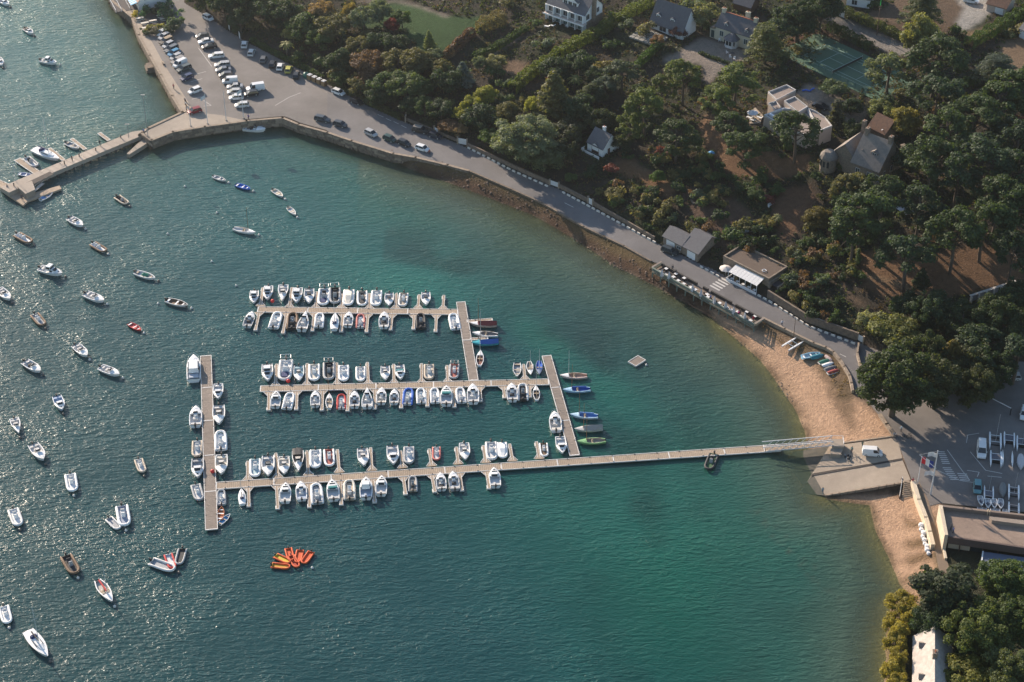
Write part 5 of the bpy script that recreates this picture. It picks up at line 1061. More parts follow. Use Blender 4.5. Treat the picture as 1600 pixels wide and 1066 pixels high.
for px, py, dg, L, tr_, ms, lab in ((1555,690,90,6.0,False,8,'upper catamaran with a mast beside the white passenger van'),(1556,718,90,5.6,True,0,'catamaran with a grey trampoline below the masted one'),(1577,688,90,5.4,True,0,'catamaran with a trampoline second from the right edge, upper row'),(1597,694,90,5.4,True,7,'catamaran cut by the right edge, upper row'),
 (1584,770,90,5.2,False,7,'catamaran with a bare frame in the middle row at the right'),(1584,798,90,5.2,False,0,'bare framed catamaran in the lowest row behind the club terrace'),(1545,770,-90,4.6,True,6,'dark covered catamaran beside the teal green car')): catamaran(px, py, dg, L, lab, tr_, ms)
def tarped(px, py, deg, L, c, lab, name='covered_boat', cat='boat'):
    x, y, _ = P(px, py, LZ + .5); o = build(name, cmesh(('tarp', name), lambda: B().loft([[(x_, -w_, .25), (x_, -w_ * .9, .75), (x_, 0, .98), (x_, w_ * .9, .75), (x_, w_, .25)] for x_, w_ in ((-2.7, .5), (-1.5, .85), (0, .95), (1.5, .6), (2.75, .05))])), matt, None, (x, y, LZ), hdg(px, py, deg), color=c)
    o.scale = (L / 5.5,) * 3; tag(o, lab, cat, 'boats stored in the boat park'); return o
tarped(1595, 722, 90, 5.2, (.45, .45, .47), 'grey covered hull right of the two narrow canoes'); tarped(1567, 766, 90, 4.8, (.16, .17, .17), 'dark green covered hull beside the covered catamaran')
for px, py, lab in ((1566.5,717,'left one of the two narrow white hulls'),(1581.5,719,'right one of the two narrow white hulls')):
    x, y, _ = P(px, py, LZ + .3); o = build('narrow_hull', cmesh(('nh',), lambda: B().loft([[(x_, w_, .5), (x_, 0, .05), (x_, -w_, .5), (x_, 0, .62)] for x_, w_ in ((-2.9, .02), (-1, .22), (1, .22), (2.9, .02))])), paint, None, (x, y, LZ + .1), hdg(px, py, 90), color=WH); tag(o, lab + ' standing below the catamarans', 'hull', 'boats stored in the boat park')
def optimist(px, py, deg, lab, s=1.0, grp='small white training dinghies'):
    x, y, _ = P(px, py, LZ + .3); root = empty('training_dinghy', (x, y, LZ + .15), hdg(px, py, deg), lab, 'dinghy', grp, s)
    build('hull', cmesh(('opt',), lambda: hullshell(3.4, 1.35, .42, .8, 1.7, .12, .12)[0]), paint, root, color=WH); build('cockpit', cmesh(('optc',), lambda: hullshell(3.4, 1.35, .42, .8, 1.7, .12, .12)[1]), matt, root, color=(.5, .5, .5))
    build('daggerboard_case', cmesh(('optd',), lambda: B().box(-.5, .4, -.12, .12, .12, .42).box(-.05, .05, -.5, .5, .3, .4)), matt, root, color=(.05, .06, .09))
for k, (px, py) in enumerate(((1532.5,784),(1543.5,788),(1553.5,788.5),(1563.5,788.5))): optimist(px, py, 88 if k else 78, '%s white training dinghy from the left, bow towards the club terrace' % ORD[k].capitalize())
for k, px in enumerate((1530,1538,1550,1559,1570)): optimist(px, 800 + k * .6, 90, 'white training dinghy half hidden behind the terrace parapet, %s from left' % ORD[k], .8, 'half hidden training dinghies')
# hulls stored on the beach
x, y, z = G(1238, 541); root = empty('catamaran', (x, y, z + .1), hdg(1238, 541, -30), 'white beach catamaran on the dry grass above the beach', 'catamaran', scale=.95)
for s in (-1, 1): build('hull', cmesh(('cathull',), None), paint, root, (0, s * 1.15, 0), color=WH)
for s in (-.9, .7): build('crossbeam', B().tube([(s, -1.15, .8), (s, 1.15, .8)], .07, 6), steel, root)
def upturned(px, py, deg, L, c1, c2, lab, Wd=1.6):
    x, y, z = G(px, py); root = empty('upturned_boat', (x, y, z + .05), hdg(px, py, deg), lab, 'rowing boat', 'boats stored on the beach', L / 4)
    def mk(r0, r1): return lambda: B().loft([[(x_, Wd / 2 * w_ * cos(a_), .75 * w_ ** .5 * sin(a_) * (1)) for a_ in np.linspace(r0, r1, 9)] for x_, w_ in ((-2, .72), (-1.4, .9), (-.3, 1), (.9, .85), (1.6, .5), (2, .06))], cap=False, closed=False)
    build('hull', cmesh(('uph', Wd), mk(0.35, pi - .35)), matt, root, color=c1); build('gunwale', cmesh(('upg', Wd), lambda: B().loft([[(x_, Wd / 2 * w_ * 1.02, 0), (x_, Wd / 2 * w_ * .95, .30)] for x_, w_ in ((-2, .72), (-1.4, .9), (-.3, 1), (.9, .85), (1.6, .5), (2, .06))], False, False).loft([[(x_, -Wd / 2 * w_ * 1.02, 0), (x_, -Wd / 2 * w_ * .95, .30)] for x_, w_ in ((-2, .72), (-1.4, .9), (-.3, 1), (.9, .85), (1.6, .5), (2, .06))], False, False).quadv([(-2, -Wd * .36, 0), (-2, Wd * .36, 0), (-2, Wd * .3, .5), (-2, -Wd * .3, .5)])), matt, root, color=c2)
boat('row', 1267.5, 555, -12, 4.6, 'pale blue open dinghy lying upright on the beach', 'boats stored on the beach', (.30,.55,.75), (.45,.55,.6), z=1.95)
upturned(1277, 558, -14, 3.6, (.03, .18, .24), (.03, .18, .24), 'dark teal hull directly behind the pale blue dinghy')
for k, (px, py, c1, c2, look) in enumerate(((1288.5,566,(.03,.15,.11),WH,'green upturned rowing boat, first in the beach row'),(1293.5,571,WH,(.08,.08,.08),'white upturned rowing boat, second in the beach row'),(1297.5,576.5,(.15,.16,.17),(.3,.3,.3),'grey upturned rowing boat, third in the beach row'),(1302,582,(.28,.05,.04),WH,'red upturned rowing boat with a white band, last in the beach row'))): upturned(px, py, -18, 3.4, c1, c2, look)
upturned(1295, 561, 40, 2.6, (.4,.3,.28), (.4,.3,.28), 'small pinkish upturned tender beside the stone wall')
# big white bags along the retaining wall
for k in range(9):
    px, py = 1438.5 + k * 1.35, 824 + k * 5.4; x, y, z = G(px, py); s_ = rnd.uniform(.65, 1.0); x += rnd.uniform(-.3, .3); y += rnd.uniform(-.2, .2)
    o = build('bulk_bag', cmesh(('bag', k % 3), lambda: B().loft([[(r * cos(q * pi / 4 + .4) * (1 + .06 * ((q * 7 + k) % 3)), r * sin(q * pi / 4 + .4), z_) for q in range(8)] for r, z_ in ((.55, 0), (.72, .3), (.70, .75), (.35, 1.05))])), M('white_woven_plastic', (.68, .68, .68), .7, .3, 3), None, (x, y, z), k * .7); o.scale = (s_,) * 3
    tag(o, 'bulging white bag against the curved cream wall, %s from the top' % ORD[k], 'bag', 'white bags by the small beach')

# ---------------------------------------------------------------- people
skin = M('skin', (.42, .26, .18), .6); CL = {}
def person(px, py, z, deg, top, trousers, label, pose='stand', group=None):
    """one continuous body grown on a skeleton, head, hair and clothes as children"""
    x, y, _ = P(px, py, z); root = empty('person', (x, y, z), hdg(px, py, deg), label, 'person', group)
    st_ = .26 if pose == 'walk' else .06; lean = .35 if pose == 'bend' else 0.0
    def leg(s): return [(.0, s * .1, .92), (st_ * s * .9 + .06, s * .11, .48), (st_ * s * 1.4 - .05, s * .11, .06), (st_ * s * 1.4 + .14, s * .11, .04)]
    def arm(s): sw = -.2 * s if pose == 'walk' else .05; return [(.02 + lean * .9, s * .2, 1.42 - lean * .3), (sw * .6 + lean, s * .27, 1.14 - lean * .4), (sw + .12 + lean, s * .25, .90 - lean * .3)]
    body = B()
    prof = [(.92, .15, .11, 0), (1.1, .14, .10, lean * .3), (1.3, .19, .12, lean * .7), (1.43, .17, .10, lean), (1.49, .06, .06, lean * 1.1), (1.56, .055, .06, lean * 1.2)]
    body.loft([[(xo + a_ * 0 + ty * cos(q * pi / 4), tx * sin(q * pi / 4), z_ - lean * (z_ - .92) * .25) for q in range(8)] for z_, tx, ty, xo in prof for a_ in (0,)])
    for s in (-1, 1): body.tube(arm(s), [.055, .045, .035], 6)
    build('body', body, CL.setdefault(top, M('shirt_%02d%02d%02d' % tuple(int(v * 99) for v in top), top, .8)), root)
    lb = B()
    for s in (-1, 1): lb.tube(leg(s), [.10, .07, .05, .045], 6)
    build('trousers', lb, CL.setdefault(trousers, M('cloth_%02d%02d%02d' % tuple(int(v * 99) for v in trousers), trousers, .85)), root)
    hz_ = 1.66 - lean * .45; hx = lean * 1.5
    hd = build('head', B().ball((hx, 0, hz_), .105, 9, 7, 1.2).box(hx + .09, hx + .125, -.015, .015, hz_ - .03, hz_ + .02), skin, root); build('hair', B().ball((hx - .02, 0, hz_ + .03), .112, 9, 7, 1.1), M('dark_hair', (.05, .03, .02), .8), hd)
    for s in (-1, 1): a_ = arm(s)[-1]; build('hand', B().ball(a_, .045, 6, 4, 1.4), skin, root)
    return root
ppl = 'people on the slipway'
person(1330.5, 707, 1.55, 120, (.03,.20,.20), (.03,.03,.04), 'person in a teal top standing behind the small white van', 'stand', ppl)
person(1347, 698.5, 2.0, -60, (.05,.09,.07), (.03,.05,.05), 'person in dark green walking at the top edge of the slipway', 'walk', ppl)
person(1285, 771, .35, -80, (.03,.16,.26), (.03,.10,.16), 'person in a blue wetsuit at the lower corner of the slipway', 'walk', ppl)
person(1410, 754, 2.6, 150, (.03,.06,.14), (.04,.04,.05), 'person in navy leaning on the railing above the stone steps', 'bend', ppl)
person(1407.5, 674, 2.6, 90, (.62,.62,.6), (.05,.05,.06), 'person in a white top among the bicycles under the big tree', 'stand', 'people near the boat park')
person(1396.5, 682, 2.6, 60, (.6,.6,.62), (.1,.1,.12), 'person in white at the head of the slipway', 'bend', 'people near the boat park')
person(1425.5, 756, 2.6, 60, (.35,.03,.05), (.04,.04,.05), 'person in a red jacket by the start of the cream wall', 'stand', 'people near the boat park')
person(1221.5, 509, 2.6, 100, (.55,.55,.6), (.05,.07,.12), 'pedestrian in a pale shirt on the road east of the terrace', 'walk')
person(671, 242, 2.6, 80, (.25,.06,.04), (.04,.03,.03), 'person in reddish brown behind the last white car on the shore road', 'walk')
person(156.5, 227, 1.95, 100, (.04,.04,.05), (.03,.03,.03), 'person in black on the jetty, nearer the quay', 'walk', 'people on the jetty')
person(113, 251.5, 1.95, 100, (.04,.04,.05), (.03,.03,.03), 'person in black on the jetty near the yacht', 'walk', 'people on the jetty')
person(12, 297, .75, 60, (.05,.05,.08), (.03,.03,.04), 'person in dark clothes at the left end of the landing stage', 'stand', 'people on the jetty')
person(34.5, 312, .75, 60, (.05,.04,.05), (.03,.03,.04), 'person in dark clothes on the lower corner of the landing stage', 'stand', 'people on the jetty')
person(388.5, 187, 2.6, 120, (.10,.05,.25), (.04,.04,.05), 'person in violet on the quay beside the moored white boat', 'stand')
person(225, 209, 2.6, 120, (.05,.12,.35), (.04,.04,.05), 'person in blue beside the tall lamp post', 'stand')
person(271.5, 139, 2.6, 60, (.30,.05,.06), (.03,.03,.04), 'person in a red top by the promenade wall', 'stand')
person(1485, 829, 5.9, 20, (.04,.04,.05), (.03,.03,.05), 'person in black at the corner of the club terrace', 'stand', 'people on the club terrace')
person(1489, 833, 5.9, 20, (.10,.12,.30), (.04,.04,.06), 'person in blue beside the one in black on the club terrace', 'stand', 'people on the club terrace')
# bicycles
def bicycle(px, py, deg, lab, z=LZ, grp='bicycles under the big tree'):
    x, y, _ = P(px, py, z + .4); root = empty('bicycle', (x, y, z), hdg(px, py, deg), lab, 'bicycle', grp)
    for s in (-.52, .52): build('wheel', cmesh(('bw',), lambda: B().loft([[(r * cos(2 * pi * k / 14), y_, .34 + r * sin(2 * pi * k / 14)) for k in range(14)] for r, y_ in ((.28, -.02), (.34, 0), (.28, .02))], cap=False)), black, root, (s, 0, 0))
    build('frame', cmesh(('bfr',), lambda: B().tube([(-.52, 0, .34), (-.12, 0, .3), (.42, 0, .85), (.52, 0, .34)], .025, 4).tube([(-.12, 0, .3), (-.2, 0, .85), (.42, 0, .85)], .025, 4)), black, root); build('saddle', cmesh(('bsd',), lambda: B().box(-.32, -.08, -.07, .07, .86, .92)), black, root); build('handlebar', cmesh(('bhb',), lambda: B().tube([(.42, -.28, .98), (.42, .28, .98)], .02, 4)), black, root)
bicycle(1415,682,20,'bicycle lying left of the others under the big tree'); bicycle(1420,680,-30,'bicycle at the middle of the cluster under the big tree'); bicycle(1425,684,40,'bicycle at the right of the cluster under the big tree')
x, y, _ = P(1325, 716, 1.3); tr_ = empty('launching_trolley', (x, y, 1.25), hdg(1325, 716, 70), 'small boat launching trolley with a dark bundle on the slipway', 'trolley')
build('frame', B().box(-1.3, 1.3, -.5, -.42, .2, .28).box(-1.3, 1.3, .42, .5, .2, .28).box(-.9, -.8, -.5, .5, .2, .28).box(.8, .9, -.5, .5, .2, .28), steel, tr_)
for s in (-.6, .6): build('wheel', cmesh(('wheel',), None), tyre, tr_, (-.3, s, -.1))
build('bundle', B().ball((.6, 0, .55), .42, 8, 5, .7).ball((-.6, .1, .5), .35, 8, 5, .7), black, tr_)
# ---------------------------------------------------------------- vegetation
LM = [('the tennis court',1322,105),('the cream house',1145,50),('the two-dormer house',1050,30),('the white villa',895,30),('the hillside cabin',934,225),('the garages',1075,385),('the cafe',1165,420),
 ('the flat roofed house',1230,180),('the old manor',1350,230),('the green lawn',710,50),('the red tree',612,37),('the boat park',1500,640),('the club terrace',1530,820),('the long cottage',1445,1030),('the car park',400,60),
 ('the dry lawn',1440,430),('the long curved hedge',900,80),('the orange dry garden',1170,240),('the narrow white gate',634,188),('the wide white gate',722,226),('the recycling bins',495,122),('the tarred lane',1370,60),('the tall garden wall',1270,500)]
def where(px, py):
    n, x, y = min(LM, key=lambda l: hypot(l[1] - px, (l[2] - py) * 1.5)); dx, dy = px - x, (py - y) * 1.5; d = hypot(dx, dy)
    if d < 26: return 'beside ' + n
    far = 'well ' if d > 110 else ''
    if abs(dx) > 2.2 * abs(dy): t = 'right of ' if dx > 0 else 'left of '
    elif abs(dy) > 2.2 * abs(dx): t = 'below ' if dy > 0 else 'above '
    else: t = ('below' if dy > 0 else 'above') + ' and ' + ('right of ' if dx > 0 else 'left of ')
    return far + t + n
PEND = []
def settle():
    groups = {}
    for o, look, px, py, cat, grp in PEND: groups.setdefault((look, where(px, py)), []).append((px, o, cat, grp))
    for (look, wh), l in groups.items():
        l.sort(key=lambda a: a[0])
        for i, (px, o, cat, grp) in enumerate(l):
            lab = look[1:] if look[0] == '!' else '%s %s' % (look, wh) if len(l) == 1 else '%s %s, %s' % (look, wh, ORD[i] + ' from left')
            tag(o, lab, cat, grp)
def leafmat(name, trans=0.35, sc_=1.6, var=0.6):
    m, nt, bs = _new(name); base = N(nt, 'ShaderNodeObjectInfo').outputs['Color']; v = geo(nt)
    n1 = noise(nt, sc_, 3, .6, v); n2 = noise(nt, 0.35, 2, .5, v)
    k = mathn(nt, 'ADD', mathn(nt, 'MULTIPLY', n1, var * 1.6), mathn(nt, 'MULTIPLY', n2, var)); k = mathn(nt, 'ADD', k, 1 - var * 1.2)
    s = N(nt, 'ShaderNodeVectorMath', operation='SCALE'); nt.links.new(base, s.inputs[0]); nt.links.new(k, s.inputs['Scale'])
    nt.links.new(s.outputs[0], bs.inputs['Base Color']); bs.inputs['Roughness'].default_value = .65; bs.inputs['Specular IOR Level'].default_value = .25
    t = N(nt, 'ShaderNodeBsdfTranslucent'); s2 = N(nt, 'ShaderNodeVectorMath', operation='MULTIPLY'); nt.links.new(s.outputs[0], s2.inputs[0]); s2.inputs[1].default_value = (2.1, 1.95, .7)
    nt.links.new(s2.outputs[0], t.inputs[0]); mx = N(nt, 'ShaderNodeMixShader'); mx.inputs[0].default_value = trans
    nt.links.new(bs.outputs[0], mx.inputs[1]); nt.links.new(t.outputs[0], mx.inputs[2]); nt.links.new(mx.outputs[0], nt.nodes['Material Output'].inputs['Surface']); MATS[name] = m; return m
leaf = leafmat('foliage'); bark = M('bark', (.10, .075, .055), .95, .4, 3)
def leaves(C_, Nn, s_, r, asp=1.0):
    """quads of leaf clumps centred at C_, roughly facing Nn"""
    n = len(C_); Nn = Nn + r.normal(0, .55, (n, 3)); Nn /= np.linalg.norm(Nn, axis=1)[:, None] + 1e-9
    a = r.normal(0, 1, (n, 3)); u = np.cross(Nn, a); u /= np.linalg.norm(u, axis=1)[:, None] + 1e-9; v = np.cross(Nn, u)
    sz = (s_ * r.uniform(.55, 1.25, n))[:, None]; u = u * sz; v = v * sz * asp
    V = np.stack([C_ - u - v * .6, C_ + u * .7 - v, C_ + u + v * .7, C_ - u * .6 + v], 1).reshape(-1, 3); Q = np.arange(len(V)).reshape(-1, 4); return V, Q
def lobes(L_, n_each, s_, r, up=.25, flat=1.0, asp=1.0):
    Cs, Ns = [], []
    for (x, y, z, R_, zz) in L_:
        k = int(n_each * (R_ / 1.5) ** 2); d = r.normal(0, 1, (k, 3)); d[:, 2] += up * 1.2; d /= np.linalg.norm(d, axis=1)[:, None]
        d = d[d[:, 2] > -.55]; rad = R_ * r.uniform(.5, 1.15, len(d))[:, None]
        Cs.append(np.array([x, y, z]) + d * rad * np.array([1, 1, zz])); Ns.append(d + np.array([0, 0, up]))
    return leaves(np.concatenate(Cs), np.concatenate(Ns), s_, r, asp)
def mk_pine(seed):
    r = np.random.RandomState(seed); L_ = []; T_ = B(); H = 13.0
    T_.tube([(0, 0, -1.5), (.15, 0, 3), (-.1, .2, 7), (.1, 0, 10.5)], [.36, .30, .22, .1], 7)
    for k in range(40):
        a = r.rand() * 2 * pi; q = (k + .5) / 40; rr = 4.9 * sqrt(q) * r.uniform(.7, 1.12); z = 12.4 - 4.2 * q ** 1.5 - r.rand() ** 1.6 * 3.6
        R_ = r.uniform(.6, 1.5); L_.append((rr * cos(a), rr * sin(a), z, R_, .62))
        if k % 3 == 0: z0 = 5.5 + r.rand() * 4; T_.tube([(0, .1, z0), (rr * .5 * cos(a), rr * .5 * sin(a), (z0 + z) / 2 + .3), (rr * .9 * cos(a), rr * .9 * sin(a), z - .3)], [.13, .09, .04], 5)
    return lobes(L_, 330, .185, r, .5), T_, 5.0, 13.3, 10.0
def mk_broad(seed):
    r = np.random.RandomState(seed); L_ = []; T_ = B()
    T_.tube([(0, 0, -1.5), (.1, 0, 1.5), (-.1, .1, 3.5), (0, 0, 6)], [.34, .26, .2, .08], 7)
    for k in range(52):
        d = r.normal(0, 1, 3); d[2] = abs(d[2]) * .9 - .35; d /= np.linalg.norm(d); q = r.uniform(.5, 1.1)
        x, y, z = d[0] * 3.6 * q, d[1] * 3.6 * q, 4.6 + d[2] * 3.3 * q; L_.append((x, y, z, r.uniform(.6, 1.5), .8))
        if k % 4 == 0: T_.tube([(0, 0, 2.2 + r.rand()), (x * .5, y * .5, (z + 2) / 2), (x * .9, y * .9, z)], [.12, .08, .03], 5)
    return lobes(L_, 330, .18, r, .2), T_, 4.4, 8.8, 5.0
def mk_big(seed):
    r = np.random.RandomState(seed); L_ = []; T_ = B(); T_.tube([(0, 0, -2), (.3, 0, 3), (-.2, .2, 8), (0, 0, 13)], [.75, .6, .45, .15], 9)
    for k in range(150):
        d = r.normal(0, 1, 3); d[2] = d[2] * .9 + .1; d /= np.linalg.norm(d); q = r.uniform(.45, 1.12)
        x, y, z = d[0] * 7.0 * q, d[1] * 7.0 * q, 10.2 + d[2] * 6.6 * q; L_.append((x, y, z, r.uniform(.7, 1.9), .7))
        if k % 9 == 0: T_.tube([(0, 0, 4 + r.rand() * 4), (x * .5, y * .5, (z + 6) / 2), (x * .95, y * .95, z)], [.25, .15, .05], 5)
    return lobes(L_, 230, .21, r, .25), T_, 8.6, 17.6, 10.2
def mk_cone(seed, blue=False):
    r = np.random.RandomState(seed); L_ = []; T_ = B().tube([(0, 0, -1), (0, 0, 9.5)], [.28, .05], 7)
    for k in range(46):
        q = (k + .5) / 46; z = 1.2 + 8.6 * q; rr = 3.0 * (1 - q) ** .85 * r.uniform(.7, 1.0); a = k * 2.4; L_.append((rr * cos(a), rr * sin(a), z - .2 * rr, .55 + .75 * (1 - q), .5))
        if k % 3 == 0: T_.tube([(0, 0, z), (rr * cos(a), rr * sin(a), z - .2 * rr)], [.07, .02], 4)
    return lobes(L_, 260, .2, r, .3), T_, 3.5, 10.2, 4.6
def mk_column(seed):
    r = np.random.RandomState(seed); T_ = B().tube([(0, 0, -.8), (0, 0, 6)], [.2, .05], 6)
    L_ = [(r.normal(0, .18), r.normal(0, .18), .8 + 5.6 * k / 16, 1.0 * (1 - .6 * k / 16) + .1, 1.0) for k in range(17)]
    return lobes(L_, 170, .2, r, .5), T_, 1.2, 7.0, 3.4
def mk_cedar(seed):
    r = np.random.RandomState(seed); L_ = []; T_ = B().tube([(0, 0, -1), (0, 0, 11)], [.4, .08], 7)
    for lv in range(7):
        z = 2.6 + lv * 1.35; rm = 4.8 * (1 - lv / 9)
        for k in range(7):
            a = k * .9 + lv * .5 + r.rand() * .3
            for q in (.45, .9): L_.append((rm * q * cos(a), rm * q * sin(a), z + .2 - .15 * q, 1.15, .28))
            T_.tube([(0, 0, z), (rm * .9 * cos(a), rm * .9 * sin(a), z)], [.1, .03], 4)
    return lobes(L_, 120, .22, r, .8, asp=.6), T_, 5.4, 12, 6.0
def mk_shrub(seed):
    r = np.random.RandomState(seed); T_ = B()
    for k in range(5): a = r.rand() * 6.3; T_.tube([(0, 0, -.3), (.4 * cos(a), .4 * sin(a), .5), (.8 * cos(a), .8 * sin(a), 1.0)], [.06, .05, .02], 4)
    L_ = [(r.normal(0, .5), r.normal(0, .5), .55 + r.rand() * .6, r.uniform(.45, .8), .85) for k in range(9)]
    return lobes(L_, 520, .13, r, .3), T_, 1.35, 1.8, .8
def mk_palm(seed):
    r = np.random.RandomState(seed); T_ = B().tube([(0, 0, -.5), (.1, 0, 4)], [.25, .2], 7); b = B()
    for k in range(24):
        a = k * 2.4; e = r.uniform(-.3, .9); pts = []
        for q in range(5): t = q / 4; pts.append((1.9 * t * cos(a), 1.9 * t * sin(a), 4.0 + 1.2 * e * t - 1.1 * t * t))
        for q in range(4):
            w_ = .28 * (1 - abs(q - 1.2) / 3.4); p0, p1 = pts[q], pts[q + 1]; n_ = (-sin(a) * w_, cos(a) * w_)
            b.quadv([(p0[0] - n_[0], p0[1] - n_[1], p0[2] - .1), (p0[0], p0[1], p0[2]), (p1[0], p1[1], p1[2]), (p1[0] - n_[0], p1[1] - n_[1], p1[2] - .12)]); b.quadv([(p0[0], p0[1], p0[2]), (p0[0] + n_[0], p0[1] + n_[1], p0[2] - .1), (p1[0] + n_[0], p1[1] + n_[1], p1[2] - .12), (p1[0], p1[1], p1[2])])
    return (np.array(b.v), np.array(b.f)), T_, 2.0, 4.6, 3.8
PROTO = {}
for nm, fn, seeds in (('pine', mk_pine, (1, 2, 3)), ('broad', mk_broad, (4, 5, 6)), ('big', mk_big, (15, 16)), ('cone', mk_cone, (7,)), ('column', mk_column, (8,)), ('cedar', mk_cedar, (9,)), ('shrub', mk_shrub, (10, 11, 12, 13)), ('palm', mk_palm, (14,))):
    PROTO[nm] = []
    for sd_ in seeds:
        (V, Q), T_, Rn, Hn, Cn = fn(sd_); me = npmesh('crown', V, Q); me.materials.append(leaf); tm = T_.mesh('trunk', True); tm.materials.append(bark); PROTO[nm].append((me, tm, Rn, Hn, Cn))
NAMES = dict(big=('broadleaf_tree', 'tree'), pine=('pine_tree', 'tree'), broad=('broadleaf_tree', 'tree'), cone=('conifer_tree', 'tree'), column=('cypress_tree', 'tree'), cedar=('cedar_tree', 'tree'), shrub=('shrub', 'shrub'), palm=('palm_tree', 'palm tree'))
TN = [0]
def plant(kind, px, py, rpx, H, c, look, grp, jit=.12, z0=None):
    TN[0] += 1; kind = 'big' if kind == 'broad' and rpx >= 36 and H >= 9 else kind; me, tm, Rn, Hn, Cn = PROTO[kind][TN[0] % len(PROTO[kind])]
    sz = H / Hn; hc = Cn * sz; x, y, z = G(px, py, hc); mx, my = local(px, py, z + hc); s_ = rpx * mx / Rn * (1.14 if kind != 'shrub' else 1.25)
    root = empty(NAMES[kind][0], (x, y, z - .1), rnd.random() * 6.28, None, None, grp); root.scale = (s_ * rnd.uniform(.9, 1.08), s_ * rnd.uniform(.9, 1.08), sz); root.rotation_euler = (rnd.uniform(-.05, .05), rnd.uniform(-.05, .05), root.rotation_euler[2])
    k = 1 + rnd.uniform(-jit, jit); k *= 1.15; cc = tuple(v * k for v in c)
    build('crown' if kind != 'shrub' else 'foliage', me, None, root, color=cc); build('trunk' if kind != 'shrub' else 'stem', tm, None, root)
    PEND.append((root, look, px, py, NAMES[kind][1], grp)); return root
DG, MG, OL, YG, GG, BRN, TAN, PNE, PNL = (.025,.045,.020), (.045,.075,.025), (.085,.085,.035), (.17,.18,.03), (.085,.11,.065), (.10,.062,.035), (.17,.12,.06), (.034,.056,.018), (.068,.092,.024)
gp = 'umbrella pines on the hillside'
for px, py, r_, H, c in ((1069,112,27,14,PNL),(1036,130,22,12,PNL),(1009,158,32,15,PNL),(983,190,22,12,PNL),(1058,205,32,13,PNE),(1152,118,34,13,PNL),(1119,148,26,12,PNL),(1141,190,28,11,PNE),(1168,218,32,12,PNE),(1246,196,34,15,PNE),
 (1392,98,34,13,(.085,.105,.045)),(1466,80,46,19,PNE),(1470,135,42,17,DG),(1565,150,40,16,PNE),(1528,172,42,17,PNE),(1592,122,42,17,PNE),(1478,192,40,18,PNE),(1458,240,40,17,PNE),(1540,232,46,18,DG),(1592,205,42,17,DG),(1500,262,36,17,DG),
 (1350,318,46,18,PNE),(1382,290,36,16,PNE),(1335,350,36,17,PNE),(1326,282,26,14,OL),(1420,388,42,17,DG),(1495,352,42,19,PNE),(1542,338,36,18,PNE),(1562,298,42,18,PNE),(1592,318,44,18,PNE),(1585,385,30,17,DG),(1440,310,32,16,DG),(1595,262,40,18,DG)):
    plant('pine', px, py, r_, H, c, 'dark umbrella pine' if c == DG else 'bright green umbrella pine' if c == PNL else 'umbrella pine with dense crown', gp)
plant('broad', 1402, 592, 58, 19, (.032,.050,.018), '!huge dark tree spreading over the head of the beach', gp); plant('broad', 1466, 592, 44, 15, (.035,.045,.018), '!dark tree just behind the huge one by the beach', gp)
plant('broad', 1516, 560, 34, 13, (.035,.045,.018), '!dark tree behind the yellow lit one by the boat park', gp); plant('broad', 1440, 555, 36, 15, (.035,.05,.02), '!dark crown between the huge tree and the yellow lit tree', gp); plant('cone', 1485, 566, 30, 13, (.10,.085,.02), '!tree with yellow lit branches above the boat park', 'trees'); plant('cedar', 1198, 68, 36, 13, (.07,.085,.03), 'layered cedar with yellow green tips', 'cedars'); plant('cedar', 1440, 14, 34, 12, (.06,.075,.035), '!spreading cedar at the top edge right of the tarred lane', 'cedars')
plant('cedar', 1558, 105, 34, 8, (.06,.08,.055), 'low greyish cedar', 'cedars')
gp = 'dark evergreen trees'
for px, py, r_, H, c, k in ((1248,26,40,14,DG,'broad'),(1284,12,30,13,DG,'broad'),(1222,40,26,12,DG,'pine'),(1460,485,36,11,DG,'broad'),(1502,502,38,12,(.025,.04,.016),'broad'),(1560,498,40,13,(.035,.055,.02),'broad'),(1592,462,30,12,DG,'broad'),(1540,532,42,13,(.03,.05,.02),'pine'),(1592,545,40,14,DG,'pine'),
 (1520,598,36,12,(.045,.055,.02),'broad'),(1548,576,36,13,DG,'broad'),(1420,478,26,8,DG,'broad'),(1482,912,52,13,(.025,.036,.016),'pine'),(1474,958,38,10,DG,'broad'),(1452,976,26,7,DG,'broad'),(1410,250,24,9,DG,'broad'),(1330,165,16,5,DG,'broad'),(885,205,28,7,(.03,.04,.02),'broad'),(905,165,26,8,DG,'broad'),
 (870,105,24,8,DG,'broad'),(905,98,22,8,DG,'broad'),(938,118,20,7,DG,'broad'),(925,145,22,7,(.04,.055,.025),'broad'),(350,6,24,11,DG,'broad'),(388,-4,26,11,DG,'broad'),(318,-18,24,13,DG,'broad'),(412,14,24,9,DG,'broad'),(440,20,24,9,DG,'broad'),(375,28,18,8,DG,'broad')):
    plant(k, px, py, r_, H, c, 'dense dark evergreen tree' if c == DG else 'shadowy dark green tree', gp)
gp = 'broadleaf trees of the gardens'
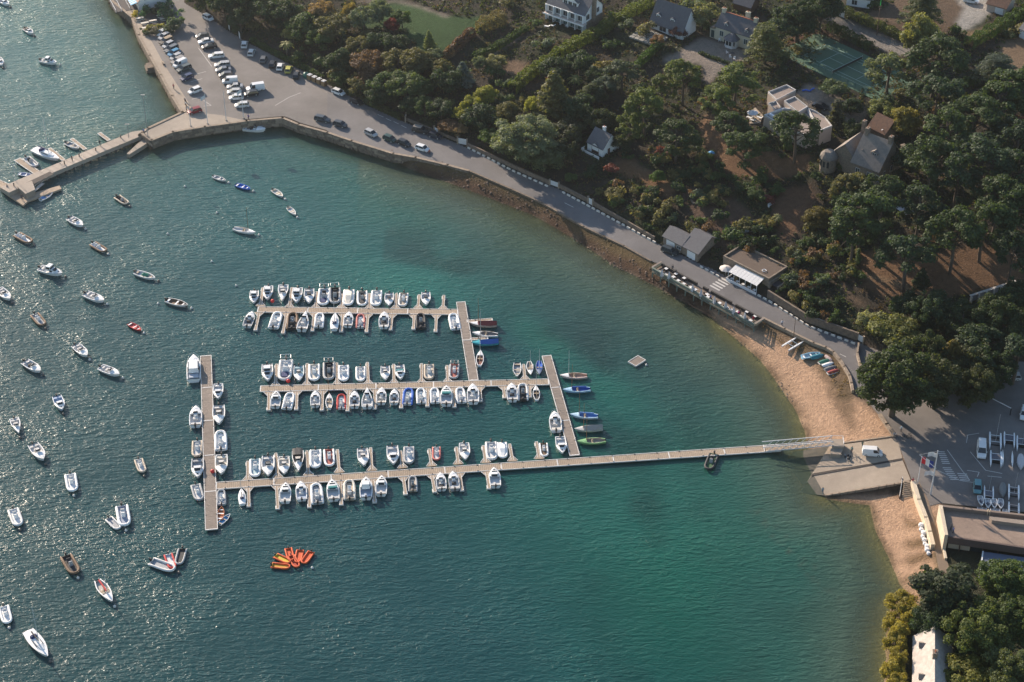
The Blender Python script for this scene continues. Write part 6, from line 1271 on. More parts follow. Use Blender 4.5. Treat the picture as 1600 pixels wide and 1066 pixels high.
for px, py, r_, H, c, look in ((505,18,22,8,TAN,'tree with a tan lit crown'),(546,16,12,7,(.16,.13,.04),'upright golden tree'),(475,38,26,8,MG,'round green tree'),(522,40,28,8,OL,'large olive tree crown'),(498,58,22,7,MG,'round green tree'),(456,50,13,5,(.15,.15,.06),'small pale yellow tree'),
 (568,26,22,8,GG,'grey green tree'),(592,14,20,8,GG,'grey green tree'),(535,92,22,8,DG,'dark rounded tree'),(560,72,18,7,OL,'olive tree crown'),(592,62,20,6,DG,'dark rounded tree'),(612,38,12,5,(.15,.03,.025),'red leaved tree on the lawn'),(628,28,15,6,MG,'green tree touching the red one'),
 (619,66,18,6,DG,'dark rounded tree'),(652,92,26,8,OL,'tree with a pale lit shoulder'),(577,98,26,8,BRN,'brown autumn tree'),(622,96,24,8,OL,'large olive tree crown'),(575,122,20,6,BRN,'brown autumn tree'),(532,122,14,5,MG,'round green tree'),(562,128,22,6,OL,'olive tree crown'),(600,128,24,7,MG,'round green tree'),
 (633,130,26,8,(.07,.10,.035),'bright lit green tree'),(592,148,20,6,DG,'dark rounded tree'),(655,132,20,7,MG,'round green tree'),(676,86,14,5,GG,'grey green tree'),(697,122,22,8,DG,'dark rounded tree'),(690,106,17,7,OL,'olive tree crown'),(750,98,11,5,GG,'grey green tree'),(776,95,15,5,(.16,.16,.08),'pale flowering tree'),
 (760,146,17,6,YG,'bright yellow green tree'),(737,163,16,6,YG,'bright yellow green tree'),(722,176,15,5,YG,'bright yellow green tree'),(752,180,24,7,DG,'dark rounded tree'),(690,170,20,6,DG,'dark rounded tree'),(664,164,18,6,MG,'round green tree'),(640,162,16,5,DG,'dark rounded tree'),(700,196,17,4,BRN,'brown autumn tree'),
 (716,202,12,3.5,TAN,'small tan bush tree'),(792,172,19,6,OL,'olive tree crown'),(765,212,17,5,(.045,.08,.02),'bright lit green tree'),(832,164,13,6,YG,'bright yellow green tree'),(1440,52,26,14,(.13,.14,.05),'!pale olive tree above the dark pine'),(1098,22,22,9,(.12,.13,.06),'pale willowy tree'),(1083,10,18,8,GG,'grey green tree'),
 (1060,48,13,4,(.12,.06,.06),'purple leaved small tree'),(1028,62,11,3,(.15,.09,.04),'orange tinged small tree'),(1377,173,20,7,(.11,.13,.05),'olive tree with pale tips'),(1415,186,22,9,(.15,.14,.04),'yellow lit leafy tree'),(1303,137,20,5,(.07,.10,.045),'bright lit green tree'),(1336,200,18,7,(.03,.045,.02),'shadowy round tree'),
 (1278,338,22,6,(.085,.075,.025),'olive brown tree'),(1402,518,36,8,(.10,.11,.035),'broad yellow green tree'),(1353,496,15,4,(.17,.18,.10),'pale rounded pittosporum'),(1570,905,46,10,(.055,.085,.025),'leafy green oak'),(1532,985,54,12,(.065,.085,.022),'leafy green oak'),(1594,965,44,11,(.05,.075,.022),'leafy green oak'),
 (1580,1045,44,11,(.08,.10,.04),'leafy green oak'),(1508,1056,40,7,(.12,.125,.03),'yellow green oak'),(1180,300,14,3,MG,'low round green tree'),(1028,275,12,4,(.05,.09,.02),'dense bright green bush tree')):
    plant('broad', px, py, r_, H, c, look, gp)
plant('broad', 822, 212, 46, 13, (.11,.135,.075), '!very large silvery green tree left of the hillside cabin', gp); plant('broad', 850, 238, 30, 8, (.085,.105,.05), 'silvery green tree', gp); plant('broad', 795, 218, 24, 7, (.11,.135,.075), 'silvery green tree', gp)
gp = 'conifers of the gardens'
for k, px, py, r_, H, c, look in (('cone',866,148,34,14,(.07,.075,.03),'tall olive conical conifer'),('cone',724,116,17,8,(.075,.105,.10),'blue grey spruce'),('cone',671,62,9,6,(.10,.13,.05),'slim pale conifer on the lawn edge'),('pine',972,106,26,11,(.06,.08,.045),'blue green pine'),('pine',945,128,18,8,(.06,.085,.06),'blue green pine'),
 ('column',1308,178,13,10,(.045,.05,.025),'tall dark cypress'),('column',538,62,5,6,DG,'tall dark cypress'),('column',1341,400,5,5,MG,'slim green cypress'),('cone',1440,435,14,6,DG,'small dark conical tree'),('palm',898,122,12,5.5,(.12,.13,.04),'palm tree with a ragged head'),('palm',447,68,11,5,(.17,.17,.06),'palm tree catching the sun'),('palm',1215,338,9,3.5,(.12,.13,.05),'small palm tree')):
    plant(k, px, py, r_, H, c, look, gp)
gp = 'golden shrubs along the water'
for px, py, r_, H in ((1408,942,22,5),(1396,970,16,5),(1406,985,15,5),(1398,1004,18,5),(1404,1024,15,5),(1396,1046,18,5),(1404,1066,16,5),(1420,958,18,5)): plant('broad', px, py, r_, H, (.20,.175,.035), 'golden green waterside shrub', gp)
# round the restaurant garden, top left
gp = 'plants of the restaurant garden'
for px, py, r_, H, c, look in ((256,12,11,4,(.04,.09,.05),'leafy green shrub'),(266,22,11,4,(.04,.085,.05),'leafy green shrub'),(272,34,11,4,(.045,.08,.04),'leafy green shrub'),(268,44,9,3,(.06,.08,.045),'leafy green shrub'),(228,17,8,3,(.03,.09,.04),'small dark green shrub'),(240,17,8,3,DG,'small dark green shrub'),(248,14,7,3,DG,'small dark green shrub'),
 (212,23,5,2,(.30,.26,.03),'yellow flowering shrub'),(232,44,6,1.6,(.22,.20,.05),'yellow flowering shrub'),(247,40,6,1.6,(.20,.20,.05),'yellow flowering shrub'),(238,50,8,2,(.06,.06,.04),'low brownish shrub'),(252,48,8,2,(.07,.08,.04),'low brownish shrub'),(262,50,8,2,DG,'small dark green shrub'),(226,50,7,1.8,DG,'small dark green shrub')):
    plant('shrub', px, py, r_, H, c, look + ', restaurant garden', gp)
# individual shrubs over the slope
rs = np.random.RandomState(21); base = gc[..., :3]
def cell(x, y):
    return int(np.clip(np.searchsorted(ys, y) - 1, 0, len(ys) - 1)), int(np.clip(np.searchsorted(xs, x) - 1, 0, len(xs) - 1))
BUILT = [(900,45,40),(1050,35,38),(1150,55,42),(934,232,20),(1235,180,48),(1350,230,48),(1322,105,60),(1075,385,34),(1165,425,44),(1375,200,20),(1030,62,22),(1555,5,30),(1330,5,30)]
def freespot(px, py, x, y, lim=.1):
    j, i = cell(x, y)
    if not inH[j, i] or dI[j, i] < 1.2: return False
    c = gc[j, i]
    if c[0] > lim or (c[1] > .065): return False
    return all(hypot(px - a, (py - b) * 1.3) > r_ for a, b, r_ in BUILT)
cols = [(DG,'dark green shrub'),(MG,'green shrub'),(OL,'olive shrub'),(BRN,'russet shrub'),((.13,.12,.045),'yellowish shrub'),((.06,.085,.05),'grey green shrub'),((.11,.035,.03),'reddish shrub')]
cnt = 0
for _ in range(4000):
    if cnt >= 285: break
    dry_ = rs.rand() < .42; px, py = (rs.uniform(940, 1350), rs.uniform(235, 520)) if dry_ else (rs.uniform(330, 1600), rs.uniform(0, 540))
    x, y, z = G(px, py)
    if not freespot(px, py, x, y, .135 if dry_ else .1): continue
    if px > 1350 and rs.rand() < .5: continue
    k = rs.choice(len(cols), p=(.30, .29, .17, .06, .08, .08, .02)); r_ = rs.uniform(5, 12)
    plant('shrub', px, py, r_, r_ * .28, cols[k][0], cols[k][1], 'shrubs scattered over the slope'); cnt += 1
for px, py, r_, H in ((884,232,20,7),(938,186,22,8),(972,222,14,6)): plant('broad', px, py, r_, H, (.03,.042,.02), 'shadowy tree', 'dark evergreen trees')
settle()
# hedges: clipped boxes of leaves that follow the ground
def hedge(line_, wd, h, c, lab, seed=1, s_=.17, dens=26, round_=.0, cat='hedge', name='hedge'):
    r = np.random.RandomState(seed); pts = [G(a, b) for a, b in line_]; Cs, Ns = [], []
    for p, q in zip(pts[:-1], pts[1:]):
        p, q = np.array(p), np.array(q); L_ = np.hypot(*(q - p)[:2]); d = (q - p)[:2] / L_; n = np.array([-d[1], d[0]])
        k = int(L_ * (wd + 2 * h) * dens); t = r.rand(k)[:, None]; u = r.rand(k) * (wd + 2 * h)
        off = np.clip(u - h, 0, wd) - wd / 2; zz = np.where(u < h, u, np.where(u > h + wd, wd + 2 * h - u, h)); zz = zz + r.normal(0, .12, k)
        wob = 1 + .12 * np.sin(t[:, 0] * L_ * 1.3 + seed); base_ = p + (q - p) * t
        C_ = base_.copy(); C_[:, 0] += n[0] * off * wob; C_[:, 1] += n[1] * off * wob
        C_[:, 2] += zz * (1 - round_ * (2 * off / wd) ** 2) * wob
        Nn = np.zeros((k, 3)); sd_ = np.sign(off); side = (u < h) | (u > h + wd); Nn[:, 2] = np.where(side, .3, 1); Nn[:, 0] = np.where(side, n[0] * sd_, 0); Nn[:, 1] = np.where(side, n[1] * sd_, 0)
        Cs.append(C_); Ns.append(Nn)
    V, Q = leaves(np.concatenate(Cs), np.concatenate(Ns), s_, r); me = npmesh(name, V, Q); me.materials.append(leaf)
    o = build(name, me, None, color=c); return tag(o, lab, cat)
hedge([(800,147),(822,126),(846,108),(870,92),(898,74),(925,62),(960,40),(990,22),(1016,8)], 2.6, 2.8, (.085,.115,.022), 'long curved clipped hedge sunlit along its top, left of the cream house', 1)
hedge([(672,112),(688,96),(705,84)], 2.6, 2.4, (.15,.10,.055), 'tan and brown overgrown hedge at the corner of the lawn', 2, round_=.4, s_=.22)
hedge([(705,84),(722,68),(738,54)], 2.8, 2.6, (.10,.06,.04), 'reddish brown overgrown hedge beside the lawn', 3, round_=.4, s_=.22)
hedge([(748,52),(764,44),(788,34)], 3.4, 3.6, (.12,.105,.05), 'tall square hedge with a pale sunlit top', 4)
hedge([(740,92),(770,80),(800,62),(825,46)], 1.8, 1.6, (.035,.065,.018), 'low dark hedge below the tall square hedge', 5)
hedge([(1318,20),(1345,33),(1385,50),(1424,68)], 2.4, 1.8, (.075,.095,.025), 'clipped hedge along the upper side of the tarred lane', 6)
hedge([(1512,76),(1545,56),(1575,38),(1612,16)], 3.0, 2.6, (.045,.08,.018), 'thick green hedge running to the top right corner', 7)
hedge([(1296,46),(1325,60),(1362,80)], 2.4, 2.2, (.035,.065,.018), 'dark hedge between the tennis court and the tarred lane', 8)
hedge([(994,108),(1012,90),(1034,68)], 1.8, 2.0, (.04,.085,.018), 'straight green hedge left of the gravel drive', 9)
hedge([(1166,346),(1163,356),(1176,361),(1194,355),(1197,345)], 2.0, 1.6, (.075,.085,.035), 'horseshoe shaped hedge above the cafe', 10)
hedge([(1092,83),(1110,91),(1140,101)], 1.0, .7, (.03,.05,.02), 'low dark hedge round the terrace of the cream house', 11)
hedge([(392,64),(430,85),(470,105),(505,124)], 1.4, 1.0, (.04,.075,.02), 'low green hedge behind the cars facing the slope', 12)
hedge([(515,130),(545,146),(575,161),(600,174),(628,187)], 1.3, 1.2, (.05,.065,.025), 'scruffy low hedge along the road beside the white car', 13)
# undergrowth that nobody could count
def undergrowth(name, n, box, test, c, s_, seed, lab=None):
    r = np.random.RandomState(seed); Cs = []
    X = r.uniform(box[0], box[1], n * 3); Y = r.uniform(box[2], box[3], n * 3)
    I_ = np.clip(np.searchsorted(xs, X) - 1, 0, len(xs) - 2); J_ = np.clip(np.searchsorted(ys, Y) - 1, 0, len(ys) - 2)
    ok = test(I_, J_, X, Y); X, Y, I_, J_ = X[ok][:n], Y[ok][:n], I_[ok][:n], J_[ok][:n]; Z = HG[J_, I_]
    m = 9; R_ = r.uniform(.25, .9, len(X)); d = r.normal(0, 1, (len(X), m, 3)); d[..., 2] = np.abs(d[..., 2]); d /= np.linalg.norm(d, axis=2)[..., None]
    C_ = np.stack([X, Y, Z], 1)[:, None, :] + d * R_[:, None, None]; V, Q = leaves(C_.reshape(-1, 3), d.reshape(-1, 3), s_, r)
    me = npmesh(name, V, Q); me.materials.append(leaf); return tag(build(name, me, None, color=c), kind='stuff')
hp = lambda I_, J_: inH[J_, I_] & (dI[J_, I_] > 1.0) & (gc[J_, I_, 0] < .1) & (gc[J_, I_, 1] < .062) & (PYY[J_, I_] < 600)
fr_ = lambda I_, J_: (PXX[J_, I_] > 250) & (PXX[J_, I_] < 1640) & (PYY[J_, I_] > -30)
nb_ = lambda I_, J_: np.all([np.hypot(PXX[J_, I_] - a, (PYY[J_, I_] - b) * 1.3) > r_ * .8 for a, b, r_ in BUILT], axis=0)
undergrowth('undergrowth', 12000, (-120, 190, -60, 215), lambda I_, J_, X, Y: hp(I_, J_) & fr_(I_, J_) & nb_(I_, J_) & (nz[J_, I_] > -.35), (.042,.058,.024), .22, 31)
undergrowth('dry_scrub', 7000, (-120, 190, -60, 215), lambda I_, J_, X, Y: hp(I_, J_) & fr_(I_, J_) & nb_(I_, J_) & (nz2[J_, I_] > -.25), (.085,.062,.035), .16, 32)
undergrowth('bank_weeds', 700, (-60, 160, -120, 110), lambda I_, J_, X, Y: (~inH[J_, I_]) & inW[J_, I_] & (~inT[J_, I_]) & (PXX[J_, I_] > 640) & (PXX[J_, I_] < 1140) & (dT[J_, I_] < 2.6), (.10,.075,.035), .13, 33)
undergrowth('dry_tufts', 500, (40, 100, -60, 20), lambda I_, J_, X, Y: (~inH[J_, I_]) & inW[J_, I_] & (~inT[J_, I_]) & (PXX[J_, I_] > 1190) & (PXX[J_, I_] < 1335) & (dT[J_, I_] < 4.0) & (nz[J_, I_] > -.2), (.17,.12,.06), .12, 35)
undergrowth('point_undergrowth', 900, (80, 200, -140, -70), lambda I_, J_, X, Y: inT[J_, I_] & (PXX[J_, I_] > 1420) & (PYY[J_, I_] > 925), (.04,.05,.022), .25, 34)
# seaweed and stones on the bank, pebbly tide wrack on the sand
def scatter(name, n, px0, px1, u0, u1, s_, seed, mat, clump=0):
    """stones or weed strewn on the shore between its top edge (0) and the waterline (1)"""
    r = np.random.RandomState(seed); seg = [(k, np.hypot(*(T[k + 1] - T[k]))) for k in range(len(T) - 1) if px0 < COAST[k][0][0] < px1 and COAST[k][1] and COAST[k + 1][1]]; pr = np.array([l for _, l in seg]); ks = r.choice(len(seg), n, p=pr / pr.sum())
    k = np.array([seg[i][0] for i in ks]); t = r.rand(n)[:, None]; u = r.uniform(u0, u1, n)[:, None]; A_ = T[k] * (1 - t) + T[k + 1] * t; B_ = W[k] * (1 - t) + W[k + 1] * t; XY = A_ * (1 - u) + B_ * u + r.normal(0, .12, (n, 2))
    X, Y = XY[:, 0], XY[:, 1]
    if clump: ok = np.sin(X * 1.1 + seed) * np.cos(Y * .9) + np.sin(X * .37 + Y * .5) > -.4; X, Y = X[ok], Y[ok]
    I_ = np.clip(np.searchsorted(xs, X) - 1, 0, len(xs) - 2); J_ = np.clip(np.searchsorted(ys, Y) - 1, 0, len(ys) - 2); Z = HG[J_, I_] - .02; k = len(X); sz = r.uniform(.3, 1, k) ** 1.5 * s_
    o8 = np.array([[-1,-1,-.4],[1,-1,-.4],[1,1,-.4],[-1,1,-.4],[-.6,-.6,.6],[.6,-.6,.6],[.6,.6,.6],[-.6,.6,.6]]); V = np.stack([X, Y, Z], 1)[:, None] + (o8[None] + r.normal(0, .22, (k, 8, 3))) * sz[:, None, None] * np.array([1, 1, .55])
    f5 = np.array([[4,5,6,7],[0,1,5,4],[1,2,6,5],[2,3,7,6],[3,0,4,7]]); Q = (np.arange(k)[:, None, None] * 8 + f5[None]).reshape(-1, 4); me = npmesh(name, V.reshape(-1, 3), Q); me.materials.append(mat); return tag(build(name, me, None), kind='stuff')
scatter('bank_rocks', 7000, 560, 1150, .12, 1.12, .42, 41, M('weedy_rock', (.15,.095,.065), .85, .6, 1.5, c2=(.045,.032,.024), world=True), 1)
scatter('bank_shingle', 9000, 560, 1290, .05, 1.0, .17, 44, M('brown_shingle', (.22,.14,.09), .9, .6, 2, c2=(.09,.06,.04), world=True))
scatter('tide_wrack', 2600, 1050, 1330, .93, 1.04, .26, 42, M('wet_seaweed', (.035,.022,.014), .7, .5, 2, world=True), 1)
scatter('dried_weed', 700, 1200, 1500, .75, 1.0, .2, 46, M('wet_seaweed'), 1)
scatter('beach_pebbles', 2500, 1150, 1460, .0, .95, .13, 43, M('beach_pebble', (.30,.20,.13), .9, .5, 2, c2=(.12,.08,.05), world=True))
# ---------------------------------------------------------------- buildings
slate = M('slate_roof', (.105, .105, .115), .7, .35, 1.6, c2=(.075, .075, .085), bmp=.03); slatel = M('lichened_slate', (.23, .195, .165), .85, .45, 1.2, c2=(.15, .13, .115), bmp=.03)
rust = M('rusty_tiles', (.17, .09, .055), .9, .5, 1.6, c2=(.09, .05, .035)); white = M('white_render', (.76, .76, .75), .75, .12, .8); creamw = M('cream_wall', (.55, .49, .36), .8, .15, .8)
stw = M('rubble_stone', (.27, .21, .155), .9, .5, 2.2, c2=(.14, .11, .085), bmp=.06); pinkc = M('pale_pink_concrete', (.46, .38, .32), .85, .25, .8); shut = M('dark_green_shutter', (.02, .05, .05), .6)
ridgem = M('ridge_tiles', (.38, .12, .06), .8, .3); wframe = M('window_frame_white', (.62, .62, .62), .5, .1); brown = M('brown_wood', (.10, .055, .035), .8, .4, 2)
pane_m = M('window_pane', (.03, .04, .045), .06, .2); paneg = M('green_pane', (.04, .10, .09), .08, .2)
def windo(root, x, z, w_, h_, face, D=0, L=0, pm=None, name='window', cross=True, shutters=False):
    rz, lx, ly = {'f': (0, x, 0), 'r': (pi / 2, L, x), 'l': (-pi / 2, 0, D - x), 'b': (pi, L - x, D)}[face]
    def mk():
        b = B().box(-w_ / 2 - .08, w_ / 2 + .08, -.06, -.004, -.09, 0).box(-w_ / 2 - .08, w_ / 2 + .08, -.06, -.004, h_, h_ + .08).box(-w_ / 2 - .08, -w_ / 2, -.06, -.004, 0, h_).box(w_ / 2, w_ / 2 + .08, -.06, -.004, 0, h_)
        if cross: b.box(-.035, .035, -.05, -.012, 0, h_)
        return b
    f = build(name, cmesh((name, round(w_, 2), round(h_, 2), cross), mk), wframe, root, (lx, ly, z), rz); build('pane', cmesh(('pane', round(w_, 2), round(h_, 2)), lambda: B().box(-w_ / 2, w_ / 2, -.03, -.01, 0, h_)), pm or pane_m, f)
    if shutters:
        for s in (-1, 1): build('shutter', cmesh(('shut', round(w_, 2), round(h_, 2)), lambda: B().box(-w_ / 4, w_ / 4, -.08, -.03, -.03, h_ + .03)), shut, root, (lx + s * (w_ * .78) * cos(rz), ly + s * w_ * .78 * sin(rz), z), rz)
    return f
def gable(L, D, h, rh, over=.35, axis='x', th=.16):
    """two roof slabs; axis: direction of the ridge"""
    r1, r2 = B(), B(); e = over
    if axis == 'x':
        k = rh / (D / 2); pts = [(-e, -e, h - e * k), (L + e, -e, h - e * k), (L + e, D / 2, h + rh), (-e, D / 2, h + rh)]; pts2 = [(L + e, D + e, h - e * k), (-e, D + e, h - e * k), (-e, D / 2, h + rh), (L + e, D / 2, h + rh)]
    else:
        k = rh / (L / 2); pts = [(-e, D + e, h - e * k), (-e, -e, h - e * k), (L / 2, -e, h + rh), (L / 2, D + e, h + rh)]; pts2 = [(L + e, -e, h - e * k), (L + e, D + e, h - e * k), (L / 2, D + e, h + rh), (L / 2, -e, h + rh)]
    for b, p in ((r1, pts), (r2, pts2)):
        i = len(b.v); b.v += [(x, y, z + .03) for x, y, z in p] + [(x, y, z + .03 + th) for x, y, z in p]; b.f += [(i + 3, i + 2, i + 1, i), (i + 4, i + 5, i + 6, i + 7)] + [(i + q, i + (q + 1) % 4, i + 4 + (q + 1) % 4, i + 4 + q) for q in range(4)]
    return r1, r2
def walls(L, D, h, rh, axis='x', lo=-3.0):
    b = B()
    if axis == 'x': prof = [(0, lo), (D, lo), (D, h), (D / 2, h + rh - .02), (0, h)]; b.loft([[(x, y, z) for y, z in prof] for x in (0, L)])
    elif axis == 'y': prof = [(0, lo), (L, lo), (L, h), (L / 2, h + rh - .02), (0, h)]; b.loft([[(x, y, z) for x, z in prof] for y in (0, D)])
    else: b.box(0, L, 0, D, lo, h)
    return b
def chimney(root, x, y, z0, z1, w_=.9, d_=.6, mat=None, pots=2):
    c = build('chimney', B().box(-w_ / 2, w_ / 2, -d_ / 2, d_ / 2, z0, z1).box(-w_ / 2 - .08, w_ / 2 + .08, -d_ / 2 - .08, d_ / 2 + .08, z1 - .3, z1 - .12), mat or white, root, (x, y, 0))
    for k in range(pots): build('chimney_pot', cmesh(('pot',), lambda: B().cyl(0, 0, 0, .35, .13, 6, .1)), ridgem, c, ((k - (pots - 1) / 2) * .35, 0, z1))
def dormer(root, x, y, z, w_, h_, d_, roofm, wallm, flip=1, win=True):
    dd = build('dormer', B().loft([[(x - w_ / 2, yy, z - 1), (x + w_ / 2, yy, z - 1), (x + w_ / 2, yy, z + h_), (x, yy, z + h_ + w_ * .3), (x - w_ / 2, yy, z + h_)] for yy in (y, y + d_)]), wallm, root)
    rb = B()
    for s in (-1, 1):
        p = [(x + s * (w_ / 2 + .15), y - .2, z + h_ - .08), (x, y - .2, z + h_ + w_ * .3 + .02), (x, y + d_ + .6, z + h_ + w_ * .3 + .02), (x + s * (w_ / 2 + .15), y + d_ + .3, z + h_ - .08)]; rb.loft([[(a, b_, c_ + q) for a, b_, c_ in p] for q in (.02, .12)])
    build('dormer_roof', rb, roofm, dd)
    if win: f = windo(dd, x, z + .1, w_ * .62, h_ * .8, 'f'); f.location = (x, y, z + .1)
def house(name, label, A, Bp, L, D, h, rh, wm, rm, axis='x', cat='house', z=None, ridge=None, over=.35, **k):
    a = G(*A); b = P(Bp[0], Bp[1], a[2]); zz = a[2] if z is None else z
    root = empty(name, (a[0], a[1], zz), atan2(b[1] - a[1], b[0] - a[0]), label, cat, 'houses'); L = L or hypot(b[0] - a[0], b[1] - a[1])
    build('wall', walls(L, D, h, rh, axis if rh else 'flat'), wm, root)
    if rh:
        for r_ in gable(L, D, h, rh, over, axis): build('roof', r_, rm, root)
        if ridge: build('ridge', B().box(-over, L + over, D / 2 - .12, D / 2 + .12, h + rh + .1, h + rh + .28) if axis == 'x' else B().box(L / 2 - .12, L / 2 + .12, -over, D + over, h + rh + .1, h + rh + .28), ridge, root)
    return root, L
# 1 white villa
r, L = house('white_villa', 'white two storey villa with balconies and a slate roof at the top edge', (855,29), (913,49), None, 9.2, 5.2, 4.0, white, slate)
for k in range(5):
    x = (k + .55) * L / 5.1; windo(r, x, .15, 1.75, 2.0, 'f', pm=paneg, name='patio_window'); windo(r, x, 2.95, 1.75, 1.85, 'f', name='patio_window')
for k in range(6): build('pillar', cmesh(('vpil',), lambda: B().box(-.14, .14, -1.0, -.1, 0, 5.1)), white, r, (k * (L - .3) / 5 + .15, 0, 0))
build('balcony', B().box(-.2, L + .9, -1.9, -.08, 2.45, 2.7), pinkc, r); build('balcony_edge', B().box(-.25, L + .95, -2.0, -1.9, 2.45, 2.85), white, r); build('eave_board', B().box(-.4, L + .4, -.6, -.42, 4.85, 5.1), white, r)
dormer(r, L * .55, 1.2, 6.0, 5.5, 1.6, 2.5, slate, white, win=False)
for k in range(3): f = windo(r, L * .55 - 1.7 + k * 1.7, 6.25, 1.2, 1.1, 'f'); f.location = (L * .55 - 1.7 + k * 1.7, 1.18, 6.25)
build('chimney', B().box(0, 1.1, -.1, .7, 2, 10.2), stw, r, (L + .1, 3.6, 0)); windo(r, 6.8, 3.6, 1.2, 1.5, 'r', L=L); windo(r, 1.6, 3.2, 1.6, 1.6, 'r', L=L); build('stone_base', B().box(L, L + .25, 1.0, 9.3, -3, 2.6), stw, r)
build('terrace', B().box(-1.5, L + .5, -7.5, -2.1, -2.5, -.05), pinkc, r)
def lounger(px, py, deg, lab, z=.1):
    x, y, zz = G(px, py); o = empty('sun_lounger', (x, y, zz + z), hdg(px, py, deg), lab, 'sun lounger', 'white garden seats'); build('seat', cmesh(('lng',), lambda: B().box(-.9, .35, -.32, .32, .3, .4).loft([[(.35, y_, .3), (.35, y_, .4), (.95, y_, .85), (1.0, y_, .78)] for y_ in (-.32, .32)])), wd_, o)
    for a in (-.8, .5):
        for s in (-.25, .25): build('leg', cmesh(('lngl',), lambda: B().box(-.04, .04, -.04, .04, 0, .3)), wd_, o, (a, s, 0))
lounger(860, 29.5, 20, 'white lounger at the left corner of the villa terrace'); lounger(886, 41, -50, 'white lounger in front of the villa patio windows'); lounger(855, 43, 10, 'white lounger at the outer left of the villa terrace', .1); lounger(863, 42, 10, 'white lounger beside the dark pots on the villa terrace')
# 2 house with two dormers
r, L = house('slate_roofed_house', 'white house with a steep slate roof and two white dormers', (1017,44), (1066,60), None, 7.5, 2.5, 5.4, white, slate, ridge=None, over=.5)
dormer(r, 1.9, .9, 3.0, 1.5, 1.5, 1.6, slate, white); dormer(r, L * .62, .9, 3.0, 1.5, 1.5, 1.6, slate, white)
windo(r, 1.3, 1.0, 1.7, .9, 'f'); windo(r, 4.1, .2, 2.2, 1.9, 'f', name='patio_window'); windo(r, 6.5, .8, 1.0, 1.1, 'f')
pt = empty('stone_patio', (G(1003,56)[0], G(1003,56)[1], G(1003,56)[2] + .12), 0, 'pale crazy paved patio in front of the house with two dormers', 'patio')
def ploc(o, px, py, z): a = P(px, py, z); return (a[0] - o.location.x, a[1] - o.location.y)
zp = pt.location.z
for i in range(6):
    for j in range(5):
        u0, u1, v0, v1 = i / 6 + .012, (i + 1) / 6 - .012, j / 5 + .015, (j + 1) / 5 - .015
        def q(u, v): return ploc(pt, 982 + 45 * u * (1) + 22 * v * (1 - u) + 18 * v * u, 57 + 16 * u - 15 * v, zp)
        build('flagstone', B().prism([q(u0, v0), q(u1, v0), q(u1, v1), q(u0, v1)], -.5, .02 * ((i * 3 + j) % 3)), M('pale_flagstone', (.24, .23, .20), .85, .4, 1, world=True), pt)
# 3 cream house
r, L = house('cream_house', 'cream house with a slate roof, orange ridge and three chimneys', (1117,61), (1171,78.5), None, 7.0, 4.1, 3.4, creamw, slate, ridge=ridgem, over=.2)
chimney(r, .5, 3.5, 6.4, 8.7, 1.2, .8, creamw, 3); chimney(r, L * .67, 4.6, 5.5, 9.2, 1.3, .8, creamw, 2); chimney(r, L - .5, 3.5, 6.4, 8.7, 1.2, .8, creamw, 3)
for x in (3.0, 9.8): dormer(r, x, .7, 4.6, 1.05, .9, 1.4, M('brown_slate', (.12,.10,.09), .8), white)
windo(r, 2.1, 1.6, 1.2, 1.6, 'f', pm=shut); windo(r, 10.2, 1.4, 1.2, 1.6, 'f', pm=shut); f = windo(r, 7, 5.2, .6, .5, 'f', name='skylight'); f.location = (7, 1.3, 5.45); f.rotation_euler = (-R(45), 0, 0)
pc = build('porch', B().prism([(4.2, -.01), (8.0, -.01), (8.0, -1.6), (7.1, -2.6), (5.1, -2.6), (4.2, -1.6)], -1, 2.5), wframe, r); build('porch_roof', B().loft([[(6.1 + (x - 6.1) * k, y * k, z) for x, y in ((3.8, .2), (8.4, .2), (8.4, -1.9), (7.3, -3.0), (4.9, -3.0), (3.8, -1.9))] for k, z in ((1, 2.5), (.15, 4.0))]), slate, r)
for x in (4.7, 5.6, 6.6, 7.5): build('porch_window', cmesh(('pw',), lambda: B().box(-.38, .38, -.05, .0, .9, 2.2)), pane_m, r, (x, -2.65 if 5 < x < 7.2 else -2.2, 0))
build('side_annex', B().box(-1.9, -.01, .2, 2.8, -2, 3.0), creamw, r); build('annex_roof', B().loft([[(x, -.1, z), (x, 3.1, z)] for x, z in ((-2.1, 3.0), (0, 3.9))], cap=False, closed=False), slate, r); build('shutter', B().box(-1.5, -.45, .12, .19, .2, 2.5), shut, r)
for px, py, dg, lab in ((1136,84,0,'white garden chair left of the round table at the cream house'),(1141,91,40,'white garden chair below the round table at the cream house'),(1147.5,94,90,'white garden chair right of the round table at the cream house'),(1124,65,90,'white garden chair by the porch of the cream house')):
    x, y, z = G(px, py); o = empty('garden_chair', (x, y, z + .05), hdg(px, py, dg), lab, 'chair', 'white garden seats'); build('seat', cmesh(('gcs',), lambda: B().box(-.3, .3, -.3, .3, .42, .5)), wd_, o); build('backrest', cmesh(('gcb',), lambda: B().box(-.32, -.24, -.3, .3, .5, 1.05)), wd_, o)
    for a in (-.25, .25):
        for s in (-.25, .25): build('leg', cmesh(('gcl',), lambda: B().box(-.04, .04, -.04, .04, 0, .42)), wd_, o, (a, s, 0))
x, y, z = G(1144, 87); o = empty('garden_table', (x, y, z + .05), 0, 'dark round garden table on the gravel by the cream house', 'table'); build('tabletop', B().cyl(0, 0, .68, .75, .75, 12), black, o); build('leg', B().cyl(0, 0, 0, .68, .08, 6), black, o)
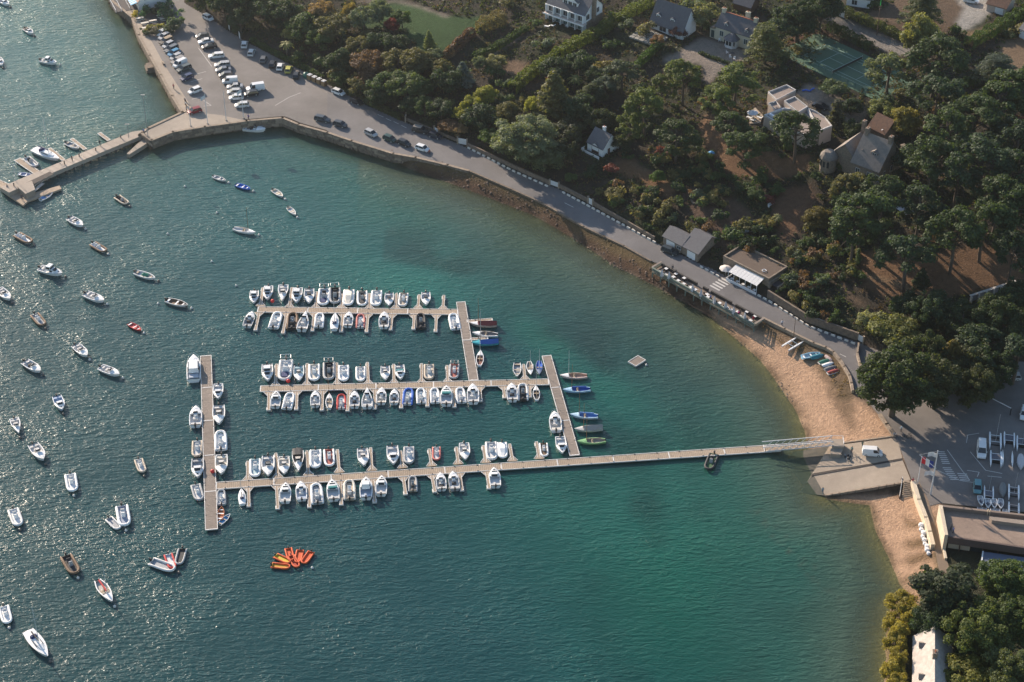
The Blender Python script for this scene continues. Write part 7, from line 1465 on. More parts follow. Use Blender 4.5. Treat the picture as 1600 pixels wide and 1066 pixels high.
# 4 hillside cabin
r, L = house('hillside_cabin', 'small white cabin with a grey slate roof and a white balcony among dark trees', (917.5,234), (941.5,246), None, 6.6, 2.5, 3.2, white, slate, over=.25)
chimney(r, L * .5, 3.6, 4.6, 7.0, .8, .6, white, 1); build('balcony', B().box(-.9, L + .1, -1.5, 0, -.35, -.15), wd_, r); build('balcony_rail', B().box(-.9, L + .1, -1.55, -1.48, -.15, .8).box(-.95, -.88, -1.5, 0, -.15, .8), wd_, r)
for k in range(4): build('shutter', cmesh(('csh',), lambda: B().box(-.22, .22, -.08, -.02, .1, 1.9)), brown, r, (1.9 + k * .72, 0, 0))
for k in range(3): build('window', cmesh(('cwn',), lambda: B().box(-.13, .13, -.05, -.01, .2, 1.8)), pane_m, r, (2.26 + k * .72, 0, 0))
dormer(r, 3.0, -.1, 2.1, 2.4, .5, 1.6, slate, white, win=False); build('door', B().box(L, L + .05, 2.0, 2.9, -.2, 1.8), brown, r)
for x in (0, 3, L - .3): build('post', cmesh(('cpo',), lambda: B().box(-.08, .08, -.08, .08, -3, -.3)), stw, r, (x, -1.4, 0))
# 5 garages
r, L = house('stone_garage', 'stone garage with a lower slate roof and two white doors by the road', (1036,380.5), (1064.5,395.5), None, 5.4, 2.6, 1.7, stw, slate, over=.3, z=LZ, cat='garage')
build('garage_door', B().box(1.1, 3.9, -.05, .01, 0, 2.15), white, r); f = windo(r, L - .9, 1.1, 1.3, .8, 'f')
r2, L2 = house('stone_garage', 'stone garage with a taller hipped slate roof next to the lower one', (1065.5,396), (1090,409), None, 9.5, 2.6, 2.9, stw, slate, axis='x', over=.3, z=LZ, cat='garage')
build('garage_door', B().box(L2 - 3.6, L2 - .9, -.05, .01, 0, 2.15), white, r2)
# 6 cafe
r, L = house('stone_cafe', 'flat roofed stone cafe by the road with a white awning over its terrace', (1129.5,413.5), (1200,449), None, 7.5, 3.5, 0, stw, slate, z=LZ, cat='cafe')
build('roof', B().box(.4, L - .4, .4, 7.1, 3.2, 3.53), M('roof_gravel', (.11, .08, .06), .95, .3, 2), r); build('parapet', B().box(-.1, L + .1, -.06, .35, 3.3, 3.95).box(-.1, .3, .35, 7.5, 3.3, 3.93).box(L - .3, L + .1, .35, 7.5, 3.3, 3.91).box(.3, L - .3, 7.15, 7.55, 3.3, 3.97), stw, r)
ax0, ax1 = 4.2, 13.2
for k in range(9):
    x0 = ax0 + (ax1 - ax0) * k / 9; build('awning_panel', cmesh(('awn',), lambda: B().loft([[(x_, y_, z_) for y_, z_ in ((-.1, 3.3), (-.1, 3.36), (-3.0, 2.52), (-3.0, 2.46))] for x_ in (0, (ax1 - ax0) / 9 - .05)])), M('white_canvas', (.64, .63, .62), .7, .1), r, (x0, 0, 0))
build('terrace_wall', B().box(ax0 - .4, ax1 + .2, -3.4, -3.25, -.1, .75).box(ax0 - .4, ax0 - .25, -3.25, 0, -.1, .75), wd_, r)
for k in range(6): build('post', cmesh(('awp',), lambda: B().box(-.05, .05, -.05, .05, 0, 2.5)), wd_, r, (ax0 + k * (ax1 - ax0) / 5, -3.05, 0))
build('floor', B().box(ax0 - .2, ax1 + .1, -3.25, -.02, 0, .06), M('dark_terrace', (.06, .05, .05), .9), r)
for k in range(5): t_ = build('counter_table', cmesh(('ctb',), lambda: B().box(-.4, .4, -.35, .35, .7, .76).box(-.05, .05, -.05, .05, .06, .7)), wd_, r, (ax0 + .9 + k * 1.8, -2.6, 0))
build('opening', B().box(5, 12.6, -.04, 0.01, .2, 2.3), pane_m, r)
build('life_ring', B().tube([(.5 * cos(a), .5 * sin(a), 0) for a in np.linspace(0, 5.8, 12)], .1, 6), wd_, r, (11.3, 2.2, 3.75)); build('stone_wing', B().box(L + .1, L + .7, -.3, 5.6, -.1, 3.0).box(L + 2.6, L + 3.0, .2, 5.4, -.1, 2.6), stw, r); build('side_roof', B().box(L + .7, L + 2.6, .5, 6.5, 2.0, 2.2), M('dark_felt', (.04, .035, .04), .9), r)
def parasol(px, py, c, lab, z=LZ, open_=True, h=2.5, R_=1.6, grp=None):
    x, y, _ = P(px, py, z + h * .7); o = empty('parasol', (x, y, z), rnd.random() * 3, lab, 'parasol', grp)
    build('pole', cmesh(('ppole', h), lambda: B().cyl(0, 0, 0, h, .035, 5)), wd_, o)
    if open_: build('canopy', cmesh(('pcan', R_), lambda: B().loft([[(r_ * cos(k * pi / 4), r_ * sin(k * pi / 4), z_) for k in range(8)] for r_, z_ in ((R_, 0), (R_ * .5, .34), (.03, .6))], cap=False)), M('canvas_%d' % int(c[2] * 99), c, .8, .15), o, (0, 0, h - .5))
    else: build('canopy', cmesh(('pcl',), lambda: B().loft([[(r_ * (1 if k % 2 else .62) * cos(k * pi / 5), r_ * (1 if k % 2 else .62) * sin(k * pi / 5), z_) for k in range(10)] for r_, z_ in ((.10, .75), (.50, .9), (.42, 1.6), (.22, 2.4), (.03, 3.0))])), M('canvas_folded', c, .8, .2, 4), o)
    return o
parasol(1134, 421, (.55, .50, .46), 'pale open parasol at the left end of the cafe awning', h=2.6, R_=1.7)
# 7 flat roofed house
def flatbox(root, poly, zb, h, wm, rm, par=.55):
    pw = [ploc(root, a, b, zb + h) for a, b in poly]; w_ = build('wall', B().prism(pw, zb - root.location.z - 2, zb - root.location.z + h), wm, root)
    cx, cy_ = sum(p[0] for p in pw) / len(pw), sum(p[1] for p in pw) / len(pw); ins = [(cx + (x - cx) * .93, cy_ + (y - cy_) * .93) for x, y in pw]; z0 = zb - root.location.z + h
    b = B(); n = len(pw)
    for k in range(n): b.prism([pw[k], pw[(k + 1) % n], ins[(k + 1) % n], ins[k]], z0 + .002, z0 + par)
    build('parapet', b, M('pale_parapet', (.52, .50, .48), .8, .15), root); build('roof', B().prism([(cx + (x - cx) * .925, cy_ + (y - cy_) * .925) for x, y in pw], z0 + .004, z0 + .06), rm, root)
a = G(1246, 192); root = empty('modern_house', (a[0], a[1], a[2]), 0, 'sprawling flat roofed concrete house half hidden by a pine', 'house', 'houses'); zb = a[2]
rg = M('roof_pebbles', (.26, .21, .18), .95, .3, 2)
for poly, dz, h in (([(1199.5,146),(1229,134.5),(1243.5,143),(1213,158.5)],0,3.6),([(1225,160),(1241.5,153),(1262,169),(1247,178)],0,4.2),([(1200,163.5),(1212,160),(1222,172),(1214,175.5)],0,3.2),([(1193.5,182),(1224,171),(1262,173),(1281,206),(1260,214),(1216,195)],0,3.4),([(1262,171),(1274.5,176),(1289,185.5),(1300,199),(1281,206.5)],0,3.9)): flatbox(root, poly, zb + dz, h, pinkc, rg)
tz = G(1180, 180)[2]; x0 = ploc(root, 1167, 178, tz)
build('terrace', B().prism([ploc(root, *p, tz + .3) for p in ((1168,178),(1180,168),(1192,180),(1188,192),(1172,193))], tz - zb - 1, tz - zb + .3), M('terrace_gravel', (.36, .29, .22), .9, .3), root)
parasol(1176, 177, (.60, .60, .62), 'white open parasol on the gravel terrace of the flat roofed house', z=tz + .3, h=2.2, R_=1.6)
for px, py, lab in ((1187,187,'white sun lounger by the wall of the flat roofed house'),(1171,187,'white lounger at the lower edge of the gravel terrace'),(1176,191,'second white lounger at the lower edge of the gravel terrace')): lounger(px, py, 20, lab, .35)
x, y, _ = P(1206, 181, zb + 3.6); o = tag(build('roof_dome', B().box(-.5, .5, -.8, .8, 0, .5, .12), wd_, None, (x, y, zb + 3.47), .6), 'white skylight dome on the flat roof of the concrete house', 'skylight')
a = G(1262, 143); tag(build('blue_hose_heap', B().tube([(0, 0, .15), (1, .4, .2), (2, -.2, .15), (3, .5, .5), (3.4, 1.2, .2)], .22, 6), M('bright_blue_plastic', (.02, .12, .55), .5), None, (a[0] - 1.5, a[1], a[2] + .1)), 'crumpled bright blue tarpaulin strip behind the flat roofed house', 'tarpaulin')
# 8 old manor
r, L = house('old_manor', 'old stone manor with large lichened slate roofs and a round turret', (1328,276), (1370,292), None, 11.5, 4.6, 6.2, stw, slatel, over=.3)
chimney(r, .6, 5.7, 9.4, 12.4, .9, 1.3, stw, 1); chimney(r, L - .5, 5.7, 9.4, 12.4, .9, 1.3, stw, 1); dormer(r, L * .62, 2.4, 6.7, 1.7, 1.3, 2.2, slatel, stw); dormer(r, 1.5, 2.6, 6.4, .9, .9, 1.2, slatel, stw)
for x in (2, 5.4, 8): windo(r, x, 1.6, 1.1, 1.7, 'f'); 
for x in (3, 7): windo(r, x, 1.4, 1.1, 1.7, 'r', L=L)
wing = B(); w1, w2 = gable(8.5, 8, 3.6, 4.6, .25, 'y'); build('wing', walls(8.5, 8, 3.6, 4.6, 'y'), stw, r, (-7.2, 1.0, 0)); build('roof', w1, slatel, r, (-7.2, 1.0, 0)); build('roof', w2, slatel, r, (-7.2, 1.0, 0)); chimney(r, -2.6, 9.6, 4, 11.6, .9, 1.1, stw, 1)
tz_ = build('turret', B().cyl(-6.6, -.5, -3, 4.0, 2.2, 14), stw, r); build('turret_roof', B().loft([[(-6.6 + q * cos(k * pi / 7), -.5 + q * sin(k * pi / 7), z) for k in range(14)] for q, z in ((2.5, 3.9), (2.2, 4.6), (1.6, 5.3), (1.2, 5.6))]), slatel, tz_)
for k in range(3):
    a_ = -pi / 2 - .5 + k * .5; build('window', cmesh(('tw',), lambda: B().box(-.28, .28, -.04, .04, 0, 1.7)), pane_m, tz_, (-6.6 + 2.2 * cos(a_), -.5 + 2.2 * sin(a_), 1.6), a_ + pi / 2)
r, L = house('barn', 'barn with a rusty brown tiled roof behind the manor', (1355,209), (1381,222), None, 7, 2.2, 3.0, stw, rust, over=.2, cat='barn'); build('roof_light', B().box(4.3, 4.6, -.1, 2.6, 0, .05), wd_, r, (0, 0, 0)).location = (0, .2, 3.0)
for px, py, h_ in ((1397,262,5.5),(1408,256,5.5)): x, y, z = G(px, py); tag(build('gate_pillar', B().box(-.5, .5, -.5, .5, -1, h_).box(-.65, .65, -.65, .65, h_, h_ + .25), stw, None, (x, y, z), .4), '%s tall stone pillar right of the manor' % ('left' if px < 1400 else 'right'), 'pillar')
# 9 sailing club with its plank terrace
TZ = 5.9; root = empty('sailing_club', (*P2(1500, 830, TZ), LZ), 0, 'sailing club building under a wide plank roof terrace', 'building'); dz = TZ - LZ
def pl(pts, z): return [ploc(root, a, b, z) for a, b in pts]
build('terrace_slab', B().prism(pl([(1471,795),(1720,825),(1720,878),(1479,838)], TZ), dz - .9, dz - .12), M('terrace_concrete', (.17, .12, .095), .85, .3), root)
bb = B(); n = 150
for k in range(n):
    u0, u1 = k / n, (k + .86) / n; f0 = lambda u: (1472 + u * 200, 796 + u * 24); f1 = lambda u: (1480 + u * 192, 837.5 + u * 28)
    bb.prism(pl([f0(u0), f0(u1), f1(u1), f1(u0)], TZ), dz - .12, dz + .004 * (k % 4))
tag(build('terrace_boards', bb, M('terrace_boards', (.30, .22, .17), .85, .5, 1.2, world=True, big=.3), root), kind='stuff')
build('fascia', B().prism(pl([(1478.5,838.5),(1720,873.5),(1720,876),(1478.5,840.5)], TZ), dz - 1.5, dz + .35), M('purple_brown_board', (.10, .07, .06), .8, .3), root)
build('parapet', B().prism(pl([(1471,794),(1720,822),(1720,824.5),(1471,797)], TZ), dz - 1.2, dz + .95), M('brown_parapet', (.20, .15, .12), .8, .3), root); build('side_parapet', B().prism(pl([(1466,795),(1471.5,795.5),(1480.5,842),(1475,842)], TZ), -.1, dz + 1.1), cream, root)
build('stage', B().prism(pl([(1545,812),(1720,832),(1720,840),(1549,818)], TZ), dz, dz + .9), M('stage_render', (.26, .21, .17), .85, .3), root)
for px in (1542, 1545.5): build('post', B().prism(pl([(px,804),(px+1,804),(px+1,806),(px,806)], TZ), dz, dz + 1.6), cream, root)
build('lower_wall', B().prism(pl([(1483,841),(1517,846),(1517,848),(1483,843)], TZ - 1), -.2, dz - 1.52), cream, root); build('lower_window', B().prism(pl([(1518,846),(1536,849),(1536,851),(1518,848)], TZ - 1), -.2, dz - 1.52), pane_m, root)
for px in (1500, 1536, 1560): build('column', B().prism(pl([(px,843.5 + (px - 1483) * .147),(px+1.5,843.7 + (px - 1483) * .147),(px+1.5,845.5 + (px - 1483) * .147),(px,845.3 + (px - 1483) * .147)], TZ - 1), -.2, dz - 1.5), brown, root)
build('lower_roof', B().prism(pl([(1537,862),(1720,888),(1720,930),(1533,896)], LZ + 1.8), 0, 1.8), M('blue_grey_roof', (.10, .12, .17), .6, .2), root); build('roof_edge', B().prism(pl([(1535,861),(1537,861),(1533,896),(1530.5,896)], LZ + 2.0), 0, 2.0), wd_, root)
# 10 long cottage at the bottom
r, L = house('long_cottage', 'long stone cottage with a sunlit slate roof and dark dormer windows', (1426,1010), (1424,1160), None, 7.2, 2.6, 3.4, stw, M('sunlit_pale_slate', (.44, .40, .36), .8, .4, 1.2, c2=(.30, .27, .24), bmp=.03), over=.3, z=LZ)  # roof slate whitened: the sunlight on it is put into the colour
for x in (3.6, 12.2, 20.5): dormer(r, x, .9, 3.3, 1.3, .9, 1.3, slatel, black, win=True)
chimney(r, 8.2, 3.6, 5.2, 7.3, 1.3, .9, stw, 2)
# 11 restaurant top left
r, L = house('white_restaurant', 'white gabled restaurant wall with dark lettering beside the car park', (217.5,17), (263,9), None, 13, 3.0, 4.8, white, M('pinkish_roof', (.40, .27, .22), .85, .2), axis='y', over=.3, z=LZ, cat='restaurant')
xx = 2.0
for k, hh in enumerate((.7, .35, .35, .75, .35, .35, .35, .6)): build('letter', B().loft([[(xx + k * .42, -.04, 3.1 + .12 * k), (xx + k * .42 + .13, -.04, 3.1 + .12 * k), (xx + k * .42 + .28, -.04, 3.1 + .12 * k + hh), (xx + k * .42 + .15, -.04, 3.1 + .12 * k + hh)]], cap=False).quadv([(xx + k * .42, -.05, 3.1 + .12 * k), (xx + k * .42 + .34, -.05, 3.15 + .12 * k), (xx + k * .42 + .34, -.05, 3.27 + .12 * k), (xx + k * .42, -.05, 3.22 + .12 * k)]).quadv([(xx + k * .42, -.06, 3.1 + .12 * k), (xx + k * .42 + .13, -.06, 3.1 + .12 * k), (xx + k * .42 + .28, -.06, 3.1 + .12 * k + hh), (xx + k * .42 + .15, -.06, 3.1 + .12 * k + hh)]), M('navy_lettering', (.03, .06, .13), .7), r)
build('painted_emblem', B().quadv([(5.3, -.05, 3.9), (5.95, -.05, 3.9), (5.85, -.05, 6.0), (5.4, -.05, 6.0)]).quadv([(4.8, -.06, 3.75), (6.5, -.06, 4.05), (6.4, -.06, 4.2), (4.8, -.06, 3.95)]), M('navy_lettering'), r)
aw = B(); 
for k in range(9):
    y0 = .3 + k * 1.1; build('awning_stripe', cmesh(('aws',), lambda: B().loft([[(x_, y_, z_) for x_, z_ in ((0, 2.7), (0, 2.76), (-2.3, 2.16), (-2.3, 2.1))] for y_ in (0, .72)])), M('blue_canvas', (.02, .30, .55), .7, .1), r, (-.05, y0, 0)); build('awning_stripe', cmesh(('awsw',), lambda: B().loft([[(x_, y_, z_) for x_, z_ in ((0, 2.7), (0, 2.76), (-2.3, 2.16), (-2.3, 2.1))] for y_ in (0, .36)])), M('white_canvas'), r, (-.05, y0 + .73, 0))
build('terrace_deck', B().box(-7.2, -.05, 1.5, 13, -.05, .12), M('dark_deck', (.07, .06, .06), .9, .3), r)
for x in (-2.6, -5.2, -7.0): build('terrace_rail', cmesh(('trr',), lambda: B().box(-.06, .06, 0, 12, .9, 1.0).box(-.05, .05, 0, .1, 0, .95).box(-.05, .05, 4, 4.1, 0, .95).box(-.05, .05, 8, 8.1, 0, .95)), wd_, r, (x, 1.2, 0))
def table(px, py, z, deg, w_, l_, c, lab, grp, cat='table', benches=False, name='table'):
    x, y, _ = P(px, py, z + .7); o = empty(name, (x, y, z), hdg(px, py, deg), lab, cat, grp)
    build('tabletop', cmesh(('tt', w_, l_), lambda: B().box(-l_ / 2, l_ / 2, -w_ / 2, w_ / 2, .7, .76)), M('table_%d' % int(c[0] * 99), c, .6, .15), o)
    for s in (-1, 1): build('leg', cmesh(('tl',), lambda: B().box(-.05, .05, -.25, .25, 0, .7)), black, o, (s * (l_ / 2 - .15), 0, 0))
    if benches:
        for s in (-1, 1): build('bench', cmesh(('tb', l_), lambda: B().box(-l_ / 2, l_ / 2, -.15, .15, .4, .45)), M('table_%d' % int(c[0] * 99)), o, (0, s * (w_ / 2 + .35), 0))
for px, py, c, lab in ((219,28,(.55,.5,.42),'sunlit white picnic table nearest the sea wall'),(226.5,35.5,(.55,.5,.42),'sunlit white picnic table behind the sea wall, middle one'),(228,43,(.55,.5,.42),'lowest sunlit white picnic table of the restaurant garden'),(239,32,(.34,.34,.38),'grey picnic table in the middle of the restaurant garden'),(251,24,(.34,.34,.38),'long pale bench table near the restaurant wall'),(256,29,(.30,.30,.33),'pale grey table right of the long bench table')):
    table(px, py, LZ + .01, -10, .9, 2.4, c, lab, 'picnic tables of the restaurant garden', benches=True, name='picnic_table')
sheet('garden_floor', [(216,22),(246,17),(270,30),(270,50),(236,53),(226,50)], LZ + .014, M('dark_gravel_floor', (.07,.06,.055), .95, .3, world=True))
# 12-14 fragments of houses at the top edge
r, L = house('hilltop_house', 'white house mostly cut by the top edge above the tarred lane', (1322,8), (1358,14), None, 9, 3.0, 2.6, white, slate); windo(r, 2.4, .6, 1.5, 1.4, 'f')
r, L = house('small_garage', 'garage with a brown roof and a white door at the top right', (1541,17), (1570,25), None, 7, 2.4, 1.9, pinkc, rust, cat='garage'); build('garage_door', B().box(L * .45, L * .45 + 2.5, -.05, .01, 0, 2.0), white, r)
r, L = house('grey_roofed_house', 'pale house with a grey roof cut by the right edge near the top', (1592,58), (1625,74), None, 8, 2.8, 3.0, white, slate)
r, L = house('dark_roofed_shed', 'dark roofed shed above the cream house', (1146,14), (1172,22), None, 5, 2.2, 2.2, brown, slate, cat='shed')
x, y, z = G(1311, 25); tag(build('white_garden_gate', B().box(-1.7, 1.7, -.06, .06, 0, 2.0), wd_, None, (x, y, z), hdg(1311, 25, 20)), 'tall white gate at the top of the tarred lane', 'gate')
# 15 buttressed wall under the pines
def bwall(A, Bp, h, nb):
    a, b = G(*A), G(*Bp); d = Vector((b[0] - a[0], b[1] - a[1])); o = empty('buttressed_wall', (a[0], a[1], a[2] - .2), atan2(d.y, d.x), 'pale buttressed retaining wall under the pines at the right', 'wall'); L = d.length; dzz = b[2] - a[2]
    bb = B(); bb.loft([[(x, 0, -3), (x, .4, -3), (x, .4, h + dzz * x / L), (x, 0, h + dzz * x / L)] for x in (0, L)]); build('wall', bb, M('blue_grey_render', (.20, .20, .22), .85, .2), o)
    for k in range(nb): build('buttress', B().box(k * L / (nb - 1) - .16, k * L / (nb - 1) + .16, -.5, 0, -3, h + dzz * k / (nb - 1) + .02), M('pale_coping', (.46, .43, .40), .8), o)
    build('coping', B().loft([[(x, -.12, h + dzz * x / L + .03), (x, .55, h + dzz * x / L + .03), (x, .55, h + dzz * x / L + .15), (x, -.12, h + dzz * x / L + .15)] for x in (-.2, L)]), M('pale_coping'), o)
bwall((1516, 472), (1586, 449), 1.9, 7)
x, y, z = G(1157, 364); o = empty('white_fence', (x, y, z), hdg(1157, 364, -2), 'low white picket fence above the cafe', 'fence')
for k in range(26): build('picket', cmesh(('pk',), lambda: B().box(-.07, .07, -.02, .02, 0, .85)), wd_, o, (k * .22, 0, 0))
build('rail', B().box(-.1, 5.7, -.05, -.02, .6, .7).box(-.1, 5.7, -.05, -.02, .2, .3), wd_, o)
x, y, z = G(1204, 322); o = empty('garden_bench', (x, y, z), hdg(1204, 322, -30), 'white garden bench on the dry slope above the cafe', 'bench'); build('seat', B().box(-.9, .9, -.25, .25, .4, .46), wd_, o); build('backrest', B().box(-.9, .9, .22, .28, .46, .95), wd_, o)
for s in (-.8, .8): build('leg', cmesh(('bleg',), lambda: B().box(-.05, .05, -.22, .22, 0, .4)), wd_, o, (s, 0, 0))
x, y, z = G(1413, 330); o = empty('slatted_platform', (x, y, z), hdg(1413, 330, 38), 'pale slatted timber platform in the dark under the pines', 'platform')
for k in range(9): build('slat', cmesh(('pslat', k % 2), lambda: B().box(-1.2 if k % 2 else -2.0, 2.2, -.14, .14, .5, .58)), M('blue_white_slat', (.42, .44, .50), .7), o, (0, -1.4 + k * .34, 0))
parasol(1111.5, 239, (.10, .35, .70), 'small blue parasol on the dry lawn', z=G(1111, 240)[2], h=1.8, R_=.9); x, y, z = G(1114, 244); o = empty('garden_table', (x, y, z), 0, 'dark round table just below the blue parasol', 'table'); build('tabletop', B().cyl(0, 0, .6, .68, .9, 12), black, o); build('leg', B().cyl(0, 0, 0, .6, .1, 6), black, o)
gwall([(1143,325),(1146,333),(1154,341),(1166,347),(1178,350)], .35, .35, 'curved sunlit stone edging on the bare slope', stonel, 'edging', 'stone_edging') if False else gwall([(1092,297),(1095,305),(1104,312),(1117,318)], .35, .35, 'curved pale stone edging on the bare slope above the garages', stonel, 'edging', 'stone_edging')
gwall([(1078,311),(1083,318),(1100,320)], .35, .3, 'short pale stone edging left of the curved one', stonel, 'edging', 'stone_edging')
# 17 tennis court
c0, c1, c2_, c3 = G(1251.4, 88.8), G(1290.2, 68.6), G(1394.8, 120.3), G(1357, 138.9); zc = c0[2] + .12
q0, q1, q3 = Vector(P2(1251.4, 88.8, zc)), Vector(P2(1290.2, 68.6, zc)), Vector(P2(1357, 138.9, zc)); e1 = (q3 - q0); LL = e1.length; ang = atan2(e1.y, e1.x); WW = (q1 - q0).length
root = empty('tennis_court', (q0.x, q0.y, zc), ang, 'green tennis court with white lines and a net among the trees', 'tennis court')
build('surface', B().box(-6.5, LL + 6.5, -3.5, WW + 3.5, -.9, 0), M('court_green', (.045, .105, .060), .8, .2, .8, world=True, big=.3), root)
cl = M('court_line', (.30, .42, .40), .8); kx, ky = LL / 23.77, WW / 10.97
for x0, x1, y0, y1 in ((0, 23.77, 0, 0), (0, 23.77, 10.97, 10.97), (0, 23.77, 1.37, 1.37), (0, 23.77, 9.6, 9.6), (0, 0, 0, 10.97), (23.77, 23.77, 0, 10.97), (5.48, 5.48, 1.37, 9.6), (18.29, 18.29, 1.37, 9.6), (5.48, 18.29, 5.485, 5.485)):
    build('court_line', B().box(x0 * kx - .06, x1 * kx + .06, y0 * ky - .06, y1 * ky + .06, .002, .012), cl, root)
nt_ = build('net', B().box(LL / 2 - .02, LL / 2 + .02, -.8, WW + .8, .1, .85), M('net_mesh', (.02, .025, .025), .9), root); build('net_tape', B().box(LL / 2 - .04, LL / 2 + .04, -.8, WW + .8, .85, .95), cl, nt_)
for s in (-.9, WW + .9): build('net_post', cmesh(('npost',), lambda: B().cyl(0, 0, 0, 1.1, .07, 6)), M('pale_coping'), root, (LL / 2, s, 0))
fm = M('green_wire', (.02, .06, .05), .7)
for k in range(15):
    for y_ in (-4, WW + 4): build('fence_post', cmesh(('fpost',), lambda: B().cyl(0, 0, 0, 2.8, .04, 5)), fm, root, (-6.5 + k * (LL + 13) / 14, y_, 0))
for z_ in (1.4, 2.8):
    build('fence_rail', B().box(-6.5, LL + 6.5, -4.03, -3.97, z_ - .03, z_), fm, root); build('fence_rail', B().box(LL + 6.47, LL + 6.53, -4, WW + 4, z_ - .03, z_), fm, root)
# 18 terrace on stilts over the bank
DZ = 2.72; a0, a1, a2, a3 = [Vector(P2(*p, DZ)) for p in ((1036,415),(1019.5,424),(1177.5,511.5),(1194.5,497.5))]
root = empty('stilt_terrace', (a1.x, a1.y, 0), atan2((a2 - a1).y, (a2 - a1).x), 'long restaurant terrace on green stilts between the road and the water', 'terrace'); LL = (a2 - a1).length; DW = (a0 - a1).length * .93
tim = M('terrace_timber', (.20, .155, .12), .85, .4, 1.5); grn = M('grey_green_timber', (.15, .18, .15), .8, .3, 2)
nbd = 190
tag(build('deck_boards', (lambda b: [b.box(k * LL / nbd, (k + .85) * LL / nbd, 0, DW, DZ - .08, DZ + .003 * (k % 3)) for k in range(nbd)] and b)(B()), tim, root), kind='stuff')
for k, z_ in enumerate((DZ - .35, DZ + .25, DZ + .58, DZ + .92)): build('rail_board', B().box(-.1, LL + .1, -.12 - .01 * k, -.02, z_, z_ + .24), grn, root)
for z_ in (DZ + .25, DZ + .58, DZ + .92):
    build('rail_board', B().box(-.12, -.04, -.02, DW, z_, z_ + .2), grn, root); build('rail_board', B().box(LL + .04, LL + .12, -.02, DW, z_, z_ + .2), grn, root)
build('sill_board', B().box(-.15, LL + .15, -.35, .05, DZ + 1.16, DZ + 1.22), grn, root)
build('side_ledge', B().box(-.5, .05, .05, DW, DZ + 1.14, DZ + 1.20), plankd, root); build('side_ledge', B().box(LL - .05, LL + .5, .05, DW, DZ + 1.14, DZ + 1.20), plankd, root)
for k in range(13):
    p_ = build('stilt', cmesh(('stilt',), lambda: B().box(-.12, .12, -.12, .12, -1.5, DZ - .1)), grn, root, (k * LL / 12, .1, 0)); build('brace', cmesh(('sbr',), lambda: B().tube([(0, .1, DZ - 1.3), (0, 1.6, DZ - .15)], .07, 4)), grn, p_)
for x0, x1 in ((0, LL * .36), (LL * .42, LL * .47), (LL * .50, LL * .70), (LL * .74, LL * .98)): build('roadside_planter', B().box(x0, x1, DW - .35, DW + .1, DZ, DZ + .8), M('dark_planter', (.05, .045, .04), .9), root)
def tz2(X, Y): return 1000 + X / 6.6625, 400 + Y / 6.6625
tb = ((200,165),(270,198),(348,218),(272,132),(374,186),(459,230),(398,256),(455,290),(528,325),(576,350),(622,396),(708,427),(830,490),(905,535),(943,557),(1016,580),(1045,628),(1116,580),(1199,626),(1150,672),(700,400))
ch = B
for k, (X, Y) in enumerate(tb):
    px, py = tz2(X, Y); table(px, py, DZ + .01, 29 + (k * 37 % 7), .8, .85, (.66, .65, .63), 'white square terrace table, %s from the west end' % ORD[sorted(range(len(tb)), key=lambda q: tb[q][0]).index(k)], 'tables on the stilt terrace', name='cafe_table')
    for s in (-1, 1):
        x, y, _ = P(px, py, DZ + .7); a_ = hdg(px, py, 29) + (0 if s > 0 else pi); cx_, cy2 = x + cos(a_) * .85, y + sin(a_) * .85
        if k % 3 == 0 and s > 0: continue
        o = empty('cafe_chair', (cx_, cy2, DZ + .01), a_ + pi, 'dark cafe chair %s of the %s table from the west end' % ('east' if s > 0 else 'west', ORD[sorted(range(len(tb)), key=lambda q: tb[q][0]).index(k)]), 'chair', 'chairs on the stilt terrace')
        build('seat', cmesh(('ccs',), lambda: B().box(-.22, .22, -.22, .22, .42, .48)), M('wicker', (.07, .05, .045), .8), o); build('backrest', cmesh(('ccb',), lambda: B().box(-.24, -.18, -.22, .22, .48, .92)), M('wicker'), o)
        for s1 in (-.18, .18):
            for s2 in (-.18, .18): build('leg', cmesh(('ccl',), lambda: B().box(-.025, .025, -.025, .025, 0, .42)), steel, o, (s1, s2, 0))
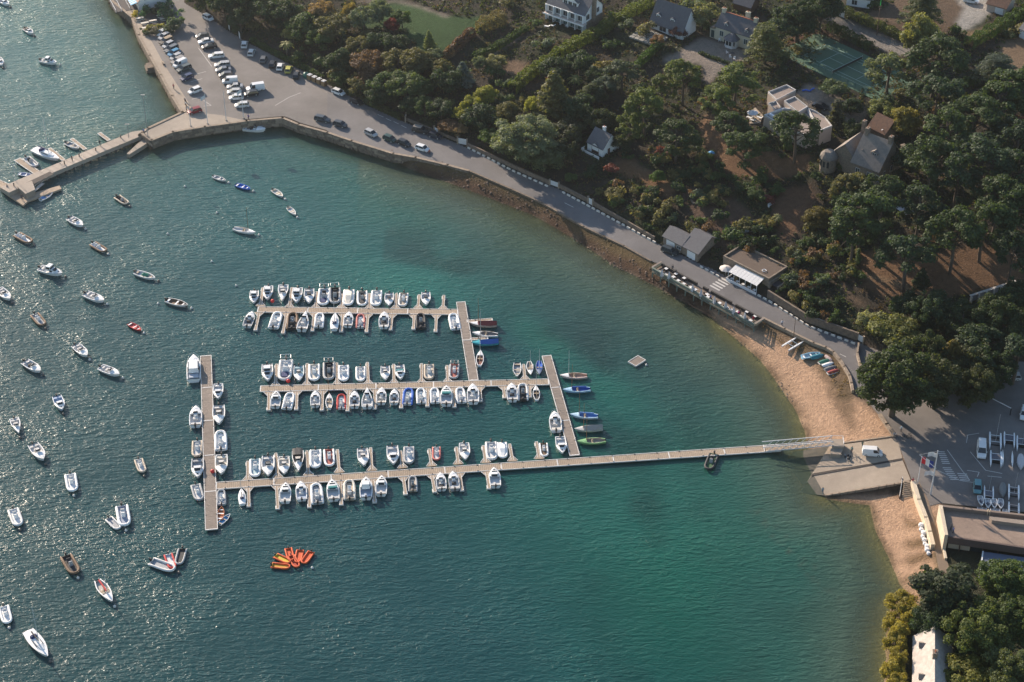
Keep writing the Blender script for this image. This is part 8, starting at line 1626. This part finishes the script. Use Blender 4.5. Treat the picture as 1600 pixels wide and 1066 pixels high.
for k, (X, Y) in enumerate(((230,170),(303,195),(548,325),(636,378),(775,450),(892,505),(975,560),(1092,615))):
    px, py = tz2(X, Y); parasol(px, py, (.52, .50, .52), 'folded pale parasol on the stilt terrace, %s from the west end' % ORD[k], DZ, False, 2.9, grp='folded parasols on the stilt terrace')
for X, Y, c, lab in ((1178,672,(.5,.02,.05),'seated person in red at the east end of the stilt terrace'),(1025,615,(.5,.03,.2),'seated person in pink beside a folded parasol on the stilt terrace'),(733,450,(.03,.12,.4),'seated person in blue halfway along the stilt terrace'),(372,200,(.03,.03,.03),'person in black at the west half of the stilt terrace'),(338,150,(.05,.05,.06),'person in dark grey by the road rail of the stilt terrace'),(1042,605,(.05,.05,.05),'seated person in black beside the one in pink')):
    px, py = tz2(X, Y); o = person(px, py, DZ, 30 + X % 90, c, (.04, .04, .05), lab, 'stand', 'people on the stilt terrace')
    if 'seated' in lab: o.location.z -= .38
# 19 garden sign and boards by the car park
for px, py, dg, w_, h_, lab in ((358,44,60,.9,1.8,'small white notice board by the bushes at the top of the car park'),(374,56,65,1.4,2.4,'larger white notice board beside the hedge of the car park')):
    x, y, _ = P(px, py, LZ + h_ / 2); o = empty('notice_board', (x, y, LZ), hdg(px, py, dg), lab, 'notice board'); build('board', B().box(-w_ / 2, w_ / 2, -.05, .05, .5, h_), wd_, o)
    for s in (-1, 1): build('post', B().box(-.05, .05, -.05, .05, 0, h_), railg, o, (s * w_ / 2.2, .05, 0))
x, y, _ = P(255, 100, LZ); o = empty('park_bench', (x, y, LZ), hdg(255, 100, 65), 'pale bench on the promenade behind the white van', 'bench'); build('seat', B().box(-.9, .9, -.25, .25, .4, .48), plank, o); build('backrest', B().box(-.9, .9, -.3, -.24, .48, .9), plank, o)
for s in (-.7, .7): build('leg', cmesh(('pbl',), lambda: B().box(-.05, .05, -.22, .22, 0, .4)), black, o, (s, 0, 0))
x, y, _ = P(240, 99, LZ - .5); tag(build('quay_steps', B().box(-1.6, 1.2, -2.0, 2.0, -2, .8).box(-1.2, .8, -1.6, 1.6, .8, 1.5), stone, None, (x - 1, y, 0), .3), 'dark stone landing steps notched into the promenade wall', 'steps')
